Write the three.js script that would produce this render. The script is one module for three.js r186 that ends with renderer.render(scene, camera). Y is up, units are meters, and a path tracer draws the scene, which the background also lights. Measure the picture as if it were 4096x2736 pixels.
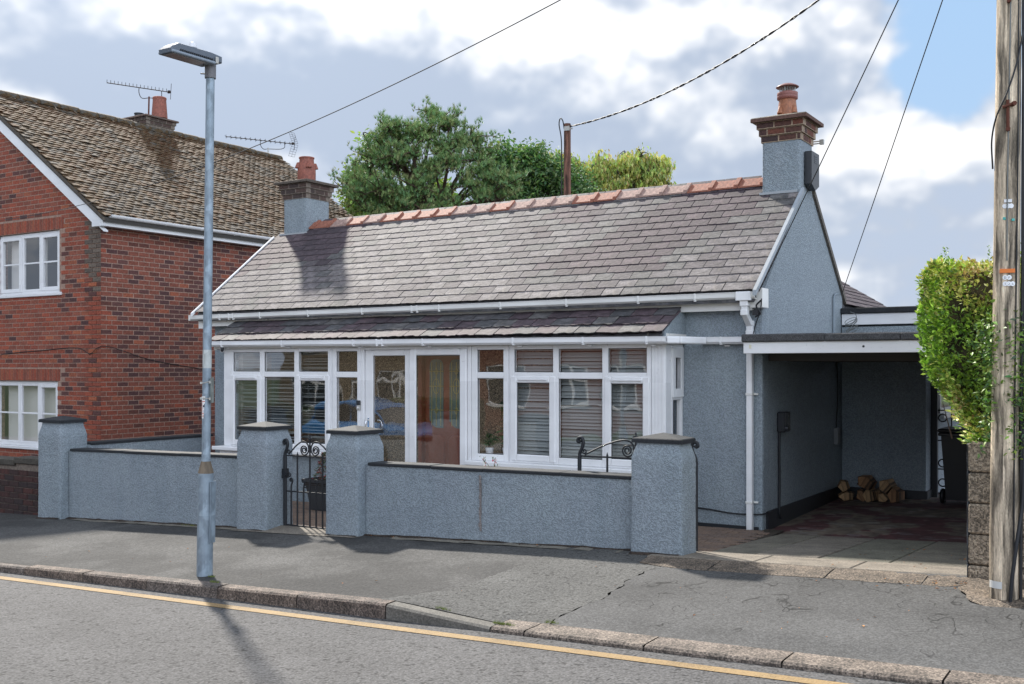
import * as THREE from 'three';
import { mergeGeometries } from 'three/addons/utils/BufferGeometryUtils.js';

// ───────────── camera, sky, sun, exposure ─────────────
const scene = new THREE.Scene();
const YAW = 32.2756 * Math.PI / 180;
const camera = new THREE.PerspectiveCamera(36.0904, 4096 / 2736, 0.1, 3000);
camera.position.set(0, 1.87, 0);
camera.rotation.set(0, YAW, 0);
camera.setViewOffset(4096, 2736, 0, -102, 4096, 2736);      // shift lens: uprights stay upright
scene.add(camera);
const renderer = new THREE.WebGLRenderer({ antialias: true });
renderer.toneMapping = THREE.LinearToneMapping;
renderer.toneMappingExposure = 2.75;
renderer.shadowMap.enabled = true;
const SUN = new THREE.Vector3(-0.617, 0.648, -0.449).normalize();
const sun = new THREE.DirectionalLight(new THREE.Color(1.0, 0.94, 0.85), 2.7);
sun.position.copy(SUN).multiplyScalar(60).add(new THREE.Vector3(-8, 0, -10));
sun.target.position.set(-8, 0, -10);
sun.castShadow = true; sun.shadow.radius = 5;
sun.shadow.mapSize.set(4096, 4096);
Object.assign(sun.shadow.camera, { left: -30, right: 30, top: 30, bottom: -30, near: 1, far: 140 });
scene.add(sun, sun.target);

// ───────────── random numbers and noise ─────────────
let seed = 12345;
const rnd = () => { seed = (seed + 0x6d2b79f5) | 0; let t = Math.imul(seed ^ (seed >>> 15), 1 | seed); t = (t + Math.imul(t ^ (t >>> 7), 61 | t)) ^ t; return ((t ^ (t >>> 14)) >>> 0) / 4294967296; };
const rr = (a, b) => a + (b - a) * rnd();
const gauss = () => (rnd() + rnd() + rnd() + rnd() - 2) * 1.0;
const pick = (a) => a[Math.floor(rnd() * a.length)];
const clamp = (x, a = 0, b = 1) => Math.min(b, Math.max(a, x));
const ss = (a, b, x) => { const t = clamp((x - a) / (b - a)); return t * t * (3 - 2 * t); };
const lerp = (a, b, t) => a + (b - a) * t;
const hash = (x, y, s) => { let h = Math.imul(x, 374761393) + Math.imul(y, 668265263) + Math.imul(s, 1274126177); h = Math.imul(h ^ (h >>> 13), 1274126177); return ((h ^ (h >>> 16)) >>> 0) / 4294967296; };
const hash3 = (x, y, z) => hash(x + z * 57, y - z * 131, z * 17 + 3);
function vn(x, y, p, s) {                       // value noise that repeats after p cells
  const xi = Math.floor(x), yi = Math.floor(y), fx = x - xi, fy = y - yi, u = fx * fx * (3 - 2 * fx), v = fy * fy * (3 - 2 * fy);
  const m = (k) => ((k % p) + p) % p, a = m(xi), b = m(xi + 1), c = m(yi), d = m(yi + 1);
  return lerp(lerp(hash(a, c, s), hash(b, c, s), u), lerp(hash(a, d, s), hash(b, d, s), u), v);
}
function fbm(x, y, p, oct, s) { let r = 0, a = 0.5, n = 0; for (let i = 0; i < oct; i++) { r += a * vn(x, y, p, s + i); n += a; a *= 0.5; x *= 2; y *= 2; p *= 2; } return r / n; }
function vn3(x, y, z) {
  const xi = Math.floor(x), yi = Math.floor(y), zi = Math.floor(z); let fx = x - xi, fy = y - yi, fz = z - zi;
  fx = fx * fx * (3 - 2 * fx); fy = fy * fy * (3 - 2 * fy); fz = fz * fz * (3 - 2 * fz);
  const h = (a, b, c) => hash3(xi + a, yi + b, zi + c);
  return lerp(lerp(lerp(h(0, 0, 0), h(1, 0, 0), fx), lerp(h(0, 1, 0), h(1, 1, 0), fx), fy), lerp(lerp(h(0, 0, 1), h(1, 0, 1), fx), lerp(h(0, 1, 1), h(1, 1, 1), fx), fy), fz);
}
const fbm3 = (x, y, z, o) => { let r = 0, a = 0.5, n = 0; for (let i = 0; i < o; i++) { r += a * vn3(x, y, z); n += a; a *= 0.53; x *= 2.03; y *= 2.03; z *= 2.03; } return r / n; };

// ───────────── the sky: blue air under broken cloud ─────────────
{
  const W = 2048, Hh = 1024, px = new Float32Array(W * Hh * 4);
  const N = 0.5633, fw = [-Math.sin(N), -Math.cos(N)], rt = [Math.cos(N), -Math.sin(N)];      // bearings counted from the north-west
  const blob = (a, e, ca, ce, ra, re) => Math.exp(-(((a - ca) / ra) ** 2) - ((e - ce) / re) ** 2);
  for (let j = 0; j < Hh; j++) for (let i = 0; i < W; i++) {
    const phi = ((i + 0.5) / W - 0.5) * 2 * Math.PI, el = ((j + 0.5) / Hh - 0.5) * Math.PI;
    const x = Math.cos(phi) * Math.cos(el), z = Math.sin(phi) * Math.cos(el), y = Math.sin(el);
    const e = el * 180 / Math.PI, a = Math.atan2(x * rt[0] + z * rt[1], x * fw[0] + z * fw[1]) * 180 / Math.PI;
    const sx = Math.max(y, 0) + 0.22, cx = x / sx, cz = z / sx;
    const warp = fbm3(cx * 1.3 + 7, cz * 1.3, 4.2, 3) - 0.5;
    const n1 = fbm3(cx * 1.5 + warp, cz * 1.5 - warp, 1.7, 6), n2 = fbm3(cx * 3.1 - warp * 0.8 + 9, cz * 3.1 + 4, 6.1, 6), n3 = fbm3(x * 9 + warp, y * 16, z * 9, 6), n4 = fbm3(x * 26, y * 40 + warp * 3, z * 26, 4), n5 = fbm3(x * 70, y * 95 + warp * 4, z * 70, 3);
    // cloud cover; open blue where it is thin
    let cover = n1 * 0.9 + n2 * 0.35 + 0.06 + (n3 - 0.5) * 0.5 + (n4 - 0.5) * 0.3 + (n5 - 0.5) * 0.12;
    cover -= 0.66 * blob(a, e, 22.6, 14.4, 3.2, 4.0) + 0.4 * blob(a, e, 24.5, 19.5, 6.0, 3.4) + 0.2 * blob(a, e, 18.2, 13.2, 1.1, 1.1);
    cover += 0.3 * blob(a, e, 21, 10.4, 8, 2.0) + 0.25 * blob(a, e, 0, 9, 30, 6) + 0.25 * blob(a, e, 14, 16, 6, 5) + 0.2 * blob(a, e, -10, 18, 14, 4);
    const c = ss(0.42, 0.62, cover);
    // thickness: sunlit tops white, bellies grey blue
    let w = (n3 - 0.5) * 1.9 + (n2 - 0.5) * 1.2 + (n4 - 0.5) * 1.0 + (n5 - 0.5) * 0.5 + 0.26;
    w += 0.5 * blob(a, e, -8, 19.5, 13, 3.0) + 0.22 * blob(a, e, 3, 17.5, 6, 3) + 0.3 * blob(a, e, 15, 16.5, 5.5, 4.2) + 0.55 * blob(a, e, 21.5, 11.6, 5, 1.5) + 0.3 * blob(a, e, 9, 12, 7, 3);
    w -= 0.34 * blob(a, e, -12, 12.5, 14, 3.2) + 0.3 * blob(a, e, 6, 9, 7, 2.2) + 0.22 * blob(a, e, 20, 7, 7, 2.3) + 0.16 * blob(a, e, -2, 14.8, 5, 1.8);
    w = ss(0.0, 1.0, w);
    const sd = x * SUN.x + y * SUN.y + z * SUN.z, glow = 0.6 * Math.pow(clamp(sd), 6) + 4 * Math.pow(clamp(sd), 40);      // sunlit clouds are whiter; front boosts them further to lift the shaded walls
    const h = clamp(1 - y) ** 5;
    const air = [lerp(0.15, 0.21, h), lerp(0.232, 0.265, h), lerp(0.345, 0.33, h)];
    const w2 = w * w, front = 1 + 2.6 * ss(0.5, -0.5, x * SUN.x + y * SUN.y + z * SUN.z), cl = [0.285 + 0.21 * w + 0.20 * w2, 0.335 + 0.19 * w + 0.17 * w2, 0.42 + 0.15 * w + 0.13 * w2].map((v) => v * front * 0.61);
    const o = (j * W + i) * 4;
    for (let k = 0; k < 3; k++) {
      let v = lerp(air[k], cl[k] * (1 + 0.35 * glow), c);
      if (y < 0) v = lerp(v, 0.22, ss(0, -0.05, y));
      px[o + k] = v;
    }
    px[o + 3] = 1;
  }
  const t = new THREE.DataTexture(px, W, Hh, THREE.RGBAFormat, THREE.FloatType);
  t.mapping = THREE.EquirectangularReflectionMapping; t.magFilter = t.minFilter = THREE.LinearFilter; t.needsUpdate = true;
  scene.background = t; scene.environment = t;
}

// ───────────── textures ─────────────
function tex(n, metres, fn, srgb = true) {
  const d = new Uint8Array(n * n * 4);
  for (let j = 0; j < n; j++) for (let i = 0; i < n; i++) {
    const v = fn(i / n, j / n, i, j), o = (j * n + i) * 4;
    if (typeof v === 'number') d[o] = d[o + 1] = d[o + 2] = clamp(v) * 255; else { d[o] = clamp(v[0]) * 255; d[o + 1] = clamp(v[1]) * 255; d[o + 2] = clamp(v[2]) * 255; }
    d[o + 3] = 255;
  }
  const t = new THREE.DataTexture(d, n, n); t.wrapS = t.wrapT = THREE.RepeatWrapping; t.magFilter = THREE.LinearFilter; t.minFilter = THREE.LinearMipmapLinearFilter; t.generateMipmaps = true;
  if (srgb) t.colorSpace = THREE.SRGBColorSpace;
  const [mx, my] = Array.isArray(metres) ? metres : [metres, metres]; t.repeat.set(1 / mx, 1 / my); t.needsUpdate = true; return t;
}
const rough01 = (u, v) => { const a = vn(u * 100, v * 100, 100, 3), b = vn(u * 190, v * 190, 190, 4), c = vn(u * 52 + b * 0.4, v * 52, 52, 9); return clamp(0.5 + (a - 0.5) * 1.3 + (b - 0.5) * 0.7 + (c - 0.5) * 0.4); };
const T = {
  roughBump: tex(512, 0.9, rough01, false),
  roughMap: tex(512, 0.9, (u, v) => 0.83 + 0.17 * rough01(u, v) + 0.05 * (fbm(u * 5, v * 5, 5, 3, 31) - 0.5)),
  blotch: tex(256, 3.1, (u, v) => 0.86 + 0.28 * (fbm(u * 4, v * 4, 4, 5, 71) - 0.5) + 0.06 * (hash(Math.floor(u * 256), Math.floor(v * 256), 9) - 0.5)),
  asphaltBump: tex(1024, 2.6, (u, v) => 0.55 * vn(u * 230, v * 230, 230, 5) + 0.45 * vn(u * 120, v * 120, 120, 6), false),
  asphalt: tex(1024, 2.6, (u, v) => {
    const ch = vn(u * 230, v * 230, 230, 5), c2 = vn(u * 400, v * 400, 400, 8), m = fbm(u * 6, v * 6, 6, 4, 21), pit = vn(u * 120, v * 120, 120, 6);
    let g = 0.82 + (m - 0.5) * 0.16 + (ch - 0.5) * 0.34 + (c2 - 0.5) * 0.26; if (pit < 0.26) g -= (0.26 - pit) * 2.0; return [g * 1.0, g * 0.99, g * 0.985];
  }),
  pavement: tex(1024, 3.3, (u, v) => {
    const ch = vn(u * 330, v * 330, 330, 15), c2 = vn(u * 160, v * 160, 160, 18), m = fbm(u * 5, v * 5, 5, 5, 41);
    const g = 0.8 + (m - 0.5) * 0.4 + (ch - 0.5) * 0.4 + (c2 - 0.5) * 0.2; return [g, g * 0.992, g * 0.98];
  }),
  cracked: tex(1024, 2.9, (u, v) => {
    const ch = vn(u * 380, v * 380, 380, 25), m = fbm(u * 5, v * 5, 5, 5, 51);
    let g = 0.82 + (m - 0.5) * 0.34 + (ch - 0.5) * 0.34 + (vn(u * 190, v * 190, 190, 29) - 0.5) * 0.16;
    const w1 = fbm(u * 8, v * 8, 8, 4, 55), w2 = fbm(u * 8 + 3, v * 8 + 5, 8, 4, 56), where = ss(0.42, 0.56, fbm(u * 3, v * 3, 3, 3, 57));
    const n = fbm(u * 10 + w1 * 2.4, v * 10 + w2 * 2.4, 10, 3, 58); const cr = Math.abs(n - 0.5);
    if (cr < 0.015) g -= where * 0.62 * (1 - cr / 0.015); return [g, g * 0.995, g * 0.99];
  }),
  slate: tex(512, 0.8, (u, v) => { const g = 0.78 + 0.5 * (fbm(u * 9, v * 18, 9, 5, 61) - 0.5) * 1 + 0.16 * (vn(u * 120, v * 60, 60, 62) - 0.5); const l = ss(0.62, 0.74, fbm(u * 16, v * 16, 16, 4, 63)); return [g + l * 0.16, g + l * 0.15, g + l * 0.11]; }),
  slateBump: tex(256, 0.4, (u, v) => fbm(u * 10, v * 20, 10, 5, 65), false),
  brick: tex(256, 0.31, (u, v) => 0.84 + 0.36 * (fbm(u * 12, v * 12, 12, 4, 81) - 0.5) + 0.14 * (vn(u * 100, v * 100, 100, 82) - 0.5)),
  brickBump: tex(256, 0.31, (u, v) => fbm(u * 24, v * 24, 24, 4, 83), false),
  tile: tex(512, 0.9, (u, v) => {
    const g = 0.72 + 0.5 * (fbm(u * 14, v * 14, 14, 4, 91) - 0.5); const m = ss(0.54, 0.66, fbm(u * 9, v * 9, 9, 5, 92)), k = ss(0.6, 0.72, fbm(u * 20, v * 20, 20, 4, 93));
    return [lerp(lerp(g, 0.62, m * 0.8), 0.30, k * 0.5), lerp(lerp(g * 0.97, 0.47, m * 0.8), 0.27, k * 0.5), lerp(lerp(g * 0.93, 0.24, m * 0.8), 0.22, k * 0.5)];
  }),
  concrete: tex(512, 1.1, (u, v) => { const g = 0.82 + 0.3 * (fbm(u * 7, v * 7, 7, 5, 101) - 0.5) + 0.28 * (vn(u * 128, v * 128, 128, 102) - 0.5); return [g, g * 0.985, g * 0.96]; }),
  aggregate: tex(512, 0.7, (u, v) => { const a = vn(u * 70, v * 70, 70, 111), b = vn(u * 140, v * 140, 140, 112), m = fbm(u * 5, v * 5, 5, 4, 113); const g = 0.72 + (a - 0.5) * 0.5 + (b - 0.5) * 0.3 + (m - 0.5) * 0.5; return [g, g * 0.95, g * 0.9]; }),
  aggregateBump: tex(512, 0.7, (u, v) => vn(u * 70, v * 70, 70, 111) * 0.6 + vn(u * 140, v * 140, 140, 112) * 0.4, false),
  dash: tex(512, 0.5, (u, v) => { const a = vn(u * 80, v * 80, 80, 121), b = vn(u * 56 + 3, v * 56, 56, 122); const g = a > 0.68 ? 0.85 : a < 0.3 ? 0.32 : 0.6; const k = g + (b - 0.5) * 0.3; return [k, k * 0.93, k * 0.82]; }),
  oldWood: tex(512, [0.5, 2.4], (u, v) => { const w = fbm(u * 4, v * 12, 4, 3, 130) * 1.6, s = fbm(u * 20 + w, v * 10, 10, 5, 131), f = vn(u * 91 + w * 4, v * 7, 7, 132), st = ss(0.5, 0.64, fbm(u * 6 + w * 0.5, v * 6, 6, 5, 133)); let g = 0.8 + (s - 0.5) * 0.7 + (f - 0.5) * 0.12 - st * 0.26 + (vn(u * 160, v * 200, 40, 137) - 0.5) * 0.14; const cr = Math.abs(vn(u * 12 + w, v * 2, 2, 134) - 0.5), on = ss(0.45, 0.6, vn(u * 5, v * 5, 5, 135)); if (cr < 0.02) g *= lerp(1, 0.35, on); return [g, g * 0.955, g * 0.9]; }),
  galv: tex(512, 0.55, (u, v) => { const a = fbm(u * 10, v * 7, 10, 5, 141), b = ss(0.55, 0.63, fbm(u * 6, v * 4, 6, 4, 142)), s = vn(u * 40, v * 4, 4, 143); const g = 0.83 + (a - 0.5) * 0.3 + b * 0.08 + (s - 0.5) * 0.06; return [g * 0.97, g, g * 1.01]; }),
  wave: tex(256, 0.85, (u, v) => fbm(u * 3, v * 3, 3, 2, 151), false),
  paint: tex(256, 1.7, (u, v) => 0.94 + 0.1 * (fbm(u * 5, v * 9, 5, 5, 161) - 0.5) + (vn(u * 70, v * 70, 70, 162) > 0.95 ? -0.06 : 0)),
  felt: tex(256, 0.5, (u, v) => 0.7 + 0.6 * (vn(u * 110, v * 110, 110, 171) - 0.5) + 0.3 * (fbm(u * 5, v * 5, 5, 4, 172) - 0.5)),
  floorPaint: tex(512, 2.7, (u, v) => {
    const n = fbm(u * 7, v * 7, 7, 6, 181), w = ss(0.5, 0.56, n), s = ss(0.62, 0.68, fbm(u * 13, v * 26, 13, 4, 182)), d = 0.8 + 0.5 * (fbm(u * 30, v * 30, 30, 3, 183) - 0.5);
    const r = [0.40, 0.25, 0.26], c = [0.50, 0.46, 0.41]; return [0, 1, 2].map((k) => lerp(lerp(c[k], r[k], w), 0.62, s * 0.6) * d);
  }),
  bark: tex(256, 0.6, (u, v) => 0.7 + 0.7 * (fbm(u * 8, v * 4, 4, 5, 191) - 0.5)),
  line: tex(512, 1.3, (u, v) => { const g = 0.93 + (vn(u * 190, v * 190, 190, 201) - 0.5) * 0.25 + (fbm(u * 8, v * 8, 8, 4, 202) - 0.5) * 0.2; return [g, g, g]; }),
};
const lin = (r, g, b) => new THREE.Color().setRGB(r, g, b);
function mat(c, o = {}) {
  const { phys, ...rest } = o;
  const M = phys ? THREE.MeshPhysicalMaterial : THREE.MeshStandardMaterial;
  return new M({ color: c.isColor ? c : lin(...c), roughness: 0.85, side: THREE.DoubleSide, ...rest });
}
const M = {
  render: mat([0.295, 0.343, 0.38], { vertexColors: true, map: T.roughMap, bumpMap: T.roughBump, bumpScale: 0.005, roughness: 0.8 }),
  renderPlain: mat([0.285, 0.337, 0.38], { map: T.blotch, roughness: 0.85 }),
  black: mat([0.014, 0.016, 0.02], { roughness: 0.55 }),
  iron: mat([0.012, 0.014, 0.018], { roughness: 0.6 }),
  coping: mat([0.024, 0.029, 0.037], { roughness: 0.8, map: T.concrete, bumpMap: T.aggregateBump, bumpScale: 0.002 }),
  white: mat([0.87, 0.87, 0.88], { roughness: 0.3, map: T.paint }),
  cream: mat([0.8, 0.78, 0.74], { roughness: 0.45, map: T.paint }),
  whiteDirty: mat([0.82, 0.81, 0.78], { roughness: 0.4, map: T.paint }),
  gasket: mat([0.02, 0.02, 0.022], { roughness: 0.6 }),
  glass: mat([1, 1, 1], { phys: true, roughness: 0, transmission: 1, thickness: 0, ior: 2.05, bumpMap: T.wave, bumpScale: 0.0014 }),
  glassFlat: mat([1, 1, 1], { phys: true, roughness: 0, transmission: 1, thickness: 0, ior: 2.05, bumpMap: T.wave, bumpScale: 0.0012 }),
  slat: mat([0.27, 0.29, 0.285], { roughness: 0.5 }),
  dash: mat([0.52, 0.47, 0.40], { map: T.dash, bumpMap: T.aggregateBump, bumpScale: 0.004 }),
  room: mat([0.30, 0.28, 0.26]),
  mahogany: mat([0.30, 0.078, 0.036], { roughness: 0.4, map: T.blotch }),
  brass: mat([0.5, 0.42, 0.16], { roughness: 0.35, metalness: 0.7 }),
  chrome: mat([0.75, 0.76, 0.78], { roughness: 0.12, metalness: 1 }),
  terracotta: mat([0.40, 0.15, 0.095], { map: T.brick, bumpMap: T.brickBump, bumpScale: 0.002, roughness: 0.75 }),
  terracottaLichen: mat([0.47, 0.31, 0.26], { map: T.brick, bumpMap: T.brickBump, bumpScale: 0.002, roughness: 0.85 }),
  pot: mat([0.36, 0.11, 0.07], { map: T.brick, roughness: 0.6 }),
  potOrange: mat([0.42, 0.15, 0.065], { map: T.brick, roughness: 0.5 }),
  mortar: mat([0.46, 0.30, 0.23], { map: T.brick, bumpMap: T.brickBump, bumpScale: 0.003 }),
  mortarDark: mat([0.26, 0.21, 0.17], { map: T.brick }),
  flaunch: mat([0.36, 0.31, 0.25], { map: T.concrete, bumpMap: T.aggregateBump, bumpScale: 0.005 }),
  lead: mat([0.33, 0.35, 0.37], { roughness: 0.55 }),
  road: mat([0.136, 0.135, 0.137], { map: T.asphalt, bumpMap: T.asphaltBump, bumpScale: 0.005, roughness: 0.9, vertexColors: true }),
  pavement: mat([0.104, 0.103, 0.102], { map: T.pavement, bumpMap: T.asphaltBump, bumpScale: 0.004, roughness: 0.92, vertexColors: true }),
  patch: mat([0.129, 0.130, 0.125], { map: T.asphalt, bumpMap: T.asphaltBump, bumpScale: 0.006, roughness: 0.92, vertexColors: true }),
  crossover: mat([0.115, 0.115, 0.115], { map: T.cracked, bumpMap: T.asphaltBump, bumpScale: 0.002, roughness: 0.9, vertexColors: true }),
  yellow: mat([0.305, 0.201, 0.086], { map: T.line, bumpMap: T.asphaltBump, bumpScale: 0.004, roughness: 0.8 }),
  kerb: [mat([0.245, 0.212, 0.197], { map: T.aggregate, bumpMap: T.aggregateBump, bumpScale: 0.004 }), mat([0.275, 0.235, 0.210], { map: T.aggregate, bumpMap: T.aggregateBump, bumpScale: 0.004 }), mat([0.256, 0.235, 0.226], { map: T.aggregate, bumpMap: T.aggregateBump, bumpScale: 0.004 })],
  kerbNew: mat([0.184, 0.177, 0.163], { map: T.concrete, bumpMap: T.aggregateBump, bumpScale: 0.001 }),
  kerbFlat: [mat([0.298, 0.269, 0.248], { map: T.aggregate, bumpMap: T.aggregateBump, bumpScale: 0.004 }), mat([0.320, 0.289, 0.263], { map: T.aggregate, bumpMap: T.aggregateBump, bumpScale: 0.004 })],
  slab: [mat([0.221, 0.206, 0.172], { map: T.concrete, roughness: 0.9 }), mat([0.200, 0.197, 0.161], { map: T.concrete, roughness: 0.9 }), mat([0.244, 0.221, 0.192], { map: T.concrete, roughness: 0.9 })],
  edging: mat([0.297, 0.264, 0.225], { map: T.concrete, roughness: 0.9 }),
  apron: mat([0.265, 0.232, 0.196], { map: T.aggregate, bumpMap: T.aggregateBump, bumpScale: 0.008 }),
  soil: mat([0.06, 0.045, 0.035], { map: T.aggregate, bumpMap: T.aggregateBump, bumpScale: 0.01 }),
  paver: [[0.24, 0.17, 0.135], [0.21, 0.155, 0.13], [0.27, 0.19, 0.145]].map((c) => mat(c, { map: T.concrete, bumpMap: T.aggregateBump, bumpScale: 0.002 })),
  floorPaint: mat([0.837, 0.783, 0.756], { map: T.floorPaint, roughness: 0.85 }),
  galv: mat([0.36, 0.415, 0.475], { map: T.galv, roughness: 0.5, metalness: 0.25 }),
  galvRust: mat([0.22, 0.16, 0.11], { map: T.galv, roughness: 0.8 }),
  lampGrey: mat([0.10, 0.12, 0.15], { roughness: 0.5 }),
  lampCollar: mat([0.14, 0.135, 0.145], { roughness: 0.5 }),
  lampGlass: mat([0.24, 0.235, 0.235], { roughness: 0.15 }),
  steel: mat([0.42, 0.41, 0.38], { roughness: 0.45, metalness: 0.4 }),
  oldWood: mat([0.900, 0.818, 0.689], { map: T.oldWood, bumpMap: T.oldWood, bumpScale: 0.008, roughness: 0.95 }),
  brownWood: mat([0.25, 0.13, 0.1], { map: T.oldWood, bumpMap: T.oldWood, bumpScale: 0.005, roughness: 0.9 }),
  rust: mat([0.11, 0.035, 0.02], { roughness: 0.9 }),
  cable: mat([0.012, 0.013, 0.016], { roughness: 0.6 }),
  cableGrey: mat([0.16, 0.17, 0.165], { roughness: 0.6 }),
  felt: mat([0.115, 0.115, 0.12], { map: T.felt, bumpMap: T.aggregateBump, bumpScale: 0.002 }),
  feltDark: mat([0.035, 0.038, 0.043], { map: T.felt }),
  charcoal: mat([0.02, 0.022, 0.026], { roughness: 0.4 }),
  planter: mat([0.045, 0.048, 0.055], { roughness: 0.5 }),
  binPlastic: mat([0.012, 0.013, 0.015], { roughness: 0.45 }),
  log: [mat([0.52, 0.36, 0.21], { map: T.oldWood }), mat([0.34, 0.2, 0.11], { map: T.oldWood })],
  logBark: mat([0.11, 0.07, 0.045], { map: T.bark, bumpMap: T.bark, bumpScale: 0.01 }),
  block: [mat([0.450, 0.413, 0.352], { map: T.aggregate, bumpMap: T.aggregateBump, bumpScale: 0.005 }), mat([0.390, 0.360, 0.307], { map: T.aggregate, bumpMap: T.aggregateBump, bumpScale: 0.008 })],
  bark: mat([0.16, 0.09, 0.06], { map: T.bark, bumpMap: T.bark, bumpScale: 0.02 }),
  barkGrey: mat([0.1, 0.085, 0.065], { map: T.bark }),
  orange: mat([0.72, 0.19, 0.03], { roughness: 0.5 }),
  teal: mat([0.08, 0.42, 0.38], { roughness: 0.5 }),
  darkGlass: mat([0.02, 0.022, 0.025], { roughness: 0.05 }),
  grassDark: mat([0.06, 0.09, 0.03]),
};
const SLATE = {
  lichen: [[0.19, 0.166, 0.17], [0.155, 0.134, 0.14], [0.225, 0.2, 0.198], [0.125, 0.104, 0.112]],
  purple: [[0.088, 0.06, 0.073], [0.07, 0.049, 0.06], [0.108, 0.074, 0.087]],
  grey: [[0.111, 0.105, 0.112], [0.093, 0.092, 0.099], [0.136, 0.128, 0.127]],
};
for (const k in SLATE) SLATE[k] = SLATE[k].map((c) => mat(c, { map: T.slate, bumpMap: T.slateBump, bumpScale: 0.004, roughness: 0.78 }));

// ───────────── geometry helpers ─────────────
function uvm(g, ox = 0, oy = 0) {               // texture coordinates in metres, by the way each face points
  g = g.index ? g.toNonIndexed() : g;
  const p = g.attributes.position, n = g.attributes.normal, uv = new Float32Array(p.count * 2);
  for (let i = 0; i < p.count; i++) {
    const ax = Math.abs(n.getX(i)), ay = Math.abs(n.getY(i)), az = Math.abs(n.getZ(i)), x = p.getX(i), y = p.getY(i), z = p.getZ(i);
    if (ay >= ax && ay >= az) { uv[2 * i] = x; uv[2 * i + 1] = z; } else if (ax >= az) { uv[2 * i] = z; uv[2 * i + 1] = y; } else { uv[2 * i] = x; uv[2 * i + 1] = y; }
    uv[2 * i] += ox; uv[2 * i + 1] += oy;
  }
  g.setAttribute('uv', new THREE.BufferAttribute(uv, 2));
  for (const k of Object.keys(g.attributes)) if (!['position', 'normal', 'uv', 'color'].includes(k)) g.deleteAttribute(k);
  return g;
}
const box = (x0, y0, z0, x1, y1, z1) => uvm(new THREE.BoxGeometry(Math.abs(x1 - x0), Math.abs(y1 - y0), Math.abs(z1 - z0)).translate((x0 + x1) / 2, (y0 + y1) / 2, (z0 + z1) / 2));
function quadGeo(quads, flip) {                 // list of [a,b,c,d] points
  const pos = [];
  for (const q of quads) { const [a, b, c, d] = q; pos.push(...a, ...b, ...c); if (d) pos.push(...a, ...c, ...d); }
  const g = new THREE.BufferGeometry(); g.setAttribute('position', new THREE.Float32BufferAttribute(pos, 3)); g.computeVertexNormals(); return uvm(g);
}
function cbox(x0, y0, z0, x1, y1, z1, c = 0.006) {   // box with chamfered edges
  const X = [x0, x1], Y = [y0, y1], Z = [z0, z1], s = [1, -1], q = [];
  const P = (i, j, k, ax) => [X[i] + (ax !== 0 ? s[i] * c : 0), Y[j] + (ax !== 1 ? s[j] * c : 0), Z[k] + (ax !== 2 ? s[k] * c : 0)];
  for (const i of [0, 1]) { const f = [P(i, 0, 0, 0), P(i, 1, 0, 0), P(i, 1, 1, 0), P(i, 0, 1, 0)]; q.push(i ? f : f.reverse()); }
  for (const j of [0, 1]) { const f = [P(0, j, 0, 1), P(0, j, 1, 1), P(1, j, 1, 1), P(1, j, 0, 1)]; q.push(j ? f : f.reverse()); }
  for (const k of [0, 1]) { const f = [P(0, 0, k, 2), P(1, 0, k, 2), P(1, 1, k, 2), P(0, 1, k, 2)]; q.push(k ? f : f.reverse()); }
  for (const i of [0, 1]) for (const j of [0, 1]) { const f = [P(i, j, 0, 0), P(i, j, 0, 1), P(i, j, 1, 1), P(i, j, 1, 0)]; q.push(i === j ? f.reverse() : f); }
  for (const i of [0, 1]) for (const k of [0, 1]) { const f = [P(i, 0, k, 0), P(i, 0, k, 2), P(i, 1, k, 2), P(i, 1, k, 0)]; q.push(i === k ? f : f.reverse()); }
  for (const j of [0, 1]) for (const k of [0, 1]) { const f = [P(0, j, k, 1), P(0, j, k, 2), P(1, j, k, 2), P(1, j, k, 1)]; q.push(j === k ? f.reverse() : f); }
  for (const i of [0, 1]) for (const j of [0, 1]) for (const k of [0, 1]) { const f = [P(i, j, k, 0), P(i, j, k, 1), P(i, j, k, 2)]; q.push((i + j + k) % 2 ? f : f.reverse()); }
  return quadGeo(q);
}
function poly(pts, z0, z1, axis = 'z') {        // polygon [[a,b]…] extruded along an axis
  const sh = new THREE.Shape(pts.map((p) => new THREE.Vector2(p[0], p[1])));
  const g = new THREE.ExtrudeGeometry(sh, { depth: Math.abs(z1 - z0), bevelEnabled: false });
  g.translate(0, 0, Math.min(z0, z1));
  if (axis === 'x') { g.rotateY(Math.PI / 2); }          // pts are (−z, y), extruded along x
  g.computeVertexNormals();
  return uvm(g);
}
const sidePoly = (ptsZY, x0, x1) => { const sh = new THREE.Shape(ptsZY.map((p) => new THREE.Vector2(-p[0], p[1]))); const g = new THREE.ExtrudeGeometry(sh, { depth: Math.abs(x1 - x0), bevelEnabled: false }); g.rotateY(Math.PI / 2); g.translate(Math.min(x0, x1), 0, 0); return uvm(g); };
function tube(pts, r, seg = 24, rs = 6, closed = false) {
  const c = new THREE.CatmullRomCurve3(pts.map((p) => new THREE.Vector3(...p)), closed, 'centripetal');
  const g = new THREE.TubeGeometry(c, seg, r, rs, closed); const n = g.toNonIndexed(); return uvm(n);
}
function bar(a, b, r, rs = 6, r2 = r) {
  const A = new THREE.Vector3(...a), B = new THREE.Vector3(...b), L = A.distanceTo(B);
  const g = new THREE.CylinderGeometry(r2, r, L, rs); g.translate(0, L / 2, 0); g.applyQuaternion(new THREE.Quaternion().setFromUnitVectors(new THREE.Vector3(0, 1, 0), B.sub(A).normalize())); g.translate(...a); return uvm(g);
}
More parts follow.
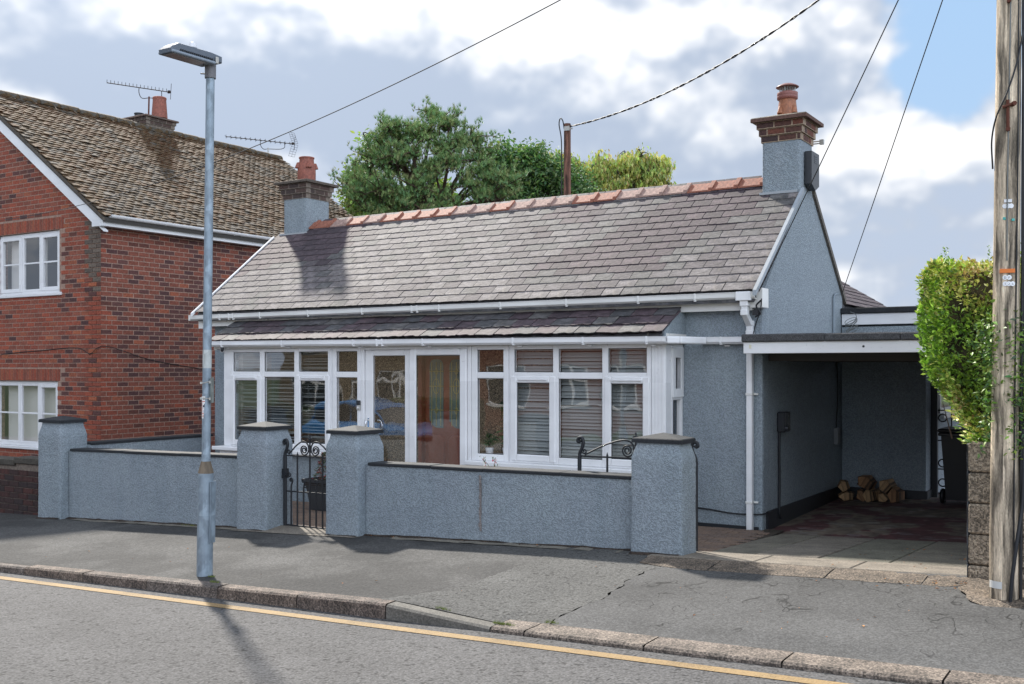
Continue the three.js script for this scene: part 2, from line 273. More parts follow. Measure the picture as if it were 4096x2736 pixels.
function lathe(pts, cx, cy, cz, n = 24) { const g = new THREE.LatheGeometry(pts.map((p) => new THREE.Vector2(p[0], p[1])), n); g.translate(cx, cy, cz); const h = g.toNonIndexed(), uv = h.attributes.uv, p = h.attributes.position, R = Math.max(...pts.map((q) => q[0])); for (let i = 0; i < uv.count; i++) uv.setXY(i, uv.getX(i) * 6.283 * R, p.getY(i)); return h; }
const merge = (l) => (l.length === 1 ? l[0] : mergeGeometries(l.map((g) => (g.index ? g.toNonIndexed() : g))));
function weathered(g) {        // blotches of paint and damp, by place
  if (g.attributes.color) return g; const p = g.attributes.position, c = new Float32Array(p.count * 3);
  for (let i = 0; i < p.count; i++) { const x = p.getX(i), y = p.getY(i), z = p.getZ(i), a = fbm3(x * 1.7, y * 1.7, z * 1.7, 4) - 0.5, b = fbm3(x * 7, y * 1.1, z * 7, 3) - 0.5, k = 0.97 + 0.22 * a + 0.14 * b; c[3 * i] = k * (1 + 0.05 * b); c[3 * i + 1] = k; c[3 * i + 2] = k * (1 - 0.06 * a); }
  g.setAttribute('color', new THREE.BufferAttribute(c, 3)); return g;
}
function mesh(name, geos, m, parent) { const mg = merge(Array.isArray(geos) ? geos : [geos]); if (m === M.render) weathered(mg); const o = new THREE.Mesh(mg, m); o.name = name; (parent || scene).add(o); return o; }
const used = {};
function numbered(n) { const k = used[n] || 0; used[n] = k + 1; return k ? `${n}_${String(k).padStart(3, '0')}` : n; }
function tag(o, label, category, group) { o.name = numbered(o.name); o.userData.label = label; o.userData.category = category; if (group) o.userData.group = group; return o; }
function thing(name, label, category, group) { const g = new THREE.Group(); g.name = name; scene.add(g); return tag(g, label, category, group); }
function part(name, parent) { const g = new THREE.Group(); g.name = name; parent.add(g); return g; }
function struct(name, geos, m, label) { const o = mesh(name, geos, m); o.userData.kind = 'structure'; if (label) o.userData.label = label; return o; }
// many pieces: those with the highest priority become meshes of their own, the rest one joined mesh
function pieces(parent, name, items, limit = 300) {
  const order = items.map((it, i) => i).sort((a, b) => items[b].pri - items[a].pri), own = new Set(order.slice(0, limit)), rest = [];
  items.forEach((it, i) => {
    if (own.has(i)) { const o = new THREE.Mesh(it.geo, it.mat); o.name = name; o.applyMatrix4(it.m); parent.add(o); }
    else {
      let g = it.geo.clone().applyMatrix4(it.m); const n = g.attributes.position.count, col = new Float32Array(n * 3), c = it.mat.color;
      for (let k = 0; k < n; k++) { col[3 * k] = c.r; col[3 * k + 1] = c.g; col[3 * k + 2] = c.b; }
      g.setAttribute('color', new THREE.BufferAttribute(col, 3)); rest.push(g);
    }
  });
  if (rest.length) { const m = items[0].mat.clone(); m.color.setRGB(1, 1, 1); m.vertexColors = true; const o = mesh(name + (/s$/.test(name) ? '' : 's') + '_beyond', rest, m, parent); o.userData.kind = 'stuff'; }
}
const mtx = (x, y, z, rx = 0, ry = 0, rz = 0, sx = 1, sy = 1, sz = 1) => new THREE.Matrix4().compose(new THREE.Vector3(x, y, z), new THREE.Quaternion().setFromEuler(new THREE.Euler(rx, ry, rz)), new THREE.Vector3(sx, sy, sz));
const dist = (x, y, z) => Math.hypot(x, y - 1.87, z);

// ───────────── heights of the ground ─────────────
const roadY = (x, z) => -0.063 + 0.032 * (x + 6) + (z < -3.2 ? 0.015 * (z + 6.2) : 0.045 - 0.015 * (z + 3.2));
function kerbY(x) { const r = roadY(x, -6.2), k = Math.max(0.041 * (x + 7.04), r + 0.06), f = r + 0.035; return lerp(k, f, clamp((x + 5.05) / 0.95)); }
const wallY = (x) => Math.max(0.041 * (x + 7.04) + 0.0625, roadY(x, -6.2) + 0.1);
const pavY = (x, z) => lerp(kerbY(x), wallY(x), clamp((-z - 6.325) / 2.475, 0, 1.25));
const yardY = (x) => 0.02 + 0.012 * (x + 9);
const slabY = (x, z) => 0.20 + 0.035 * (x + 3.6) - 0.055 * (-z - 8.7);
const floorY = (x, z) => 0.055 + 0.035 * (x + 3.6) + 0.018 * (-z - 11.25);
function sheet(x0, x1, z0, z1, step, yf, tone, tz = 0.5) {
  const f0 = typeof x0 === 'function' ? x0 : () => x0, f1 = typeof x1 === 'function' ? x1 : () => x1;
  const nx = Math.max(1, Math.ceil(Math.abs(f1(z0) - f0(z0)) / step)), nz = Math.max(1, Math.ceil(Math.abs(z1 - z0) / step)), pos = [], uv = [], col = [], idx = [];
  for (let j = 0; j <= nz; j++) for (let i = 0; i <= nx; i++) {
    const z = lerp(z0, z1, j / nz), x = lerp(f0(z), f1(z), i / nx); pos.push(x, yf(x, z), z); uv.push(x, z);
    const t = tone ? tone(x, z) : 1; col.push(t, t, t);
  }
  for (let j = 0; j < nz; j++) for (let i = 0; i < nx; i++) { const a = j * (nx + 1) + i, b = a + 1, c = a + nx + 1, d = c + 1; idx.push(a, b, c, b, d, c); }
  const g = new THREE.BufferGeometry(); g.setAttribute('position', new THREE.Float32BufferAttribute(pos, 3)); g.setAttribute('uv', new THREE.Float32BufferAttribute(uv, 2)); g.setAttribute('color', new THREE.Float32BufferAttribute(col, 3)); g.setIndex(idx); g.computeVertexNormals();
  if (g.attributes.normal.getY(0) < 0) { g.setIndex(idx.slice().reverse()); g.computeVertexNormals(); }
  const n = g.toNonIndexed(); return n;
}
const toneRoad = (x, z) => 0.93 + 0.3 * (fbm3(x * 0.35, 1, z * 0.9, 4) - 0.5);
const tonePav = (x, z) => { const n = fbm3(x * 0.8, 5, z * 1.5, 5), w = fbm3(x * 2.3, 9, z * 2.3, 4); return 0.92 + 0.45 * (n - 0.5) - 0.34 * ss(0.46, 0.62, w + 0.16 * ss(-7.1, -6.5, z)); };
// ground under everything, out to the horizon (cut out where the street lies above it)
struct('ground', sheet(-400, 400, 400, -400, 40, (x, z) => -3.2, null), M.grassDark);
struct('garden_soil', [sheet(-60, -15.2, -8.5, -60, 4, (x, z) => wallY(-13) - 0.25, null), sheet(-15.2, 40, -8.9, -60, 4, () => -0.12, null)], M.soil);
struct('road', sheet(-45, 30, -6.2, 0.6, 0.22, roadY, toneRoad), M.road);
{
  const y0 = 0.004, g = []; for (const [z0, z1] of [[-6.028, -5.92]]) g.push(sheet(-45, 30, z0, z1, 0.11, (x, z) => roadY(x, z) + y0, null));
  struct('yellow_line', g, M.yellow, 'worn yellow no-parking line along the kerb');
}
const b1 = (z) => { const p = [[-6.3, -5.22], [-6.55, -5.04], [-6.92, -4.87], [-7.74, -4.88], [-8.52, -4.88], [-9, -4.87]]; for (let i = 0; i < p.length - 1; i++) if (z >= p[i + 1][0]) return lerp(p[i][1], p[i + 1][1], clamp((z - p[i][0]) / (p[i + 1][0] - p[i][0]))); return -4.87; };
const b2 = (z) => -3.74 + 0.03 * Math.sin(z * 5) - 0.012 * Math.sin(z * 17 + 1);
const rag = (f, k) => (z) => f(z) + (hash(Math.round(z * 40), k, 7) - 0.5) * 0.03;
const pavStart = -6.3;
struct('pavement', sheet(-45, (z) => rag(b1, 1)(z) + 0.03, pavStart, -8.95, 0.06, pavY, tonePav), M.pavement);
struct('pavement_patch', sheet((z) => rag(b1, 1)(z), (z) => rag(b2, 2)(z) - 0.007, pavStart - 0.02, -8.85, 0.05, (x, z) => (x > -4.1 ? lerp(kerbY(x) - 0.004, pavY(x, z) + 0.004, ss(-6.4, -6.75, z)) : pavY(x, z) + 0.004), (x, z) => 0.93 + 0.35 * (fbm3(x * 1.4, 3, z * 1.4, 4) - 0.5)), M.patch);
struct('driveway_crossover', sheet((z) => rag(b2, 2)(z) + 0.009, 30, -6.44, -8.6, 0.07, (x, z) => lerp(kerbY(x) + 0.001, pavY(x, z) + 0.009, ss(-6.43, -6.75, z)), (x, z) => 0.95 + 0.3 * (fbm3(x * 0.7, 2, z * 1.5, 5) - 0.5)), M.crossover);
struct('pavement_base', sheet(-5.3, -3.2, -6.4, -8.9, 0.3, (x, z) => pavY(x, z) - 0.035, null), M.soil);
struct('far_pavement', sheet(-60, 30, 0.75, 4, 0.7, (x, z) => roadY(x, 0.6) + 0.1, null), M.renderPlain.clone()).material.color.setRGB(0.24, 0.24, 0.235);
{ // joint strip of old concrete along the foot of the wall
  const g = []; for (let x = -12.4; x < -4.4; x += 0.9) { const w = 0.9 - 0.012; if (x > -9.4 && x < -7.6) continue; g.push(sheet(x, Math.min(x + w, -4.2), -8.66, -8.84, 0.08, (a, z) => pavY(a, z) + 0.006 + 0.01 * (hash(Math.round(a * 7), 2, 3) - 0.5), null)); }
  struct('wall_footing_strip', g, mat([0.27, 0.255, 0.22], { map: T.concrete, bumpMap: T.aggregateBump, bumpScale: 0.004 }));
}
// kerb stones
{
  const kerb = new THREE.Group(); kerb.name = 'kerb'; kerb.userData.kind = 'structure'; scene.add(kerb);
  const stone = (x0, x1, w, m, up0, up1) => {
    const gap = 0.006, a = x0 + gap, b = x1 - gap, za = -6.2, zb = -6.2 - w, ch = 0.018, q = [], n = 6;
    const top = (x) => { const t = (x - x0) / (x1 - x0); return lerp(up0, up1, t); };
    const bot = (x) => roadY(x, -6.2) - 0.15;
    const ring = (x) => [[x, bot(x), za + 0.012], [x, top(x) - ch, za], [x, top(x) - 0.003, za - ch], [x, top(x), zb], [x, bot(x), zb]];
    const rs = []; for (let i = 0; i <= n; i++) rs.push(ring(lerp(a, b, i / n)));
    for (let i = 0; i < n; i++) for (let k = 0; k < 4; k++) q.push([rs[i][k], rs[i + 1][k], rs[i + 1][k + 1], rs[i][k + 1]]);
    q.push([rs[0][0], rs[0][1], rs[0][3], rs[0][4]], [rs[n][4], rs[n][3], rs[n][1], rs[n][0]]);
    mesh('kerb_stone', quadGeo(q), m, kerb);
  };
  for (let k = 0; k < 28; k++) { const x1 = -5.045 - 0.915 * k, x0 = x1 - 0.915; const j = (hash(k, 1, 1) - 0.5) * 0.008; stone(x0, x1, 0.135, M.kerb[k % 3], kerbY(x0) + 0.002 + j, kerbY(x1) + 0.002 + j); }
  stone(-5.045, -4.1, 0.135, M.kerbNew, kerbY(-5.05), kerbY(-4.1));
  const xs = [-4.1, -3.82, -2.91, -2.0, -1.09, -0.18, 0.73, 1.64, 2.55];
  for (let i = 0; i < xs.length - 1; i++) stone(xs[i], xs[i + 1], 0.25, M.kerbFlat[i % 2], kerbY(xs[i]) + 0.003, kerbY(xs[i + 1]) + 0.003);
  const far = []; for (let k = 0; k < 80; k++) { const x0 = -60 + k * 0.915; far.push(box(x0 + 0.005, roadY(x0, 0.6) - 0.1, 0.6, x0 + 0.91, roadY(x0, 0.6) + 0.1, 0.74)); }
  struct('far_kerb', far, M.kerb[0]);
}
// yard of block pavers behind the wall, slabs of the drive, floor of the carport
{
  const yard = struct('yard_paving', [sheet(-12.5, -3.64, -8.95, -11.4, 0.6, (x, z) => yardY(x) - 0.012, null)], mat([0.09, 0.075, 0.06], { map: T.aggregate }));
  const g0 = [0, 1, 2].map((k) => uvm(cbox(-0.0975, -0.03, -0.0475, 0.0975, 0, 0.0475, 0.005), k * 0.31, k * 0.17)), items = [];
  for (let j = 0; j < 23; j++) for (let i = -1; i < 45; i++) {
    const x = -12.4 + i * 0.2 + (j % 2) * 0.1, z = -9.05 - j * 0.1; if (x < -12.45 || x > -3.72 || z < -11.22) continue;
    if (z < -10.75 && x < -4.8 && x > -11.85) continue;
    const vis = (x > -9.4 && x < -7.9 ? 6 : 0) + (x > -4.5 ? 5 : 0) - Math.abs(z + 9.8) * 0.3;
    items.push({ geo: g0[(i + j * 3 + 99) % 3], mat: M.paver[Math.floor(hash(i + 50, j, 5) * 3)], m: mtx(x, yardY(x) + (hash(i + 50, j, 6) - 0.5) * 0.004, z, 0, 0, 0.012), pri: vis });
  }
  pieces(yard, 'paver', items, 300);
  struct('gate_threshold', quadGeo([[[-9.32, pavY(-9.3, -8.6) + 0.006, -8.6], [-7.44, pavY(-7.44, -8.6) + 0.006, -8.6], [-7.44, yardY(-7.44) + 0.004, -9.0], [-9.32, yardY(-9.32) + 0.004, -9.0]].reverse()]), M.slab[2]);
  const drive = struct('driveway', [sheet(-3.66, -1.28, -8.5, -11.3, 0.3, (x, z) => slabY(x, z) - 0.02, null)], M.soil);
  const xs = [-3.64, -3.2, -2.63, -2.03, -1.33], zs = [-9.14, -10.14, -11.25];
  const slabGeo = (x0, x1, z0, z1, t) => { const c = 0.008, q = []; const P = (x, z, d) => [x, slabY(x, z) - d + t, z]; const A = P(x0 + c, z0 - c, 0), B = P(x1 - c, z0 - c, 0), C = P(x1 - c, z1 + c, 0), D = P(x0 + c, z1 + c, 0), a = P(x0, z0, 0.008), b = P(x1, z0, 0.008), cc = P(x1, z1, 0.008), d = P(x0, z1, 0.008); const a2 = P(x0, z0, 0.05), b2_ = P(x1, z0, 0.05), c2 = P(x1, z1, 0.05), d2 = P(x0, z1, 0.05); q.push([A, B, C, D], [a, b, B, A], [b, cc, C, B], [cc, d, D, C], [d, a, A, D], [a2, b2_, b, a], [b2_, c2, cc, b], [c2, d2, d, cc], [d2, a2, a, d]); return quadGeo(q); };
  let k = 0; for (let j = 0; j < 2; j++) for (let i = 0; i < 4; i++) mesh('slab', slabGeo(xs[i] + 0.006, xs[i + 1] - 0.006, zs[j] - 0.006, zs[j + 1] + 0.006, (hash(i, j, 3) - 0.5) * 0.008), M.slab[(k++ * 2 + j) % 3], drive);
  for (const [x0, x1] of [[-3.98, -3.02], [-3.01, -2.21], [-2.2, -1.3]]) mesh('edging_slab', slabGeo(x0, x1, -8.56, -9.12, 0.004), M.edging, drive);
  // rounded concrete lip in front of the drive
  const lip = []; for (const [x0, x1] of [[-3.95, -3.28], [-3.27, -2.32], [-2.31, -1.6], [-1.59, -1.2]]) {
    const q = [], n = 8, e = (x) => clamp((x + 3.98) / 0.4);
    const ring = (x) => { const zf = -8.2 - 0.03 * fbm3(x * 4, 1, 1, 3) - 0.13 * (1 - e(x)) - 0.1 * ss(-1.45, -1.2, x), y1 = slabY(x, -8.56), y0 = pavY(x, zf) + 0.012; const r = []; for (let i = 0; i <= 6; i++) { const t = i / 6; r.push([x, lerp(y0, y1, Math.sin(t * Math.PI / 2)) + (hash(Math.round(x * 50), i, 2) - 0.5) * 0.006, lerp(zf, -8.575, t)]); } r.unshift([x, y0 - 0.08, zf]); return r; };
    const R = []; for (let i = 0; i <= n; i++) R.push(ring(lerp(x0, x1, i / n)));
    for (let i = 0; i < n; i++) for (let s = 0; s < R[0].length - 1; s++) q.push([R[i][s], R[i + 1][s], R[i + 1][s + 1], R[i][s + 1]]);
    lip.push(quadGeo(q));
  }
  lip.forEach((g) => mesh('concrete_lip', g, M.apron, drive));
  struct('carport_floor', sheet(-3.87, -1.28, -11.2, -19.5, 0.25, (x, z) => floorY(x, Math.max(z, -14.6)) + 0.006 * (fbm3(x * 3, 1, z * 3, 3) - 0.5), null), M.floorPaint);
  struct('pole_footing', sheet((z) => -0.95 - 0.36 * Math.sqrt(Math.max(0, 1 - ((z + 8.2) / 0.46) ** 2)) - 0.02 * Math.sin(z * 23), (z) => -0.95 + 0.5 * Math.sqrt(Math.max(0, 1 - ((z + 8.2) / 0.46) ** 2)), -7.742, -8.5, 0.03, (x, z) => pavY(x, z) + 0.004 + 0.022 * ss(-7.74, -7.9, z) + 0.02 * (fbm3(x * 7, 4, z * 7, 3) - 0.5) * ss(-7.74, -7.85, z), null), M.apron);
  // dry leaves, twigs and grit
  const leaf = quadGeo([[[-0.012, 0, 0], [0, 0.004, -0.008], [0.014, 0.001, 0], [0, 0.004, 0.008]]]), im = new THREE.InstancedMesh(leaf, mat([0.3, 0.15, 0.06]), 260); let k2 = 0; const C = new THREE.Color();
  const put = (x, z, y) => { const s = rr(0.3, 1.3); im.setMatrixAt(k2, mtx(x, y + 0.007, z, rr(-0.3, 0.3), rr(0, 6), rr(-0.3, 0.3), s, s, s)); im.setColorAt(k2++, C.setRGB(...pick([[1, 0.9, 0.8], [0.7, 0.6, 0.5], [1.5, 1.5, 1.4], [0.5, 0.4, 0.35]]))); };
  for (let i = 0; i < 110; i++) { const x = rr(-12.3, -4); put(x, -8.8 + Math.abs(gauss()) * 0.05, pavY(x, -8.78)); }
  for (let i = 0; i < 40; i++) { const x = rr(-2.4, -1.3), z = rr(-8.6, -10.5); put(x, z, slabY(x, z)); }
  for (let i = 0; i < 70; i++) { const x = rr(-1.9, -0.6), z = -8.05 - rnd() * 0.3; put(x, z, pavY(x, z) + 0.012); }
  for (let i = 0; i < 40; i++) { const x = rr(-11, -1), z = rr(-6.6, -8.2); put(x, z, pavY(x, z) + 0.006); }
  im.name = 'fallen_leaves'; im.userData.kind = 'stuff'; im.userData.label = 'scattered dry leaves and grit on the paving'; im.userData.category = 'litter'; scene.add(im);
}

// ───────────── roughcast boundary walls, pillars ─────────────
function roughBox(x0, y0, z0, x1, y1, z1, seg = 0.03, amp = 0.009, shape) {
  const g = new THREE.BoxGeometry(x1 - x0, y1 - y0, z1 - z0, Math.max(1, Math.round((x1 - x0) / seg)), Math.max(1, Math.round((y1 - y0) / seg)), Math.max(1, Math.round((z1 - z0) / seg)));
  g.translate((x0 + x1) / 2, (y0 + y1) / 2, (z0 + z1) / 2); const p = g.attributes.position, cx = (x0 + x1) / 2, cz = (z0 + z1) / 2;
  for (let i = 0; i < p.count; i++) {
    let x = p.getX(i), y = p.getY(i), z = p.getZ(i);
    const ex = Math.sign(x - cx) * (Math.abs(Math.abs(x - cx) - (x1 - x0) / 2) < 1e-4 ? 1 : 0), ez = Math.sign(z - cz) * (Math.abs(Math.abs(z - cz) - (z1 - z0) / 2) < 1e-4 ? 1 : 0);
    if (shape) { const s = shape((y - y0) / (y1 - y0)); x = cx + (x - cx) * s; z = cz + (z - cz) * s; }
    const n = (fbm3(x * 52, y * 52, z * 52, 2) - 0.5) * 1.2 * amp + (fbm3(x * 5, y * 5, z * 5, 2) - 0.5) * amp;
    const k = ex && ez ? 0.35 : 1, d = ex && ez ? -0.008 : 0;
    p.setXYZ(i, x + ex * (n * k + d), y, z + ez * (n * k + d));
  }
  g.computeVertexNormals(); return uvm(g);
}
function capGeo(x0, x1, z0, z1, y, t, rise) {
  const q = [], cx = (x0 + x1) / 2, cz = (z0 + z1) / 2, e = 0.008, A = [[x0, z0], [x1, z0], [x1, z1], [x0, z1]], B = [[x0 + e, z0 + e], [x1 - e, z0 + e], [x1 - e, z1 - e], [x0 + e, z1 - e]];
  for (let i = 0; i < 4; i++) { const j = (i + 1) % 4; q.push([[A[j][0], y, A[j][1]], [A[i][0], y, A[i][1]], [A[i][0], y + t, A[i][1]], [A[j][0], y + t, A[j][1]]]); q.push([[A[j][0], y + t, A[j][1]], [A[i][0], y + t, A[i][1]], [B[i][0], y + t + e, B[i][1]], [B[j][0], y + t + e, B[j][1]]]); q.push([[B[j][0], y + t + e, B[j][1]], [B[i][0], y + t + e, B[i][1]], [cx, y + t + rise, cz]]); }
  q.push([[x0, y, z0], [x1, y, z0], [x1, y, z1], [x0, y, z1]]); return quadGeo(q);
}
function pillar(x0, x1, z0, z1, top, label) {
  const t = thing('gate_pillar', label, 'pillar', 'roughcast pillars along the front wall');
  const yb = Math.min(pavY(x0, -8.7), pavY(x1, -8.7)) - 0.1;
  mesh('pillar_body', roughBox(x0, yb, z1, x1, top, z0, 0.026, 0.009, (s) => 1 - 0.16 * ss(0.86, 1.0, s) + 0.02 * ss(0.3, 0.0, s)), M.render, t);
  const o = -0.012; mesh('cap_stone', capGeo(x0 + 0.02 + o, x1 - 0.02 - o, z1 + 0.02 + o, z0 - 0.02 - o, top - 0.004, 0.034, 0.034 + 0.022), M.coping, t);
}
pillar(-13.164, -12.663, -8.68, -9.11, 1.125, 'leftmost roughcast pillar, next to the dark brick garden wall');
pillar(-9.31, -8.819, -8.68, -9.12, 1.15, 'roughcast pillar on the hinge side of the narrow garden gate');
pillar(-7.919, -7.452, -8.68, -9.14, 1.145, 'roughcast pillar between narrow garden gate and long right-hand wall');
pillar(-4.205, -3.698, -8.68, -9.02, 1.19, 'rightmost roughcast pillar, at the mouth of the carport drive');
function lowWall(x0, x1, yTop0, yTop1, label, cuts) {
  const t = thing('front_wall', label, 'wall', 'roughcast front wall');
  const yb = pavY(x0, -8.8) - 0.12, g = roughBox(x0, yb, -9.0, x1, 0.8, -8.8, 0.028, 0.009), p = g.attributes.position;
  for (let i = 0; i < p.count; i++) { const s = clamp((p.getY(i) - yb) / (0.8 - yb)), yt = lerp(yTop0, yTop1, (p.getX(i) - x0) / (x1 - x0)); p.setY(i, yb + (yt - yb) * s); }
  mesh('wall_render', g, M.render, t);
  const n = cuts.length - 1;
  for (let i = 0; i < n; i++) { const a = cuts[i] + 0.002, b = cuts[i + 1] - 0.002, ya = lerp(yTop0, yTop1, (a - x0) / (x1 - x0)), yb2 = lerp(yTop0, yTop1, (b - x0) / (x1 - x0)) + (hash(i, 3, 2) - 0.5) * 0.008; const c = cbox(0, 0, -0.12, b - a, 0.034, 0.12, 0.006); c.applyMatrix4(mtx(a, ya - 0.004, -8.9, 0, 0, Math.atan2(yb2 - ya, b - a))); mesh('coping_stone', c, M.coping, t); }
}
lowWall(-12.66, -9.31, 0.745, 0.80, 'low roughcast wall left of the garden gate, behind the lamp column', [-12.6, -11.5, -10.4, -9.3]);
lowWall(-7.46, -4.2, 0.81, 0.84, 'long low roughcast wall between garden gate and drive', [-7.4, -6.55, -5.9, -5.0, -4.2]);
{ // pale repair streak down the right hand wall
  const q = []; let px0 = -5.93; for (let i = 0; i < 14; i++) { const y0 = 0.78 - i * 0.04, w = 0.014 + 0.014 * hash(i, 1, 9); q.push(box(px0 + (hash(i, 2, 9) - 0.5) * 0.012 - w / 2, y0 - 0.041, -8.795, px0 + w / 2, y0, -8.7865)); }
  tag(mesh('mortar_repair', q, mat([0.36, 0.33, 0.33], { map: T.concrete, bumpMap: T.roughBump, bumpScale: 0.006 })), 'pale vertical mortar repair on the long low wall', 'repair');
}
{
  const t = thing('side_wall', 'low side wall with black coping running back beside the brick house', 'wall');
  mesh('wall_render', roughBox(-12.82, -0.3, -11.25, -12.6, 0.81, -9.1, 0.04, 0.007), M.render, t);
  for (let i = 0; i < 3; i++) mesh('coping_stone', cbox(-12.84, 0.806, -11.26 + i * 0.72, -12.58, 0.842, -10.545 + i * 0.72, 0.006), M.coping, t);
}
{ // soil and grit gathered along the foot of the walls
  const strips = (x0, x1, zw) => { const q = []; let a = null; for (let x = x0; x <= x1; x += 0.04) { const w = 0.012 + 0.05 * ss(0.35, 0.8, fbm3(x * 3.1, 1, 4, 4)) + 0.012 * hash(Math.round(x * 50), 1, 4), h = 0.008 + 0.022 * fbm3(x * 5, 2, 8, 3), y = pavY(x, zw); const r = [[x, y + h, zw - 0.015], [x, y + h * 0.8, zw + w * 0.4], [x, y + 0.002, zw + w]]; if (a) for (let k = 0; k < 2; k++) q.push([a[k], a[k + 1], r[k + 1], r[k]]); a = r; } return quadGeo(q); };
  struct('wall_foot_soil', [strips(-12.65, -9.3, -8.79), strips(-7.45, -4.2, -8.79), strips(-13.15, -12.67, -8.67), strips(-9.3, -8.83, -8.67), strips(-7.9, -7.46, -8.67), strips(-4.2, -3.7, -8.67)], M.soil);
  const tuft = quadGeo([0, 1, 2, 3, 4].map((k) => [[-0.003 + 0.004 * k - 0.008, 0, 0], [0.001 + 0.004 * k - 0.008, 0, 0.002], [(k - 2) * 0.012, 0.028 + 0.006 * (k % 3), (k % 2) * 0.014 - 0.007]])), tl = []; for (const [x, z, n, w] of [[-7.05, -6.33, 26, 0.05], [-4.62, -6.35, 22, 0.06], [-4.06, -6.3, 46, 0.07], [-3.75, -6.45, 26, 0.06], [-10.2, -8.74, 20, 0.1], [-7.3, -6.5, 14, 0.05]]) for (let i = 0; i < n; i++) { const a = x + gauss() * w, b = z + gauss() * 0.012; tl.push([a, pavY(a, b) + 0.002, b]); }
  const im = new THREE.InstancedMesh(tuft, mat([0.16, 0.2, 0.04]), tl.length); tl.forEach((p, i) => im.setMatrixAt(i, mtx(...p, 0, rr(0, 6), 0, rr(0.4, 1), rr(0.3, 0.8), rr(0.4, 1)))); im.name = 'moss_tufts'; im.userData = { kind: 'stuff', label: 'small green moss tufts along the kerb joints', category: 'moss' }; scene.add(im);
}
// neighbour's dark brick garden wall
{
  const t = thing('brick_garden_wall', 'low dark brick garden wall with stone coping left of the pillars', 'wall');
  mesh('mortar_core', box(-16.6, -0.7, -9.08, -13.14, 0.5, -8.9), M.mortarDark, t);
  const cm = mat([0.11, 0.1, 0.085], { map: T.concrete, bumpMap: T.aggregateBump, bumpScale: 0.005 });
  for (let i = 0; i < 4; i++) mesh('coping_stone', cbox(-13.15 - 0.85 * (i + 1), 0.505 - 0.035 * i, -9.13, -13.155 - 0.85 * i, 0.595 - 0.035 * i, -8.86, 0.01), cm, t);
  const bm = [[0.075, 0.03, 0.026], [0.055, 0.028, 0.026], [0.095, 0.035, 0.028], [0.045, 0.028, 0.028]].map((c) => mat(c, { map: T.brick, bumpMap: T.brickBump, bumpScale: 0.004 }));
  const g = [0, 1].map((k) => uvm(cbox(-0.108, -0.036, -0.02, 0.108, 0.036, 0.01, 0.004), k * 0.2, k * 0.1)), it = [];
  for (let j = 0; j < 13; j++) for (let i = 0; i < 16; i++) { const x = -13.25 - i * 0.225 - (j % 2) * 0.1125, y = 0.455 - j * 0.083; if (y > 0.46 - 0.04 * (-13.15 - x)) continue; it.push({ geo: g[(i + j) % 2], mat: bm[Math.floor(hash(i, j, 44) * 4)], m: mtx(x, y, -8.896 + hash(i, j, 45) * 0.005), pri: x }); }
  pieces(t, 'brick', it, 300);
}

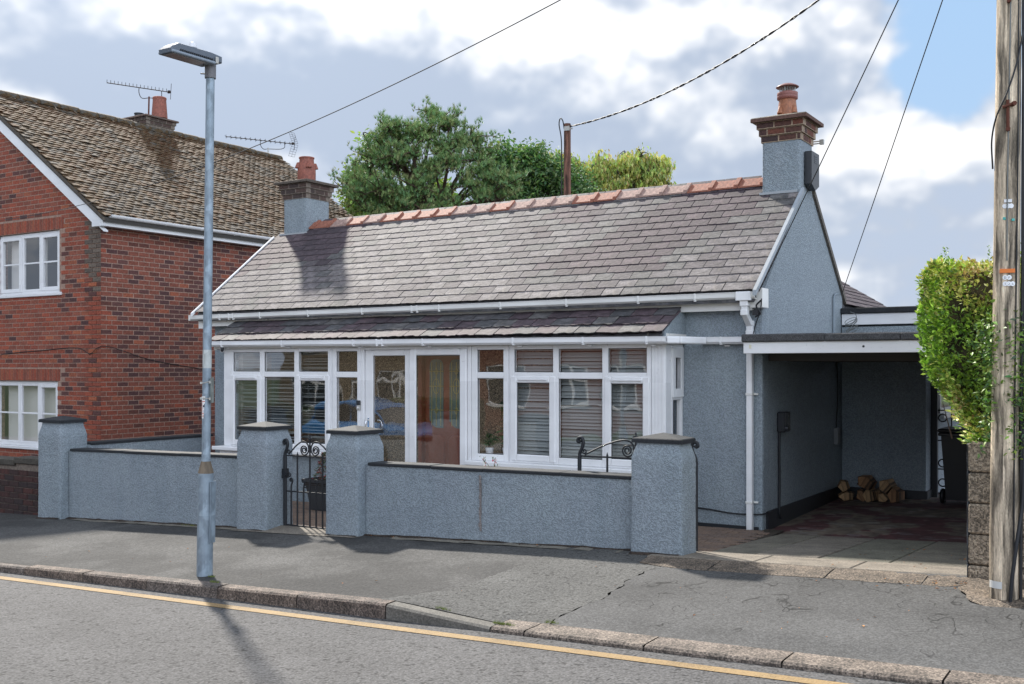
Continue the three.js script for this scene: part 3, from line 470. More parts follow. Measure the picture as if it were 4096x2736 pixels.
// ───────────── wrought iron gates ─────────────
const spiral = (cx, cy, z, r0, r1, a0, turns, n = 34) => { const p = []; for (let i = 0; i <= n; i++) { const t = i / n, a = a0 + turns * 2 * Math.PI * t, r = lerp(r0, r1, Math.pow(t, 0.8)); p.push([cx + r * Math.cos(a), cy + r * Math.sin(a), z]); } return p; };
function ironGate(cx, hw, z, yb, yMid, yTop, label, opt = {}) {
  const t = thing('iron_gate', label, 'gate', 'wrought iron garden gates'), R = 0.0105;
  for (const s of [-1, 1]) {
    const x = cx + s * hw, P = [[x, yb - 0.01, z], [x, yTop - 0.12, z], [x, yTop, z], [x - s * 0.02, yTop + 0.06, z], [x + s * 0.012, yTop + 0.12, z], [x + s * 0.03, yTop + 0.155, z]].map((p) => p);
    const h = s * -1; const top = [[x, yTop - 0.02, z], [x + h * 0.004, yTop + 0.03, z], [x + h * 0.03, yTop + 0.085, z], [x + h * 0.042, yTop + 0.14, z], [x + h * 0.025, yTop + 0.178, z], [x - h * 0.008, yTop + 0.175, z], [x - h * 0.02, yTop + 0.148, z], [x, yTop + 0.135, z], [x + h * 0.008, yTop + 0.15, z]];
    mesh('gate_post', [bar([x, yb - 0.012, z], [x, yTop, z], 0.021, 8), tube(top, 0.018, 32, 7), tube(spiral(x + h * 0.055, yTop + 0.05, z, 0.03, 0.008, Math.PI * 0.9, h * 1.2), 0.0075, 24, 5)], M.iron, t);
  }
  mesh('top_rail', box(cx - hw, yTop - 0.008, z - 0.006, cx + hw, yTop + 0.008, z + 0.006), M.iron, t);
  mesh('middle_rail', box(cx - hw, yMid - 0.008, z - 0.006, cx + hw, yMid + 0.008, z + 0.006), M.iron, t);
  mesh('bottom_rail', box(cx - hw, yb, z - 0.006, cx + hw, yb + 0.016, z + 0.006), M.iron, t);
  const n = 4, st = 2 * hw / n;
  for (let i = 1; i < n; i++) { const x = cx - hw + i * st; if (i === n / 2) continue; mesh('gate_bar', [bar([x, yb + 0.008, z], [x, yTop + 0.02, z], R, 6), bar([x, yTop + 0.012, z], [x, yTop + 0.05, z], 0.012, 6, 0.001)], M.iron, t); }
  for (let i = 0; i < n; i++) { const x = cx - hw + (i + 0.5) * st, sc = spiral(x - 0.005, yMid + 0.13, z, 0.028, 0.006, -0.4, 1.25, 20); mesh('scroll_bar', [bar([x, yb + 0.008, z], [x, yMid + 0.06, z], R, 6), tube([[x, yMid + 0.05, z], [x + 0.006, yMid + 0.08, z], [x + 0.02, yMid + 0.115, z], ...sc.slice(1)], 0.0095, 40, 6)], M.iron, t); }
  for (const s of [-1, 1]) {
    mesh('scrollwork', [tube(spiral(cx + s * 0.088, yTop + 0.075, z, 0.068, 0.014, Math.PI / 2 * (1) + (s > 0 ? Math.PI * 0.5 : -Math.PI * 0.5), s * 2.1, 60), 0.0085, 90, 5), tube([[cx + s * (hw - 0.06), yTop + 0.015, z], [cx + s * (0.45 * hw + 0.02), yTop + 0.13, z], [cx + s * 0.1, yTop + 0.172, z], [cx + s * 0.035, yTop + 0.14, z], [cx + s * 0.012, yTop + 0.05, z]], 0.009, 40, 5)], M.iron, t);
  }
  mesh('finial', [bar([cx, yb, z], [cx, yTop + 0.22, z], R, 6), lathe([[0, 0.26], [0.004, 0.25], [0.012, 0.235], [0.008, 0.222], [0.026, 0.208], [0.008, 0.194], [0.014, 0.18], [0.006, 0.165]], cx, yTop, z, 10), box(cx - 0.03, yTop + 0.2, z - 0.008, cx + 0.03, yTop + 0.214, z + 0.008)], M.iron, t);
  return t;
}
{
  const t = ironGate(-8.397, 0.388, -8.95, 0.03, 0.431, 0.846, 'narrow black wrought iron garden gate between two roughcast pillars');
  mesh('latch', [box(-8.81, 0.58, -8.99, -8.765, 0.69, -8.92), tube(spiral(-8.69, 0.62, -8.92, 0.035, 0.006, Math.PI, -1.2), 0.008, 26, 5), bar([-8.79, 0.61, -8.93], [-8.725, 0.62, -8.92], 0.01)], M.iron, t);
}
ironGate(-4.35, 0.61, -9.1, 0.12, 0.56, 1.0, 'wider iron gate folded open behind the long wall, scrolls showing above the coping');

// ───────────── the cottage ─────────────
const cottage = thing('cottage', 'grey roughcast single-storey cottage with slate roof and glazed porch bay', 'house');
const X0 = -12.6, X1 = -3.86, ZF = -11.3, ZR = -14.6, ZB = -10.8;
const PITCH = Math.atan(0.78);
function slateGeos(w, len, t, n, ragged = 0.004) {
  const out = [];
  for (let k = 0; k < n; k++) {
    const sh = new THREE.Shape(); sh.moveTo(-w / 2, len); sh.lineTo(-w / 2, (hash(k, 1, 8) - 0.3) * ragged);
    for (let i = 1; i < 5; i++) sh.lineTo(-w / 2 + w * i / 5, (hash(k, i + 2, 8) - 0.5) * ragged * 1.6);
    sh.lineTo(w / 2, (hash(k, 9, 8) - 0.3) * ragged); sh.lineTo(w / 2, len); sh.closePath();
    const g = new THREE.ExtrudeGeometry(sh, { depth: t, bevelEnabled: false }); g.rotateX(-Math.PI / 2);   // lies flat: up-slope is −z, thickness is +y
    out.push(uvm(g, k * 0.37, k * 0.23));
  }
  return out;
}
function slateRoof(parent, x0, x1, y0, z0, pitch, gauge, rows, w, len, t, matFn, skip, jit = 0.5, name = 'slate') {
  const gs = slateGeos(w - 0.009, len, t, 6, 0.006 * jit * 2), items = [], tilt = 2.2 * t / len;
  const half = slateGeos(w / 2 - 0.004, len, t, 2, 0.004);
  for (let r = 0; r < rows; r++) {
    const off = r % 2 ? w / 2 : 0, s = r * gauge, y = y0 + s * Math.sin(pitch), z = z0 - s * Math.cos(pitch);
    const n = Math.ceil((x1 - x0) / w) + 1;
    for (let i = 0; i <= n; i++) {
      let x = x0 + w / 2 - off + i * w, g = gs[Math.floor(hash(r, i, 12) * 6)];
      if (x - w / 2 < x0 - 0.01) { if (x < x0 - 0.02) continue; x = x0 + w / 4; g = half[0]; }
      if (x + w / 2 > x1 + 0.01) { if (x > x1 + 0.02) continue; x = x1 - w / 4; g = half[1]; }
      if (skip && skip(x, z)) continue;
      const lift = 2.3 * t + hash(r, i, 13) * 0.004 * jit, ny = Math.cos(pitch) * lift, nz = Math.sin(pitch) * lift;
      items.push({ geo: g, mat: matFn(x, r / rows, r, i), m: mtx(x + (hash(r, i, 14) - 0.5) * 0.006, y + ny, z + nz, pitch - tilt + (hash(r, i, 15) - 0.5) * 0.012 * jit, (hash(r, i, 16) - 0.5) * 0.012 * jit, (hash(r, i, 17) - 0.5) * 0.012 * jit), pri: -dist(x, y, z) });
    }
  }
  pieces(parent, name, items, 300);
}
const roofY = (z) => 2.705 + 0.78 * (-11.04 - z);
{ // main roof
  const roof = mesh('roof', [sidePoly([[-11.06, roofY(-11.06) - 0.02], [-13.0, roofY(-13.0) - 0.02], [-14.75, roofY(-13) - 0.87 * 1.75], [-14.75, roofY(-13) - 0.87 * 1.75 - 0.1], [-13.0, roofY(-13.0) - 0.14], [-11.06, roofY(-11.06) - 0.14]], X0 - 0.1, X1 - 0.01)], SLATE.grey[1], cottage);
  const mf = (x, f, r, i) => {
    const n = fbm3(x * 0.55 - f * 0.9, f * 1.2, 3, 3), h = hash(r, i, 21);
    const patch = 1.5 * Math.exp(-(((x + 5.6 - (f - 0.45) * 1.9) / 0.8) ** 2)) * ss(0.08, 0.3, f) * ss(1.04, 0.88, f);
    const p2 = Math.exp(-(((x + 7.4 - (f - 0.5) * 1.6) / 0.5) ** 2)) * ss(0.3, 0.8, f) * 0.75, p3 = ss(-10.2, -11.4, x) * ss(0.2, 0.7, f) * 1.1;
    const dark = Math.max(patch, p2, p3) + (n - 0.5) * 0.7 + (h - 0.5) * 0.55;
    return dark > 0.52 ? pick3(SLATE.purple, r, i) : dark > 0.26 ? (h > 0.5 ? SLATE.lichen[3] : SLATE.grey[2]) : (hash(r, i, 24) > 0.86 ? SLATE.grey[2] : SLATE.lichen[Math.floor(hash(r, i, 22) * 3)]);
  };
  slateRoof(roof, X0 - 0.13, X1 + 0.0, roofY(-11.04), -11.04, PITCH, 0.163, 15, 0.25, 0.36, 0.0068, mf, (x, z) => (z < -12.62 && (x > -4.36 || x < -12.06)));
  // ridge tiles
  const ry = roofY(-13.0) + 0.04, L = 0.345;
  const wing = (s, a, b, y, th) => { const q = [], w = 0.145, dy = w * 0.78; const P = (x, k, o) => [x, y - k * dy + o, -13.0 + s * k * w]; q.push([P(a, 0, th), P(b, 0, th), P(b, 1, th), P(a, 1, th)], [P(a, 1, th), P(b, 1, th), P(b, 1, -0.006), P(a, 1, -0.006)], [P(a, 0, th), P(a, 1, th), P(a, 1, -0.006), P(a, 0, -0.006)], [P(b, 0, th), P(b, 1, th), P(b, 1, -0.006), P(b, 0, -0.006)]); return quadGeo(q); };
  const tile = [wing(1, -L + 0.004, -0.004, 0, 0.014), wing(-1, -L + 0.004, -0.004, 0, 0.014), wing(1, -0.05, 0.007, 0.016, 0.026), wing(-1, -0.05, 0.007, 0.016, 0.026)].map((g) => g.translate(0, 0, 13.0));
  const base = merge(tile.map((g) => uvm(g)));
  for (let k = 0; k < 23; k++) { const x = -11.62 + L * k; if (x > -4.0) break; const o = new THREE.Mesh(base, k % 5 === 0 || k > 18 ? M.terracotta : hash(k, 2, 2) > 0.3 ? M.terracottaLichen : M.terracotta); o.name = 'ridge_tile'; o.position.set(x, ry + (hash(k, 1, 3) - 0.5) * 0.008, -13.0); o.rotation.z = (hash(k, 3, 3) - 0.5) * 0.01; roof.add(o); }
  const o = new THREE.Mesh(base, M.terracotta); o.name = 'ridge_tile'; o.position.set(-11.62 - L + 0.0, ry, -13.0); roof.add(o);
  // verges
  const vg = (x0, x1, t, up, mm) => mesh('verge', sidePoly([[-10.98, roofY(-10.98) + up], [-12.72, roofY(-12.72) + up], [-12.72, roofY(-12.72) + up - t], [-10.98, roofY(-10.98) + up - t]], x0, x1), mm, roof);
  vg(X1 + 0.0, X1 + 0.04, 0.06, 0.05, mat([0.38, 0.42, 0.46], { map: T.blotch, roughness: 0.5 }));
  vg(X0 - 0.165, X0 - 0.135, 0.05, 0.045, M.white);
  mesh('rear_verge', sidePoly([[-13.2, roofY(-13) - 0.87 * 0.2 + 0.06], [-14.7, roofY(-13) - 0.87 * 1.7 + 0.06], [-14.7, roofY(-13) - 0.87 * 1.7 - 0.02], [-13.2, roofY(-13) - 0.87 * 0.2 - 0.02]], X1 - 0.06, X1 + 0.03), mat([0.2, 0.18, 0.16], { map: T.concrete }), roof);
}
function pick3(a, r, i) { return a[Math.floor(hash(r, i, 23) * a.length)]; }
// walls
const PLY = -0.15;
mesh('front_wall_left', roughBox(X0, PLY, -11.55, -11.7, 2.6, ZF, 0.05, 0.006), M.render, cottage);
mesh('front_wall_right', roughBox(-4.92, PLY, -11.55, X1, 2.66, ZF, 0.035, 0.007), M.render, cottage);
mesh('front_wall_head', box(-11.7, 2.3, -11.55, -4.92, 2.7, -11.302), M.renderPlain, cottage);
mesh('gable_wall', (() => { const g = sidePoly([[-11.35, PLY], [-11.35, 2.72], [-13.0, roofY(-13.0) - 0.01], [-14.6, roofY(-13) - 0.87 * 1.6 - 0.01], [-14.6, PLY]], X1 - 0.22, X1 - 0.002); return g; })(), M.render, cottage);
mesh('gable_wall_left', sidePoly([[-11.35, PLY], [-11.35, 2.5], [-13.0, roofY(-13.0) - 0.15], [-14.6, 2.55], [-14.6, PLY]], X0 + 0.002, X0 + 0.22), M.render, cottage);
mesh('rear_wall', box(X0, PLY, ZR, X1 - 0.23, 2.6, ZR + 0.2), M.room, cottage);
mesh('corner_render_edge', roughBox(X1 - 0.06, 0, -11.4, X1 + 0.006, 2.0, -11.294, 0.03, 0.008), M.render, cottage);
mesh('plinth', [box(-4.9, PLY, -11.3, -3.9, 0.1, -11.286), box(X1 + 0.001, PLY, -14.5, X1 + 0.02, 0.26, -11.42)], M.black, cottage);
// inner pebbledashed wall of the porch, rooms either side
mesh('porch_inner_wall', [box(-10.1, PLY, -11.5, -8.62, 2.3, -11.32), box(-7.82, PLY, -11.5, -6.5, 2.3, -11.32), box(-8.62, 2.08, -11.5, -7.82, 2.3, -11.32)], M.dash, cottage);
mesh('interior', [box(X0 + 0.23, 0.02, -14.38, X1 - 0.24, 0.06, -11.56), box(-11.69, 0.02, -11.56, -5.03, 0.06, ZB - 0.08), box(X0 + 0.23, 2.25, -14.38, X1 - 0.24, 2.29, -11.31), box(-9.75, 0.06, -14.38, -9.68, 2.24, -11.52), box(-6.9, 0.06, -14.38, -6.83, 2.24, -11.52), box(-11.69, 0.06, -11.53, -11.6, 2.24, -10.95), box(-9.6, 0.06, -14.3, -7, 2.24, -14.2)], M.room, cottage);
{ // mahogany front door inside the porch
  const d = mesh('inner_door', [cbox(-8.58, 0.06, -11.45, -7.86, 2.05, -11.38, 0.004)], M.mahogany, cottage);
  mesh('door_frame', [box(-8.64, 0.06, -11.42, -8.585, 2.1, -11.31), box(-7.855, 0.06, -11.42, -7.8, 2.1, -11.31), box(-8.585, 2.055, -11.42, -7.855, 2.1, -11.31)], M.mahogany, cottage);
  const arch = (x0, x1, y0, y1, inv) => { const sh = new THREE.Shape(), c = (x0 + x1) / 2; sh.moveTo(x0, y0 + (inv ? 0.09 : 0)); if (inv) sh.bezierCurveTo(x0 + 0.05, y0 + 0.09, c - 0.08, y0, c + (inv) * 0.06, y0); sh.lineTo(x1, y0); sh.lineTo(x1, y1 - 0.12); sh.bezierCurveTo(x1, y1, c + 0.05, y1, c, y1); sh.bezierCurveTo(c - 0.05, y1, x0, y1, x0, y1 - 0.12); sh.closePath(); return sh; };
  for (const [a, b] of [[-8.5, -8.27], [-8.17, -7.94]]) {
    const g = new THREE.ExtrudeGeometry(arch(a, b, 1.06, 1.98, 0.6), { depth: 0.006, bevelEnabled: false }); g.translate(0, 0, -11.382); mesh('leaded_pane', uvm(g), mat([0.13, 0.17, 0.15], { roughness: 0.12 }), d);
    const c = (a + b) / 2, z = -11.372, L = []; for (const x of [a + 0.04, c, b - 0.04]) L.push(bar([x, 1.09, z], [x, 1.94, z], 0.0055, 4)); for (const y of [1.3, 1.62, 1.82]) L.push(bar([a, y, z], [b, y, z], 0.0055, 4));
    const ov = []; for (let i = 0; i <= 20; i++) ov.push([c + 0.05 * Math.cos(i / 20 * 6.283), 1.62 + 0.1 * Math.sin(i / 20 * 6.283), z]); L.push(tube(ov, 0.0045, 28, 4));
    for (const y of [1.3, 1.82]) L.push(tube([[c, y + 0.045, z], [c + 0.025, y, z], [c, y - 0.045, z], [c - 0.025, y, z], [c, y + 0.045, z]], 0.004, 16, 4));
    mesh('leading', L, M.brass, d);
    const p = new THREE.ExtrudeGeometry(arch(a, b, 0.25, 0.95, 0), { depth: 0.012, bevelEnabled: true, bevelSize: 0.022, bevelThickness: 0.022, bevelSegments: 2 }); p.translate(0, 0, -11.385); mesh('door_panel', uvm(p), M.mahogany, d);
  }
}
// glazed bay
mesh('bay_dwarf_wall', [roughBox(-11.78, PLY, -10.98, -9.2, 0.655, ZB - 0.02, 0.05, 0.006), roughBox(-7.44, PLY, -10.98, -4.84, 0.655, ZB - 0.02, 0.05, 0.006), box(-11.78, PLY, -11.29, -11.6, 0.65, -10.99), box(-5.02, PLY, -11.29, -4.84, 0.65, -10.99)], M.render, cottage);
for (const a of [[-11.99, 0.66, -10.95, -9.16, 0.715, -10.70], [-7.46, 0.66, -10.95, -4.74, 0.715, -10.70], [-11.9, 0.61, -10.93, -11.4, 0.657, -10.77], [-4.94, 0.66, -11.29, -4.74, 0.715, -10.96]]) mesh('sill', cbox(...a, 0.008), M.white, cottage);
const FB = 0.715, G0 = 0.80, G1 = 1.735, G2 = 1.812, G3 = 2.09, FT = 2.14;
function glazing(win, x0, x1, y0, y1, z, flat) { const g = quadGeo([[[x0, y0, z], [x1, y0, z], [x1, y1, z], [x0, y1, z]]]); uvm(g, hash(Math.round(x0 * 99), 1, 1) * 3, hash(Math.round(y0 * 99), 2, 1) * 3); mesh('pane', g, flat ? M.glassFlat : M.glass, win); const t = 0.007, k = 0.004; mesh('gasket', [box(x0, y0, z, x0 + t, y1, z + k), box(x1 - t, y0, z, x1, y1, z + k), box(x0 + t, y0, z, x1 - t, y0 + t, z + k), box(x0 + t, y1 - t, z, x1 - t, y1, z + k)], M.gasket, win); }
function ring(x0, x1, y0, y1, wx, wy, z0, z1, c = 0.008) { return [cbox(x0, y0, z0, x0 + wx, y1, z1, c), cbox(x1 - wx, y0, z0, x1, y1, z1, c), cbox(x0 + wx, y0, z0, x1 - wx, y0 + wy, z1 - 0.0015, c), cbox(x0 + wx, y1 - wy, z0, x1 - wx, y1, z1 - 0.0015, c)]; }
function bayWindow(x0, x1, lights) {
  const zf = ZB, zb = ZB - 0.07, bars = [];
  bars.push(cbox(x0, FB, zb, lights[0][0], FT, zf, 0.006), cbox(lights[lights.length - 1][1], FB, zb, x1, FT, zf, 0.006));
  for (let i = 0; i < lights.length - 1; i++) bars.push(cbox(lights[i][1], FB, zb, lights[i + 1][0], FT, zf, 0.008));
  for (const [a, b] of lights) bars.push(cbox(a, FB, zb, b, G0, zf - 0.0015, 0.008), cbox(a, G1, zb, b, G2, zf - 0.0015, 0.008), cbox(a, G3, zb, b, FT, zf - 0.0015, 0.006));
  const w = mesh('window', bars, M.white, cottage);
  for (const [a, b, open] of lights) {
    glazing(w, a, b, G2, G3, zf - 0.032);
    if (!open) glazing(w, a, b, G0, G1, zf - 0.032);
    else { const X = a - 0.04, Y = b + 0.04; const s = mesh('sash', [...ring(X, Y, 0.74, 1.765, 0.085, 0.08, zf - 0.03, zf + 0.018, 0.012)], M.white, w); glazing(w, X + 0.085, Y - 0.085, 0.82, 1.685, zf - 0.012); mesh('trickle_vent', cbox((a + b) / 2 - 0.2, 1.715, zf + 0.016, (a + b) / 2 + 0.2, 1.733, zf + 0.032, 0.004), M.white, w); }
  }
  return w;
}
bayWindow(-11.82, -9.735, [[-11.652, -11.106, 1], [-11.021, -10.434, 0], [-10.353, -9.805, 1]]);
bayWindow(-9.728, -9.222, [[-9.654, -9.282, 0]]);
bayWindow(-7.418, -6.872, [[-7.339, -6.949, 0]]);
bayWindow(-6.866, -4.975, [[-6.796, -6.249, 1], [-6.175, -5.593, 0], [-5.519, -5.03, 1]]);
mesh('corner_post', [cbox(-4.973, FB, ZB - 0.17, -4.80, FT, ZB + 0.0, 0.012)], M.white, cottage);
for (let k = 0; k < 4; k++) mesh('corner_bead', cbox(-4.965 + k * 0.04, FB, ZB, -4.94 + k * 0.04, FT, ZB + 0.006, 0.003), M.white, cottage);
mesh('corner_post', cbox(-11.84, FB, ZB - 0.17, -11.822, FT, ZB - 0.002, 0.005), M.white, cottage);
{ // return lights at both ends of the bay
  for (const [x, s] of [[-4.80, 1], [-11.84, -1]]) {
    const za = -10.972, zb = -11.295, w = mesh('window', [cbox(x - 0.06, FB, zb, x, FT, zb + 0.05, 0.006), cbox(x - 0.06, FB, za - 0.045, x, FT, za, 0.006), cbox(x - 0.06, FB, zb + 0.05, x - 0.001, G0, za - 0.045, 0.006), cbox(x - 0.06, 1.5, zb + 0.05, x - 0.001, 1.57, za - 0.045, 0.006), cbox(x - 0.06, 2.08, zb + 0.05, x - 0.001, FT, za - 0.045, 0.006)], M.white, cottage);
    const q = (y0, y1) => mesh('pane', quadGeo([[[x - 0.03, y0, za - 0.045], [x - 0.03, y0, zb + 0.05], [x - 0.03, y1, zb + 0.05], [x - 0.03, y1, za - 0.045]]]), M.glass, w); q(G0, 1.5); q(1.57, 2.08);
    const xs = s > 0 ? x : x - 0.075; const o = 0.016, tilt = mesh('sash', [cbox(0, -0.57, zb + 0.01, o, 0, zb + 0.085, 0.005), cbox(0, -0.57, za - 0.085, o, 0, za - 0.005, 0.005), cbox(0, -0.57, zb + 0.085, o, -0.47, za - 0.085, 0.005), cbox(0, -0.12, zb + 0.085, o, 0, za - 0.085, 0.005)], M.white, w); tilt.position.set(xs, 2.1, 0); tilt.rotation.z = s > 0 ? 0.0 : -0.12;
  }
}
{ // sliding porch doors
  const zb = ZB - 0.09;
  const d = mesh('sliding_door', [cbox(-9.218, 0.04, zb, -9.165, FT, ZB, 0.005), cbox(-7.482, 0.04, zb, -7.424, FT, ZB, 0.005), cbox(-9.165, 2.105, zb, -7.482, FT, ZB - 0.002, 0.005), cbox(-9.165, 0.03, zb, -7.482, 0.09, ZB - 0.002, 0.005)], M.white, cottage);
  mesh('fixed_leaf', ring(-9.163, -8.36, 0.092, 2.103, 0.135, 0.077, zb + 0.01, ZB - 0.025, 0.01), M.white, d); glazing(d, -9.028, -8.41, 0.169, 2.026, ZB - 0.045);
  mesh('sliding_leaf', ring(-8.385, -7.486, 0.092, 2.112, 0.105, 0.085, ZB - 0.02, ZB + 0.02, 0.012), M.white, d); glazing(d, -8.28, -7.591, 0.177, 2.027, ZB - 0.004);
  mesh('handle', [tube([[-9.1, 0.99, ZB - 0.02], [-9.1, 1.0, ZB + 0.02], [-9.105, 1.08, ZB + 0.035], [-9.1, 1.16, ZB + 0.02], [-9.1, 1.17, ZB - 0.02]], 0.011, 24, 8), cbox(-9.115, 0.86, ZB - 0.026, -9.085, 1.2, ZB - 0.015, 0.004), tube([[-8.98, 0.99, ZB - 0.05], [-8.95, 1.0, ZB - 0.09], [-8.93, 1.08, ZB - 0.1], [-8.95, 1.16, ZB - 0.09], [-8.98, 1.17, ZB - 0.05]], 0.009, 20, 6)], M.chrome, d);
}
// fascias, gutters, bay roof
const gutterProfile = [[0, 0.1], [0.0, 0], [0.02, -0.012], [0.085, -0.012], [0.112, 0.02], [0.112, 0.082], [0.118, 0.085], [0.118, 0.095], [0.106, 0.095], [0.104, 0.03], [0.082, 0], [0.022, 0], [0.012, 0.006], [0.012, 0.1]];
function gutter(x0, x1, y0, y1, zBack, m, brackets, joints, name) {
  const sh = gutterProfile.map(([o, h]) => [zBack + o, h * 0.74]), g = sidePoly(sh, 0, x1 - x0), p = g.attributes.position;
  for (let i = 0; i < p.count; i++) { const t = p.getX(i) / (x1 - x0); p.setY(i, p.getY(i) + lerp(y0, y1, t)); } g.translate(x0, 0, 0);
  const o = mesh('gutter', g, m, cottage);
  const yy = (x) => lerp(y0, y1, (x - x0) / (x1 - x0));
  for (const x of brackets) mesh('gutter_bracket', [cbox(x - 0.013, yy(x) - 0.018, zBack, x + 0.013, yy(x) + 0.002, zBack + 0.116, 0.004), cbox(x - 0.013, yy(x) + 0.0, zBack + 0.112, x + 0.013, yy(x) + 0.074, zBack + 0.123, 0.004), cbox(x + 0.013, yy(x) - 0.035, zBack - 0.01, x + 0.07, yy(x) - 0.018, zBack + 0.03, 0.003)], m, o);
  for (const x of joints) mesh('gutter_union', [0, 1].flatMap((k) => [cbox(x - 0.06 + k * 0.09, yy(x) - 0.02, zBack, x - 0.03 + k * 0.09, yy(x), zBack + 0.118, 0.004), cbox(x - 0.06 + k * 0.09, yy(x), zBack + 0.113, x - 0.03 + k * 0.09, yy(x) + 0.075, zBack + 0.125, 0.004)]).concat([cbox(x - 0.03, yy(x) + 0.005, zBack + 0.112, x + 0.03, yy(x) + 0.066, zBack + 0.1195, 0.002)]), m, o);
  return o;
}
mesh('fascia', [cbox(-12.74, 2.5, -11.18, -3.93, 2.72, -11.15, 0.003), cbox(-12.76, 2.47, -11.3, -12.66, 2.76, -11.13, 0.003), cbox(-3.945, 2.525, -11.33, -3.80, 2.74, -11.13, 0.004)], M.whiteDirty, cottage);
mesh('soffit', box(-12.6, 2.51, -11.29, -3.95, 2.52, -11.18), M.cream, cottage);
const mg = gutter(-12.86, -3.86, 2.602, 2.626, -11.15, M.whiteDirty, [-12.2, -11.35, -10.4, -9.4, -8.1, -7.15, -6.2, -5.25, -4.55], [-11.95, -8.5], 'main');
mesh('stop_end', cbox(-12.875, 2.592, -11.15, -12.858, 2.676, -11.03, 0.003), M.whiteDirty, mg);
mesh('bay_fascia', [cbox(-11.93, 2.142, -10.82, -4.76, 2.25, -10.74, 0.004), cbox(-11.98, 2.13, -11.25, -11.93, 2.2, -10.735, 0.004), box(-11.83, 2.142, -11.3, -4.8, 2.16, -10.83), cbox(-4.83, 2.142, -11.3, -4.76, 2.25, -10.83, 0.004)], M.cream, cottage);
const bg = gutter(-12.06, -4.72, 2.184, 2.142, -10.735, M.white, [-11.7, -10.5, -9.2, -8.05, -6.7, -5.75, -4.95], [-8.75], 'bay');
{ // the bay gutter turns back to the wall and runs on to the carport
  const sq = (a, b, y0, y1) => { const A = new THREE.Vector3(...a), B = new THREE.Vector3(...b), L = A.distanceTo(B), g = cbox(0, y0, -0.055, L, y1, 0.055, 0.012); g.applyMatrix4(mtx(a[0], a[1], a[2], 0, -Math.atan2(b[2] - a[2], b[0] - a[0]), 0)); return g; };
  mesh('gutter_corner', [sq([-4.74, 2.142, -10.68], [-4.62, 2.142, -10.76], -0.01, 0.07), sq([-4.63, 2.142, -10.74], [-4.5, 2.142, -11.16], -0.01, 0.07)], M.white, bg);
  const g2 = gutter(-4.56, -3.93, 2.144, 2.138, -11.29, M.white, [-4.3, -4.0], [], 'link');
}
mesh('soffit_bay', box(-11.98, 2.2, -11.28, -4.78, 2.21, -10.75), M.cream, cottage);
{
  const bp = Math.atan2(0.32, 0.56), by = 2.238, bz = -10.63;
  const br = mesh('bay_roof', [sidePoly([[bz - 0.02, by - 0.03], [bz - 0.02, by - 0.01], [bz - 0.66, by + 0.36], [bz - 0.66, by - 0.03]], -11.93, -4.79)], SLATE.grey[0], cottage);
  slateRoof(br, -11.98, -4.74, by, bz, bp, 0.2, 3, 0.278, 0.34, 0.011, (x, f, r, i) => (hash(r, i, 31) > 0.45 ? pick3(SLATE.purple, r, i) : r === 0 && x < -7 && hash(r, i, 33) > 0.4 ? SLATE.lichen[3] : pick3(SLATE.grey, r, i)), null, 1.6);
  mesh('bay_cheek', sidePoly([[-10.7, 2.2], [-11.3, 2.2], [-11.3, 2.62], [-10.7, 2.27]], -4.79, -4.765), M.render, br);
}
{ // rainwater pipe
  const y0 = floorY(-4, -11.2) - 0.02, s = 0.033, seg = (a, b) => { const A = new THREE.Vector3(...a), B = new THREE.Vector3(...b), L = A.distanceTo(B), g = cbox(-s, 0, -s, s, L, s, 0.006); g.applyQuaternion(new THREE.Quaternion().setFromUnitVectors(new THREE.Vector3(0, 1, 0), B.clone().sub(A).normalize())); g.translate(...a); return g; };
  const p = mesh('downpipe', [seg([-3.985, y0, -11.25], [-3.985, 2.36, -11.25]), seg([-3.985, 2.34, -11.255], [-3.985, 2.47, -11.075]), seg([-3.985, 2.45, -11.085], [-3.985, 2.6, -11.085])], M.white, cottage);
  mesh('gutter_outlet', [cbox(-4.07, 2.6, -11.15, -3.9, 2.7, -11.02, 0.006), cbox(-4.03, 2.54, -11.13, -3.94, 2.62, -11.04, 0.006)], M.white, p);
  for (const y of [2.44, 2.33, 2.22]) mesh('pipe_collar', cbox(-4.024, y, y > 2.4 ? -11.126 : -11.29, -3.946, y + 0.06, y > 2.4 ? -11.044 : -11.21, 0.006), M.white, p);
  for (const y of [0.36, 1.56]) mesh('pipe_clip', [cbox(-4.024, y, -11.292, -3.946, y + 0.03, -11.21, 0.004), cbox(-3.946, y + 0.004, -11.29, -3.9, y + 0.026, -11.27, 0.004)], M.whiteDirty, p);
}
mesh('wall_cable', [tube([[-4.9, 0.27, -11.28], [-4.5, 0.262, -11.28], [-4.2, 0.235, -11.275], [-3.95, 0.24, -11.275], [-3.84, 0.25, -11.3], [-3.83, 0.26, -11.6]], 0.009, 30, 5)], M.cable, cottage);
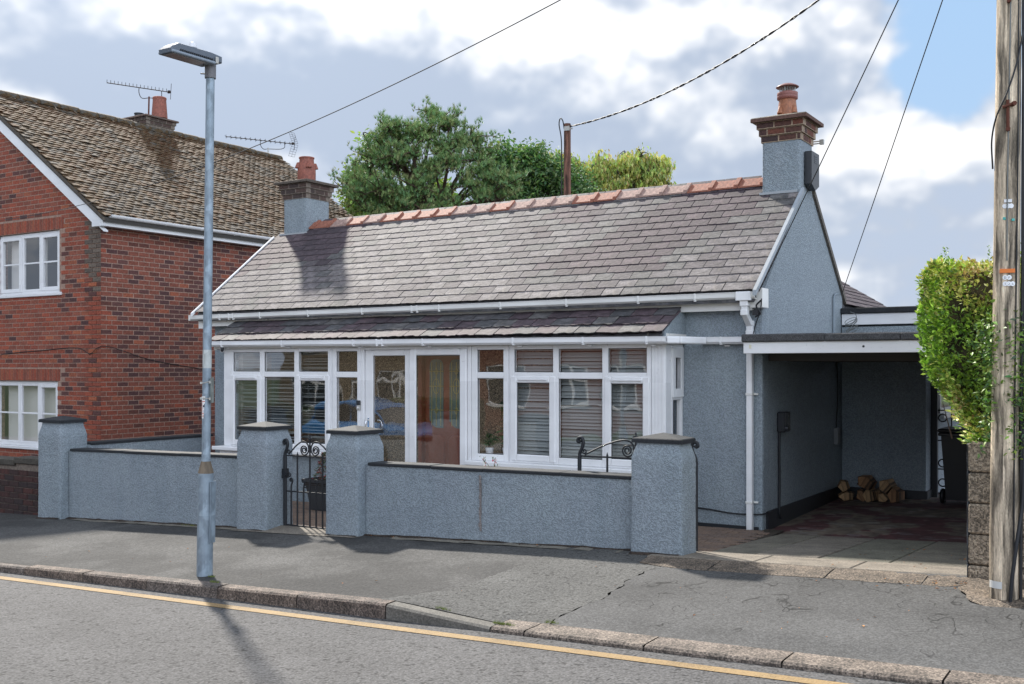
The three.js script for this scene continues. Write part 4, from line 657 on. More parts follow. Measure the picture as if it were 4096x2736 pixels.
// chimneys
function chimneyBricks(parent, cx, cz, hw, hd, y, courses, mats, mortar) {
  const h = 0.083, it = [], core = [], gA = {};
  const bg2 = (l) => gA[l.toFixed(3)] || (gA[l.toFixed(3)] = cbox(-l / 2 + 0.007, -0.0335, -0.05, l / 2 - 0.007, 0.0335, 0.05, 0.004));
  for (let c = 0; c < courses; c++) {
    const w = hw + 0.012 + c * 0.022, d = hd + 0.012 + c * 0.022, yc = y + h * (c + 0.5);
    core.push(box(cx - w + 0.003, yc - h / 2, cz - d + 0.003, cx + w - 0.003, yc + h / 2 + 0.002, cz + d - 0.003));
    const run = (len, ox, oz, ry) => { const lens = c % 2 ? [0.11, 0.22] : [0.22]; let x = -len, k = 0; while (x < len - 0.02) { let l = k === 0 && c % 2 ? 0.11 : 0.225; l = Math.min(l, len - x); if (len - x - l < 0.05) l = len - x; const m4 = mtx(cx, yc, cz, 0, ry, 0).multiply(mtx(x + l / 2, 0, 0)); const off = ry === 0 ? mtx(0, 0, d - 0.05) : mtx(0, 0, w - 0.05); it.push({ geo: bg2(l), mat: mats[Math.floor(hash(Math.round(cx * 10) + k, c + Math.round(ry * 10), 51) * mats.length)], m: mtx(cx, yc, cz, 0, ry, 0).multiply(off).multiply(mtx(x + l / 2, 0, 0)), pri: 1 }); x += l; k++; } };
    run(w, 0, 0, 0); run(d - 0.101, 0, 0, Math.PI / 2); run(d - 0.101, 0, 0, -Math.PI / 2);
  }
  mesh('mortar', core, mortar, parent); pieces(parent, 'brick', it, 300); return y + h * courses;
}
const darkBricks = [[0.085, 0.055, 0.045], [0.07, 0.047, 0.042], [0.10, 0.06, 0.048]].map((c) => mat(c, { map: T.brick, bumpMap: T.brickBump, bumpScale: 0.004 }));
const redBricks = [[0.11, 0.045, 0.033], [0.085, 0.04, 0.034], [0.17, 0.055, 0.034], [0.06, 0.035, 0.034]].map((c) => mat(c, { map: T.brick, bumpMap: T.brickBump, bumpScale: 0.004 }));
{
  const c = mesh('chimney', roughBox(-12.6, 3.5, -13.36, -12.09, 4.665, -12.8, 0.028, 0.007), M.render, cottage), cx = -12.345, cz = -13.08;
  const y = chimneyBricks(c, cx, cz, 0.255, 0.28, 4.665, 3, darkBricks, M.mortarDark);
  mesh('cap_stone', capGeo(cx - 0.37, cx + 0.37, cz - 0.39, cz + 0.39, y, 0.035, 0.09), mat([0.15, 0.125, 0.105], { map: T.concrete, bumpMap: T.aggregateBump, bumpScale: 0.004 }), c);
  mesh('chimney_pot', [lathe([[0.15, 0], [0.152, 0.14], [0.15, 0.25], [0.125, 0.33], [0.118, 0.4], [0.13, 0.405], [0.13, 0.425], [0.1, 0.425], [0.098, 0.3]], cx, y + 0.06, cz, 24), ...[0.6, 2.2, 3.7, 5.3].map((a) => { const g = lathe([[0, 0.1], [0.03, 0.09], [0.055, 0.03], [0.065, 0], [0.055, 0]], 0, 0, 0, 10); g.scale(1, 1, 0.8); g.applyMatrix4(mtx(cx + Math.cos(a) * 0.14, y + 0.3, cz + Math.sin(a) * 0.14)); return g; })], M.pot, c);
  mesh('lead_flashing', [box(-12.68, 4.03, -12.79, -12.06, 4.1, -12.775)].map((g) => g), M.lead, c).rotation.x = 0;
}
{
  const c = mesh('chimney', roughBox(-4.34, 3.6, -13.2, -3.862, 4.655, -12.69, 0.026, 0.007), M.render, cottage), cx = -4.1, cz = -12.945;
  const y = chimneyBricks(c, cx, cz, 0.24, 0.255, 4.655, 3, redBricks, mat([0.42, 0.31, 0.22], { map: T.brick }));
  mesh('cap_stone', capGeo(cx - 0.345, cx + 0.345, cz - 0.36, cz + 0.36, y, 0.045, 0.1), M.flaunch, c);
  mesh('cap_tiles', [box(cx - 0.35, y - 0.002, cz - 0.366, cx + 0.35, y + 0.04, cz - 0.33), box(cx - 0.35, y - 0.002, cz + 0.33, cx + 0.35, y + 0.04, cz + 0.366), box(cx + 0.315, y - 0.002, cz - 0.33, cx + 0.351, y + 0.04, cz + 0.33)], mat([0.16, 0.085, 0.065], { map: T.brick }), c);
  const pot = mesh('chimney_pot', [lathe([[0.135, 0], [0.128, 0.05], [0.108, 0.2], [0.104, 0.26], [0.09, 0.26]], cx, y + 0.06, cz, 24), ...[0.5, 2.1, 3.6, 5.2].map((a) => { const g = lathe([[0, 0.1], [0.02, 0.09], [0.04, 0.02], [0.045, 0], [0.035, 0]], 0, 0, 0, 10); g.applyMatrix4(mtx(cx + Math.cos(a) * 0.112, y + 0.13, cz + Math.sin(a) * 0.112)); return g; })], M.potOrange, c);
  mesh('cowl_collar', lathe([[0.105, 0.255], [0.126, 0.265], [0.128, 0.3], [0.118, 0.305], [0.126, 0.31], [0.127, 0.345], [0.11, 0.352], [0.09, 0.352]], cx, y + 0.055, cz, 24), mat([0.22, 0.075, 0.06], { roughness: 0.45 }), c);
  const wires = []; for (let i = 0; i < 20; i++) { const a = i / 20 * 6.283; wires.push(bar([cx + 0.098 * Math.cos(a), y + 0.4, cz + 0.098 * Math.sin(a)], [cx + 0.098 * Math.cos(a), y + 0.47, cz + 0.098 * Math.sin(a)], i % 5 ? 0.0016 : 0.005, 4)); } for (const yy of [0.418, 0.436, 0.454]) { const p = []; for (let i = 0; i < 16; i++) p.push([cx + 0.098 * Math.cos(i / 16 * 6.283), y + yy, cz + 0.098 * Math.sin(i / 16 * 6.283)]); wires.push(tube(p, 0.0016, 40, 4, true)); }
  mesh('cowl_mesh', wires, M.steel, c);
  mesh('cowl_cap', lathe([[0.0, 0.0], [0.135, 0.0], [0.142, 0.006], [0.12, 0.022], [0.07, 0.045], [0.02, 0.053], [0, 0.054]], cx, y + 0.465, cz, 28), mat([0.2, 0.085, 0.07], { roughness: 0.45 }), c);
  mesh('lead_flashing', box(-4.37, roofY(-12.69) + 0.02, -12.686, -3.9, roofY(-12.69) + 0.05, -12.678), M.lead, c);
  mesh('aerial_bracket', [box(-3.95, 4.7, -13.32, -3.78, 4.712, -13.305), box(-3.95, 4.728, -13.32, -3.78, 4.74, -13.305), box(-3.8, 4.69, -13.335, -3.75, 4.75, -13.29)], M.steel, c);
}
{ // alarm box on the chimney side
  const t = thing('alarm_box', 'black bell-shaped alarm box on the side of the right chimney', 'alarm');
  const g = poly([[-0.16, -0.2], [0.0, -0.27], [0.16, -0.2], [0.16, 0.2], [-0.16, 0.2]], 0, 0.085); g.rotateY(Math.PI / 2); g.translate(X1 + 0.01, 4.33, -13.0); mesh('housing', uvm(g), M.charcoal, t);
  mesh('sounder_slots', [0, 1, 2, 3].map((k) => box(X1 + 0.094, 4.4 + k * 0.026, -13.07, X1 + 0.099, 4.412 + k * 0.026, -12.96)), mat([0.05, 0.055, 0.065], { roughness: 0.4 }), t);
}
{ // rear range: flat-roofed extension and a slated wing
  mesh('extension_wall', [roughBox(-3.855, PLY, -19.4, -2.754, 2.42, -14.52, 0.12, 0.006)], M.render, cottage);
  mesh('extension_plinth', [box(-3.8, PLY, -14.519, -2.735, 0.25, -14.5), box(-2.7535, PLY, -14.515, -2.735, 0.25, -15.1)], M.black, cottage);
  mesh('extension_fascia', [cbox(-3.85, 2.45, -14.56, -1.0, 2.6, -14.53, 0.004)], M.white, cottage);
  mesh('extension_roof', [cbox(-3.86, 2.6, -19.5, -0.98, 2.68, -14.5, 0.01), box(-3.85, 2.42, -19.4, -1.0, 2.6, -14.56)], M.feltDark, cottage);
  const w = mesh('window', [cbox(-2.76, 1.17, -17.9, -2.66, 1.24, -15.25, 0.006), ...[-15.3, -16.2, -17.1].map((z) => cbox(-2.755, 1.24, z - 0.07, -2.72, 2.3, z, 0.005)), cbox(-2.755, 1.24, -17.9, -2.721, 1.31, -15.3, 0.004)], M.white, cottage);
  mesh('pane', quadGeo([[[-2.738, 1.3, -15.3], [-2.738, 1.3, -17.9], [-2.738, 2.3, -17.9], [-2.738, 2.3, -15.3]]]), M.darkGlass, w);
  const wing = part('wing_roof', cottage); wing.position.set(-4.08, 0, -17); wing.rotation.y = Math.PI / 2;
  slateRoof(wing, -2.2, 2.2, 2.78, 0, Math.atan(0.62), 0.17, 9, 0.25, 0.34, 0.008, (x, f, r, i) => pick3(SLATE.purple, r, i), null, 1, 'wing_slate');
  mesh('wing_wall', [box(-6.8, 0, -19.2, -4.2, 2.75, -14.9)], M.renderPlain, cottage); mesh('wing_deck', poly([[-4.1, 2.75], [-5.5, 3.62], [-7, 2.7]], -19.2, -14.8), SLATE.grey[1], cottage);
}

// ───────────── blinds and plants behind the porch glass ─────────────
function blind(x0, x1, z, y0, y1, pitch, tilt, label, side) {
  const t = thing('venetian_blind', label, 'blind', 'venetian blinds in the porch windows'), w = 0.046, g = side ? cbox(-w / 2, -0.0015, x0, w / 2, 0.0015, x1, 0.0007) : cbox(x0, -0.0015, -w / 2, x1, 0.0015, w / 2, 0.0007);
  const n = Math.floor((y1 - y0) / pitch);
  for (let i = 0; i < n; i++) { const o = new THREE.Mesh(g, M.slat); o.name = 'slat'; o.position.set(side ? z : 0, y0 + 0.02 + i * pitch, side ? 0 : z); if (side) o.rotation.z = tilt; else { o.rotation.x = tilt + (hash(i, Math.round(x0 * 10), 3) - 0.5) * 0.06; o.rotation.z = (hash(i, Math.round(x0 * 10), 4) - 0.5) * 0.004; } t.add(o); }
  if (!side) { const L = x1 - x0; mesh('cord', [0.18, 0.82].map((k) => box(x0 + L * k - 0.0015, y0, z + 0.026, x0 + L * k + 0.0015, y1, z + 0.028)), M.slat, t); mesh('head_rail', box(x0, y1 - 0.01, z - 0.025, x1, y1 + 0.035, z + 0.025), M.slat, t); }
}
blind(-11.69, -11.07, -10.93, 0.78, 2.08, 0.04, 0.25, 'half-open blind behind the leftmost porch window');
blind(-11.05, -10.4, -10.93, 0.78, 2.08, 0.04, 0.22, 'half-open blind behind the second porch window from the left');
blind(-10.38, -9.72, -10.93, 0.86, 2.08, 0.04, 0.22, 'half-open blind behind the third porch window from the left');
blind(-6.83, -6.22, -10.93, 0.78, 2.08, 0.04, 0.95, 'closed blind in the window right of the potted plants');
blind(-6.2, -5.56, -10.93, 0.78, 2.08, 0.04, 0.95, 'closed blind in the broad window behind the folded iron gate');
blind(-5.54, -5.02, -10.93, 0.78, 2.08, 0.04, 0.95, 'closed blind in the last front window before the bay corner');
blind(-11.26, -11.0, -4.93, 0.78, 2.08, 0.04, 0.8, 'narrow blind in the short side window of the bay', true);
const leafGeo = (() => { const g = quadGeo([[[0, 0, 0], [0.32, 0.06, 0.22], [0.62, 0.05, 0.17], [0.5, 0, 0]], [[0.5, 0, 0], [0.62, 0.05, 0.17], [1, -0.05, 0], [0.5, 0, 0]], [[0, 0, 0], [0.5, 0, 0], [0.62, 0.05, -0.17], [0.32, 0.06, -0.22]], [[0.5, 0, 0], [1, -0.05, 0], [0.62, 0.05, -0.17], [0.5, 0, 0]]]); return g; })();
const dirQ = (d, roll) => { const X = new THREE.Vector3(...d).normalize(), up = Math.abs(X.y) > 0.95 ? new THREE.Vector3(1, 0, 0) : new THREE.Vector3(0, 1, 0), Z = new THREE.Vector3().crossVectors(X, up).normalize(), Y = new THREE.Vector3().crossVectors(Z, X); const m = new THREE.Matrix4().makeBasis(X, Y, Z); return new THREE.Quaternion().setFromRotationMatrix(m).multiply(new THREE.Quaternion().setFromAxisAngle(new THREE.Vector3(1, 0, 0), roll)); };
function leafMat(c, tr = 0.35, rough = 0.5) { return new THREE.MeshPhysicalMaterial({ color: lin(...c), roughness: rough, transmission: tr, thickness: 0, side: THREE.DoubleSide }); }
function leaves(name, parent, list, m, geo = leafGeo) {       // list: {p:[x,y,z], d:[..], s, roll, c:[r,g,b]}
  const im = new THREE.InstancedMesh(geo, m, list.length), M4 = new THREE.Matrix4(), C = new THREE.Color();
  list.forEach((l, i) => { M4.compose(new THREE.Vector3(...l.p), dirQ(l.d, l.roll || 0), new THREE.Vector3(l.s, l.s, l.s)); im.setMatrixAt(i, M4); im.setColorAt(i, C.setRGB(...l.c)); });
  im.name = name; parent.add(im); return im;
}
const rdir = () => { const a = rr(0, 6.283), y = rr(-1, 1), r = Math.sqrt(1 - y * y); return [r * Math.cos(a), y, r * Math.sin(a)]; };
function pottedPlant(name, label, cx, y, cz, potR, potH, potM, lf) {
  const t = thing(name, label, 'plant'); mesh('pot', lathe([[0, 0], [potR * 0.78, 0], [potR, potH], [potR * 0.9, potH], [potR * 0.85, potH * 0.8], [0, potH * 0.8]], cx, y, cz, 18), potM, t);
  leaves('foliage', t, lf, leafMat([1, 1, 1], 0.25)).userData.kind = 'stuff'; return t;
}
{
  mesh('inner_sill', box(-7.42, 0.77, -11.1, -6.9, 0.79, -10.88), M.white, cottage);
  const L1 = [], L2 = []; for (let i = 0; i < 60; i++) { const h = rnd(); L1.push({ p: [-7.0 + gauss() * 0.05, 0.9 + h * 0.55, -10.97 + gauss() * 0.03], d: [gauss(), rr(-0.4, 0.7), gauss() * 0.7], s: rr(0.08, 0.14), roll: rr(-0.6, 0.6), c: pick([[0.03, 0.12, 0.035], [0.05, 0.18, 0.05], [0.02, 0.08, 0.03]]) }); }
  for (let i = 0; i < 50; i++) L2.push({ p: [-7.26 + gauss() * 0.06, 0.88 + rnd() * 0.14, -10.97 + gauss() * 0.03], d: [gauss(), rr(-0.2, 0.9), gauss()], s: rr(0.05, 0.09), roll: rr(-0.6, 0.6), c: pick([[0.03, 0.09, 0.03], [0.05, 0.12, 0.04]]) });
  const t = pottedPlant('house_plant', 'tall glossy house plant in a white pot behind the porch glass', -7.0, 0.79, -10.97, 0.06, 0.085, M.white, L1); mesh('stem', [bar([-7.0, 0.84, -10.97], [-6.98, 1.4, -10.97], 0.006)], M.barkGrey, t);
  pottedPlant('house_plant', 'low dark house plant in a small white pot beside the tall one', -7.26, 0.79, -10.97, 0.055, 0.075, M.white, L2);
}
{ // slatted garden chest glimpsed behind the third window, planter by the gate
  const t = thing('slatted_bench', 'brown slatted wooden bench inside the porch by the left windows', 'bench'); for (let i = 0; i < 6; i++) mesh('slat', cbox(-10.9, 0.5 + i * 0.075, -11.22, -9.85, 0.555 + i * 0.075, -11.19, 0.004), M.log[1], t); for (const x of [-10.9, -9.9]) mesh('leg', cbox(x, 0.07, -11.26, x + 0.05, 0.98, -11.21, 0.004), M.log[1], t); mesh('seat', cbox(-10.9, 0.46, -11.21, -9.85, 0.495, -11.02, 0.004), M.log[1], t);
  const p = thing('planter', 'square ribbed dark plastic planter with red fuchsia behind the garden gate', 'planter'), cx = -9.36, cz = -10.3, y = yardY(cx) + 0.004;
  const tap = (a, b, y0, y1) => { const q = []; const A = [[-a, -a], [a, -a], [a, a], [-a, a]], B = [[-b, -b], [b, -b], [b, b], [-b, b]]; for (let i = 0; i < 4; i++) { const j = (i + 1) % 4; q.push([[cx + A[i][0], y0, cz + A[i][1]], [cx + B[i][0], y1, cz + B[i][1]], [cx + B[j][0], y1, cz + B[j][1]], [cx + A[j][0], y0, cz + A[j][1]]]); } return quadGeo(q); };
  p.scale.y = 0.86; p.position.y = 0.003;
  mesh('planter_body', [tap(0.15, 0.2, y, y + 0.42)], M.planter, p); mesh('planter_rim', [tap(0.225, 0.235, y + 0.42, y + 0.47), tap(0.2, 0.225, y + 0.415, y + 0.42), ...[0, 1, 2].map((k) => tap(0.212, 0.214, y + 0.33 + k * 0.03, y + 0.345 + k * 0.03))], M.planter, p); mesh('compost', box(cx - 0.21, y + 0.38, cz - 0.21, cx + 0.21, y + 0.44, cz + 0.21), M.soil, p);
  const L = []; for (let i = 0; i < 900; i++) { const h = rnd() ** 0.8, r = 0.2 * (1 - h * 0.75) * Math.sqrt(rnd()), a = rr(0, 6.28); L.push({ p: [cx + r * Math.cos(a), y + 0.44 + h * 0.42, cz + r * Math.sin(a)], d: [Math.cos(a) + gauss() * 0.5, rr(-0.6, 0.8), Math.sin(a) + gauss() * 0.5], s: rr(0.025, 0.05), roll: rr(-1, 1), c: rnd() < 0.24 ? pick([[0.36, 0.02, 0.03], [0.42, 0.04, 0.06]]) : pick([[0.04, 0.08, 0.02], [0.07, 0.13, 0.03], [0.1, 0.08, 0.03]]) }); }
  leaves('fuchsia', p, L, leafMat([1, 1, 1], 0.3)).userData.kind = 'stuff';
  const f = thing('fuchsia_sprig', 'red-tipped fuchsia sprig poking above the long wall', 'plant'), L3 = []; mesh('stem', [tube([[-6.02, 0.55, -9.25], [-6.03, 0.8, -9.2], [-6.0, 0.93, -9.18]], 0.003, 8, 4), tube([[-6.05, 0.6, -9.25], [-6.1, 0.84, -9.2], [-6.16, 0.9, -9.18]], 0.003, 8, 4)], M.barkGrey, f);
  for (let i = 0; i < 44; i++) { const t2 = rnd(), s = rnd() < 0.5; L3.push({ p: [s ? -6.02 + gauss() * 0.03 : -6.1 - t2 * 0.1 + gauss() * 0.02, 0.8 + t2 * 0.14, -9.19 + gauss() * 0.03], d: rdir(), s: rr(0.02, 0.04), c: rnd() < 0.3 ? [0.5, 0.05, 0.09] : [0.09, 0.15, 0.04] }); }
  leaves('foliage', f, L3, leafMat([1, 1, 1], 0.3)).userData.kind = 'stuff';
}
{ // bits fixed to the porch
  const c = thing('security_camera', 'small white and black camera under the left end of the bay gutter', 'camera'); mesh('camera_body', lathe([[0, 0.05], [0.02, 0.045], [0.033, 0.02], [0.035, -0.02], [0.024, -0.045], [0, -0.05]], -11.76, 2.14, -10.7, 16), M.white, c); mesh('lens', lathe([[0, 0.044], [0.018, 0.04], [0.026, 0.018], [0.027, -0.018], [0.018, -0.038], [0, -0.044]], -11.74, 2.14, -10.678, 14), M.charcoal, c); mesh('bracket', bar([-11.77, 2.17, -10.74], [-11.765, 2.15, -10.72], 0.01), M.white, c);
  const d = thing('video_doorbell', 'black and silver video doorbell on the porch door post', 'doorbell'); mesh('doorbell_body', cbox(-9.275, 1.3, ZB + 0.001, -9.215, 1.365, ZB + 0.025, 0.006), M.steel, d); mesh('camera_face', cbox(-9.275, 1.366, ZB + 0.001, -9.215, 1.43, ZB + 0.025, 0.006), M.charcoal, d); mesh('button', lathe([[0, 0.004], [0.013, 0.004], [0.014, 0]], 0, 0, 0, 14).rotateX(Math.PI / 2).translate(-9.245, 1.335, ZB + 0.025), M.white, d);
}

// ───────────── carport ─────────────
{
  const t = thing('carport', 'flat-roofed carport with white fascia and grey felt edge', 'carport');
  mesh('fascia', [cbox(-3.935, 2.02, -10.93, -1.15, 2.145, -10.9, 0.004), cbox(-3.935, 2.02, -11.27, -3.905, 2.145, -10.931, 0.004)], M.white, t);
  mesh('felt_edge', [cbox(-3.95, 2.142, -11.1, -3.06, 2.228, -10.87, 0.012), cbox(-3.058, 2.142, -11.1, -2.31, 2.224, -10.868, 0.012), cbox(-2.308, 2.142, -11.1, -1.13, 2.222, -10.872, 0.012)], M.felt, t);
  mesh('roof_deck', [box(-3.85, 2.06, -14.5, -1.15, 2.14, -10.94), box(-3.85, 2.14, -14.5, -1.13, 2.215, -11.11)], M.felt, t);
  for (let i = 0; i < 5; i++) mesh('joist', box(-3.84, 1.94, -11.5 - i * 0.65, -1.3, 2.058, -11.45 - i * 0.65), mat([0.05, 0.045, 0.04]), t);
  mesh('added_side_boarding', [box(-1.3, 1.28, -16.9, -1.27, 2.05, -10.95)], mat([0.04, 0.045, 0.05]), t);  // unseen boarding, added and run back to keep daylight out of the carport
  mesh('sticker', box(-3.87, 2.075, -10.898, -3.845, 2.115, -10.896), mat([0.7, 0.66, 0.5]), t);
  mesh('drain_hole', lathe([[0, 0.003], [0.012, 0.003], [0.012, 0]], 0, 0, 0, 12).rotateX(Math.PI / 2).translate(-2.67, 2.085, -10.9), M.black, t);
  mesh('bulkhead_lamp', cbox(-2.1, 1.86, -11.3, -1.9, 1.935, -11.1, 0.01), mat([0.3, 0.3, 0.3], { roughness: 0.3 }), t);
}
{
  const t = thing('vehicle_charger', 'black vehicle charging unit on the carport side wall', 'charger');
  mesh('charger_body', [cbox(X1 + 0.005, 1.13, -12.0, X1 + 0.1, 1.36, -11.78, 0.012)], M.charcoal, t); mesh('charger_face', [cbox(X1 + 0.1, 1.15, -11.95, X1 + 0.108, 1.34, -11.86, 0.004)], mat([0.05, 0.055, 0.06], { roughness: 0.15 }), t); mesh('socket', bar([X1 + 0.08, 1.18, -11.82], [X1 + 0.13, 1.17, -11.82], 0.035, 14), M.charcoal, t);
  mesh('supply_cable', tube([[X1 + 0.025, 1.15, -11.82], [X1 + 0.022, 0.9, -11.82], [X1 + 0.024, 0.5, -11.825], [X1 + 0.03, 0.2, -11.8], [X1 + 0.03, 0.14, -11.84]], 0.014, 24, 6), M.cable, t);
  const j = thing('junction_box', 'small grey junction box low on the carport side wall', 'junction box'); mesh('box', cbox(X1 + 0.002, 0.84, -14.27, X1 + 0.06, 1.06, -14.15, 0.006), mat([0.25, 0.26, 0.27]), j); mesh('conduit', tube([[X1 + 0.02, 1.06, -14.22], [X1 + 0.02, 1.6, -14.3], [X1 + 0.02, 2.02, -14.22]], 0.009, 12, 5), M.cable, j);
}
{ // split logs stacked at the back of the carport
  const f = (x) => floorY(x, -14.2);
  const log = (x, y, z, w, h, l, rz, ry, label, m) => {
    const t = thing('split_log', label, 'log', 'split logs in the carport'), sh = new THREE.Shape(), n = 5, P = []; for (let i = 0; i < n; i++) { const a = i / n * 6.283 + 0.5, r = 0.5 * (1 + (hash(Math.round(x * 100), i, 71) - 0.5) * 0.34); P.push([w * r * Math.cos(a), h * r * Math.sin(a)]); }
    sh.moveTo(...P[0]); P.slice(1).forEach((p) => sh.lineTo(...p)); sh.closePath(); const g = new THREE.ExtrudeGeometry(sh, { depth: l, bevelEnabled: true, bevelSize: 0.006, bevelThickness: 0.005, bevelSegments: 1 }); g.translate(0, 0, -l / 2);
    const a = mesh('cut_wood', uvm(g), m, t); t.position.set(x, y, z); t.rotation.set(0, ry, rz);
    mesh('bark', uvm(cbox(-w * 0.42, -h * 0.52, -l / 2 + 0.01, w * 0.42, -h * 0.36, l / 2 - 0.01, 0.01)), M.logBark, t);
  };
  log(-3.7, f(-3.7) + 0.06, -14.2, 0.2, 0.12, 0.24, 0.1, 0.3, 'flat split log at the left end of the bottom row', M.log[0]);
  log(-3.48, f(-3.48) + 0.07, -14.2, 0.13, 0.15, 0.24, 0.5, 0.1, 'dark split log second from left in the bottom row', M.log[1]);
  log(-3.36, f(-3.36) + 0.085, -14.17, 0.14, 0.17, 0.24, 0.2, -0.2, 'pointed split log in the middle of the bottom row', M.log[0]);
  log(-3.22, f(-3.22) + 0.06, -14.2, 0.13, 0.12, 0.24, 0.8, 0.2, 'small wedge of split log right of the middle, bottom row', M.log[0]);
  log(-3.05, f(-3.05) + 0.09, -14.17, 0.16, 0.18, 0.22, 0.05, -0.1, 'squarish split log standing at the right end', M.log[1]);
  log(-3.74, f(-3.74) + 0.2, -14.22, 0.15, 0.13, 0.24, 0.35, 0.3, 'split log on top at the left of the pile', M.log[0]);
  log(-3.43, f(-3.43) + 0.25, -14.22, 0.21, 0.16, 0.24, -0.5, 0.0, 'largest split log, on top in the middle of the pile', M.log[1]);
  log(-3.17, f(-3.17) + 0.21, -14.17, 0.15, 0.17, 0.22, -0.6, -0.1, 'pale split log leaning on top at the right of the pile', M.log[0]);
}
{ // wheelie bin
  const t = thing('wheelie_bin', 'black wheelie bin in the passage beside the carport', 'bin'), cx = -2.22, cz = -14.2, y = floorY(cx, cz);
  const q = [], A = [[-0.2, -0.24], [0.2, -0.24], [0.2, 0.22], [-0.2, 0.22]], B = [[-0.25, -0.32], [0.25, -0.32], [0.25, 0.28], [-0.25, 0.28]]; for (let i = 0; i < 4; i++) { const j = (i + 1) % 4; q.push([[cx + A[i][0], y + 0.06, cz + A[i][1]], [cx + B[i][0], y + 0.9, cz + B[i][1]], [cx + B[j][0], y + 0.9, cz + B[j][1]], [cx + A[j][0], y + 0.06, cz + A[j][1]]]); }
  mesh('bin_body', [quadGeo(q), cbox(cx - 0.28, y + 0.86, cz - 0.34, cx + 0.28, y + 0.9, cz + 0.3, 0.01)], M.binPlastic, t); mesh('lid', [cbox(cx - 0.285, y + 0.903, cz - 0.36, cx + 0.285, y + 0.95, cz + 0.33, 0.018)], M.binPlastic, t);
  for (const s of [-1, 1]) mesh('wheel', lathe([[0, -0.025], [0.09, -0.025], [0.1, 0], [0.09, 0.025], [0, 0.025]], 0, 0, 0, 18).rotateZ(Math.PI / 2).translate(cx + s * 0.24, y + 0.1, cz + 0.18), M.binPlastic, t);
  const g = thing('passage_gate', 'tall thin black iron gate with rings behind the wheelie bin', 'gate'), z = -14.85, y2 = 0.15, b = []; mesh('gate_post', cbox(-2.75, 0.05, z - 0.03, -2.67, 2.3, z + 0.05, 0.005), M.iron, g); for (let i = 0; i < 7; i++) { const x = -2.72 + i * 0.22; mesh('gate_bar', bar([x, y2, z], [x, 1.95, z], 0.009), M.iron, g); }
  for (const yy of [0.2, 0.52, 0.9, 1.3, 1.7]) mesh('gate_rail', box(-2.74, yy - 0.008, z - 0.006, -1.36, yy + 0.008, z + 0.006), M.iron, g);
  for (const [x, yy] of [[-2.61, 1.2], [-2.61, 0.6], [-2.17, 1.0], [-2.61, 0.34]]) { const p = []; for (let i = 0; i < 14; i++) p.push([x + 0.05 * Math.cos(i / 14 * 6.283), yy + 0.05 * Math.sin(i / 14 * 6.283), z]); mesh('gate_ring', tube(p, 0.009, 28, 5, true), M.iron, g); }
  for (const s of [-1, 1]) mesh('gate_brace', bar([-2.17, 1.05, z], [-2.17 + s * 0.1, 1.9, z], 0.012), M.iron, g);
}
{ // block wall on the right of the drive
  const t = thing('block_wall', 'weathered concrete block wall under the hedge by the telegraph pole', 'wall'); let k = 0;
  mesh('core', [box(-1.285, -0.1, -14.4, -1.12, 1.28, -8.56), box(-1.1, 0, -8.72, 3, 1.26, -8.54)], M.mortarDark, t);
  const y0 = 0.16; for (let c = 0; c < 5; c++) { const ya = y0 + c * 0.232 - (c ? 0 : 0.08), yb = y0 + (c + 1) * 0.232 - 0.01; mesh('block', cbox(-1.315, ya, -8.78 - (c % 2) * 0.22, -1.10, yb, -8.5 - 0.008 * (c % 2), 0.012), M.block[c % 2], t); for (let i = 0; i < 6; i++) mesh('block', cbox(-1.315 - hash(c, i, 3) * 0.006, ya, -8.79 - (c % 2) * 0.22 - (i + 1) * 0.45 + 0.01, -1.11, yb, -8.79 - (c % 2) * 0.22 - i * 0.45, 0.012), M.block[k++ % 2], t); for (let i = 0; i < 5; i++) mesh('block', cbox(-1.09 + i * 0.45, ya, -8.74, -0.65 + i * 0.45, yb, -8.515, 0.012), M.block[k++ % 2], t); }
  mesh('render_skim', roughBox(-1.335, 0.1, -14.3, -1.318, 1.29, -8.52, 0.08, 0.006), mat([0.42, 0.46, 0.52], { map: T.roughMap, bumpMap: T.roughBump, bumpScale: 0.01 }), t);
}

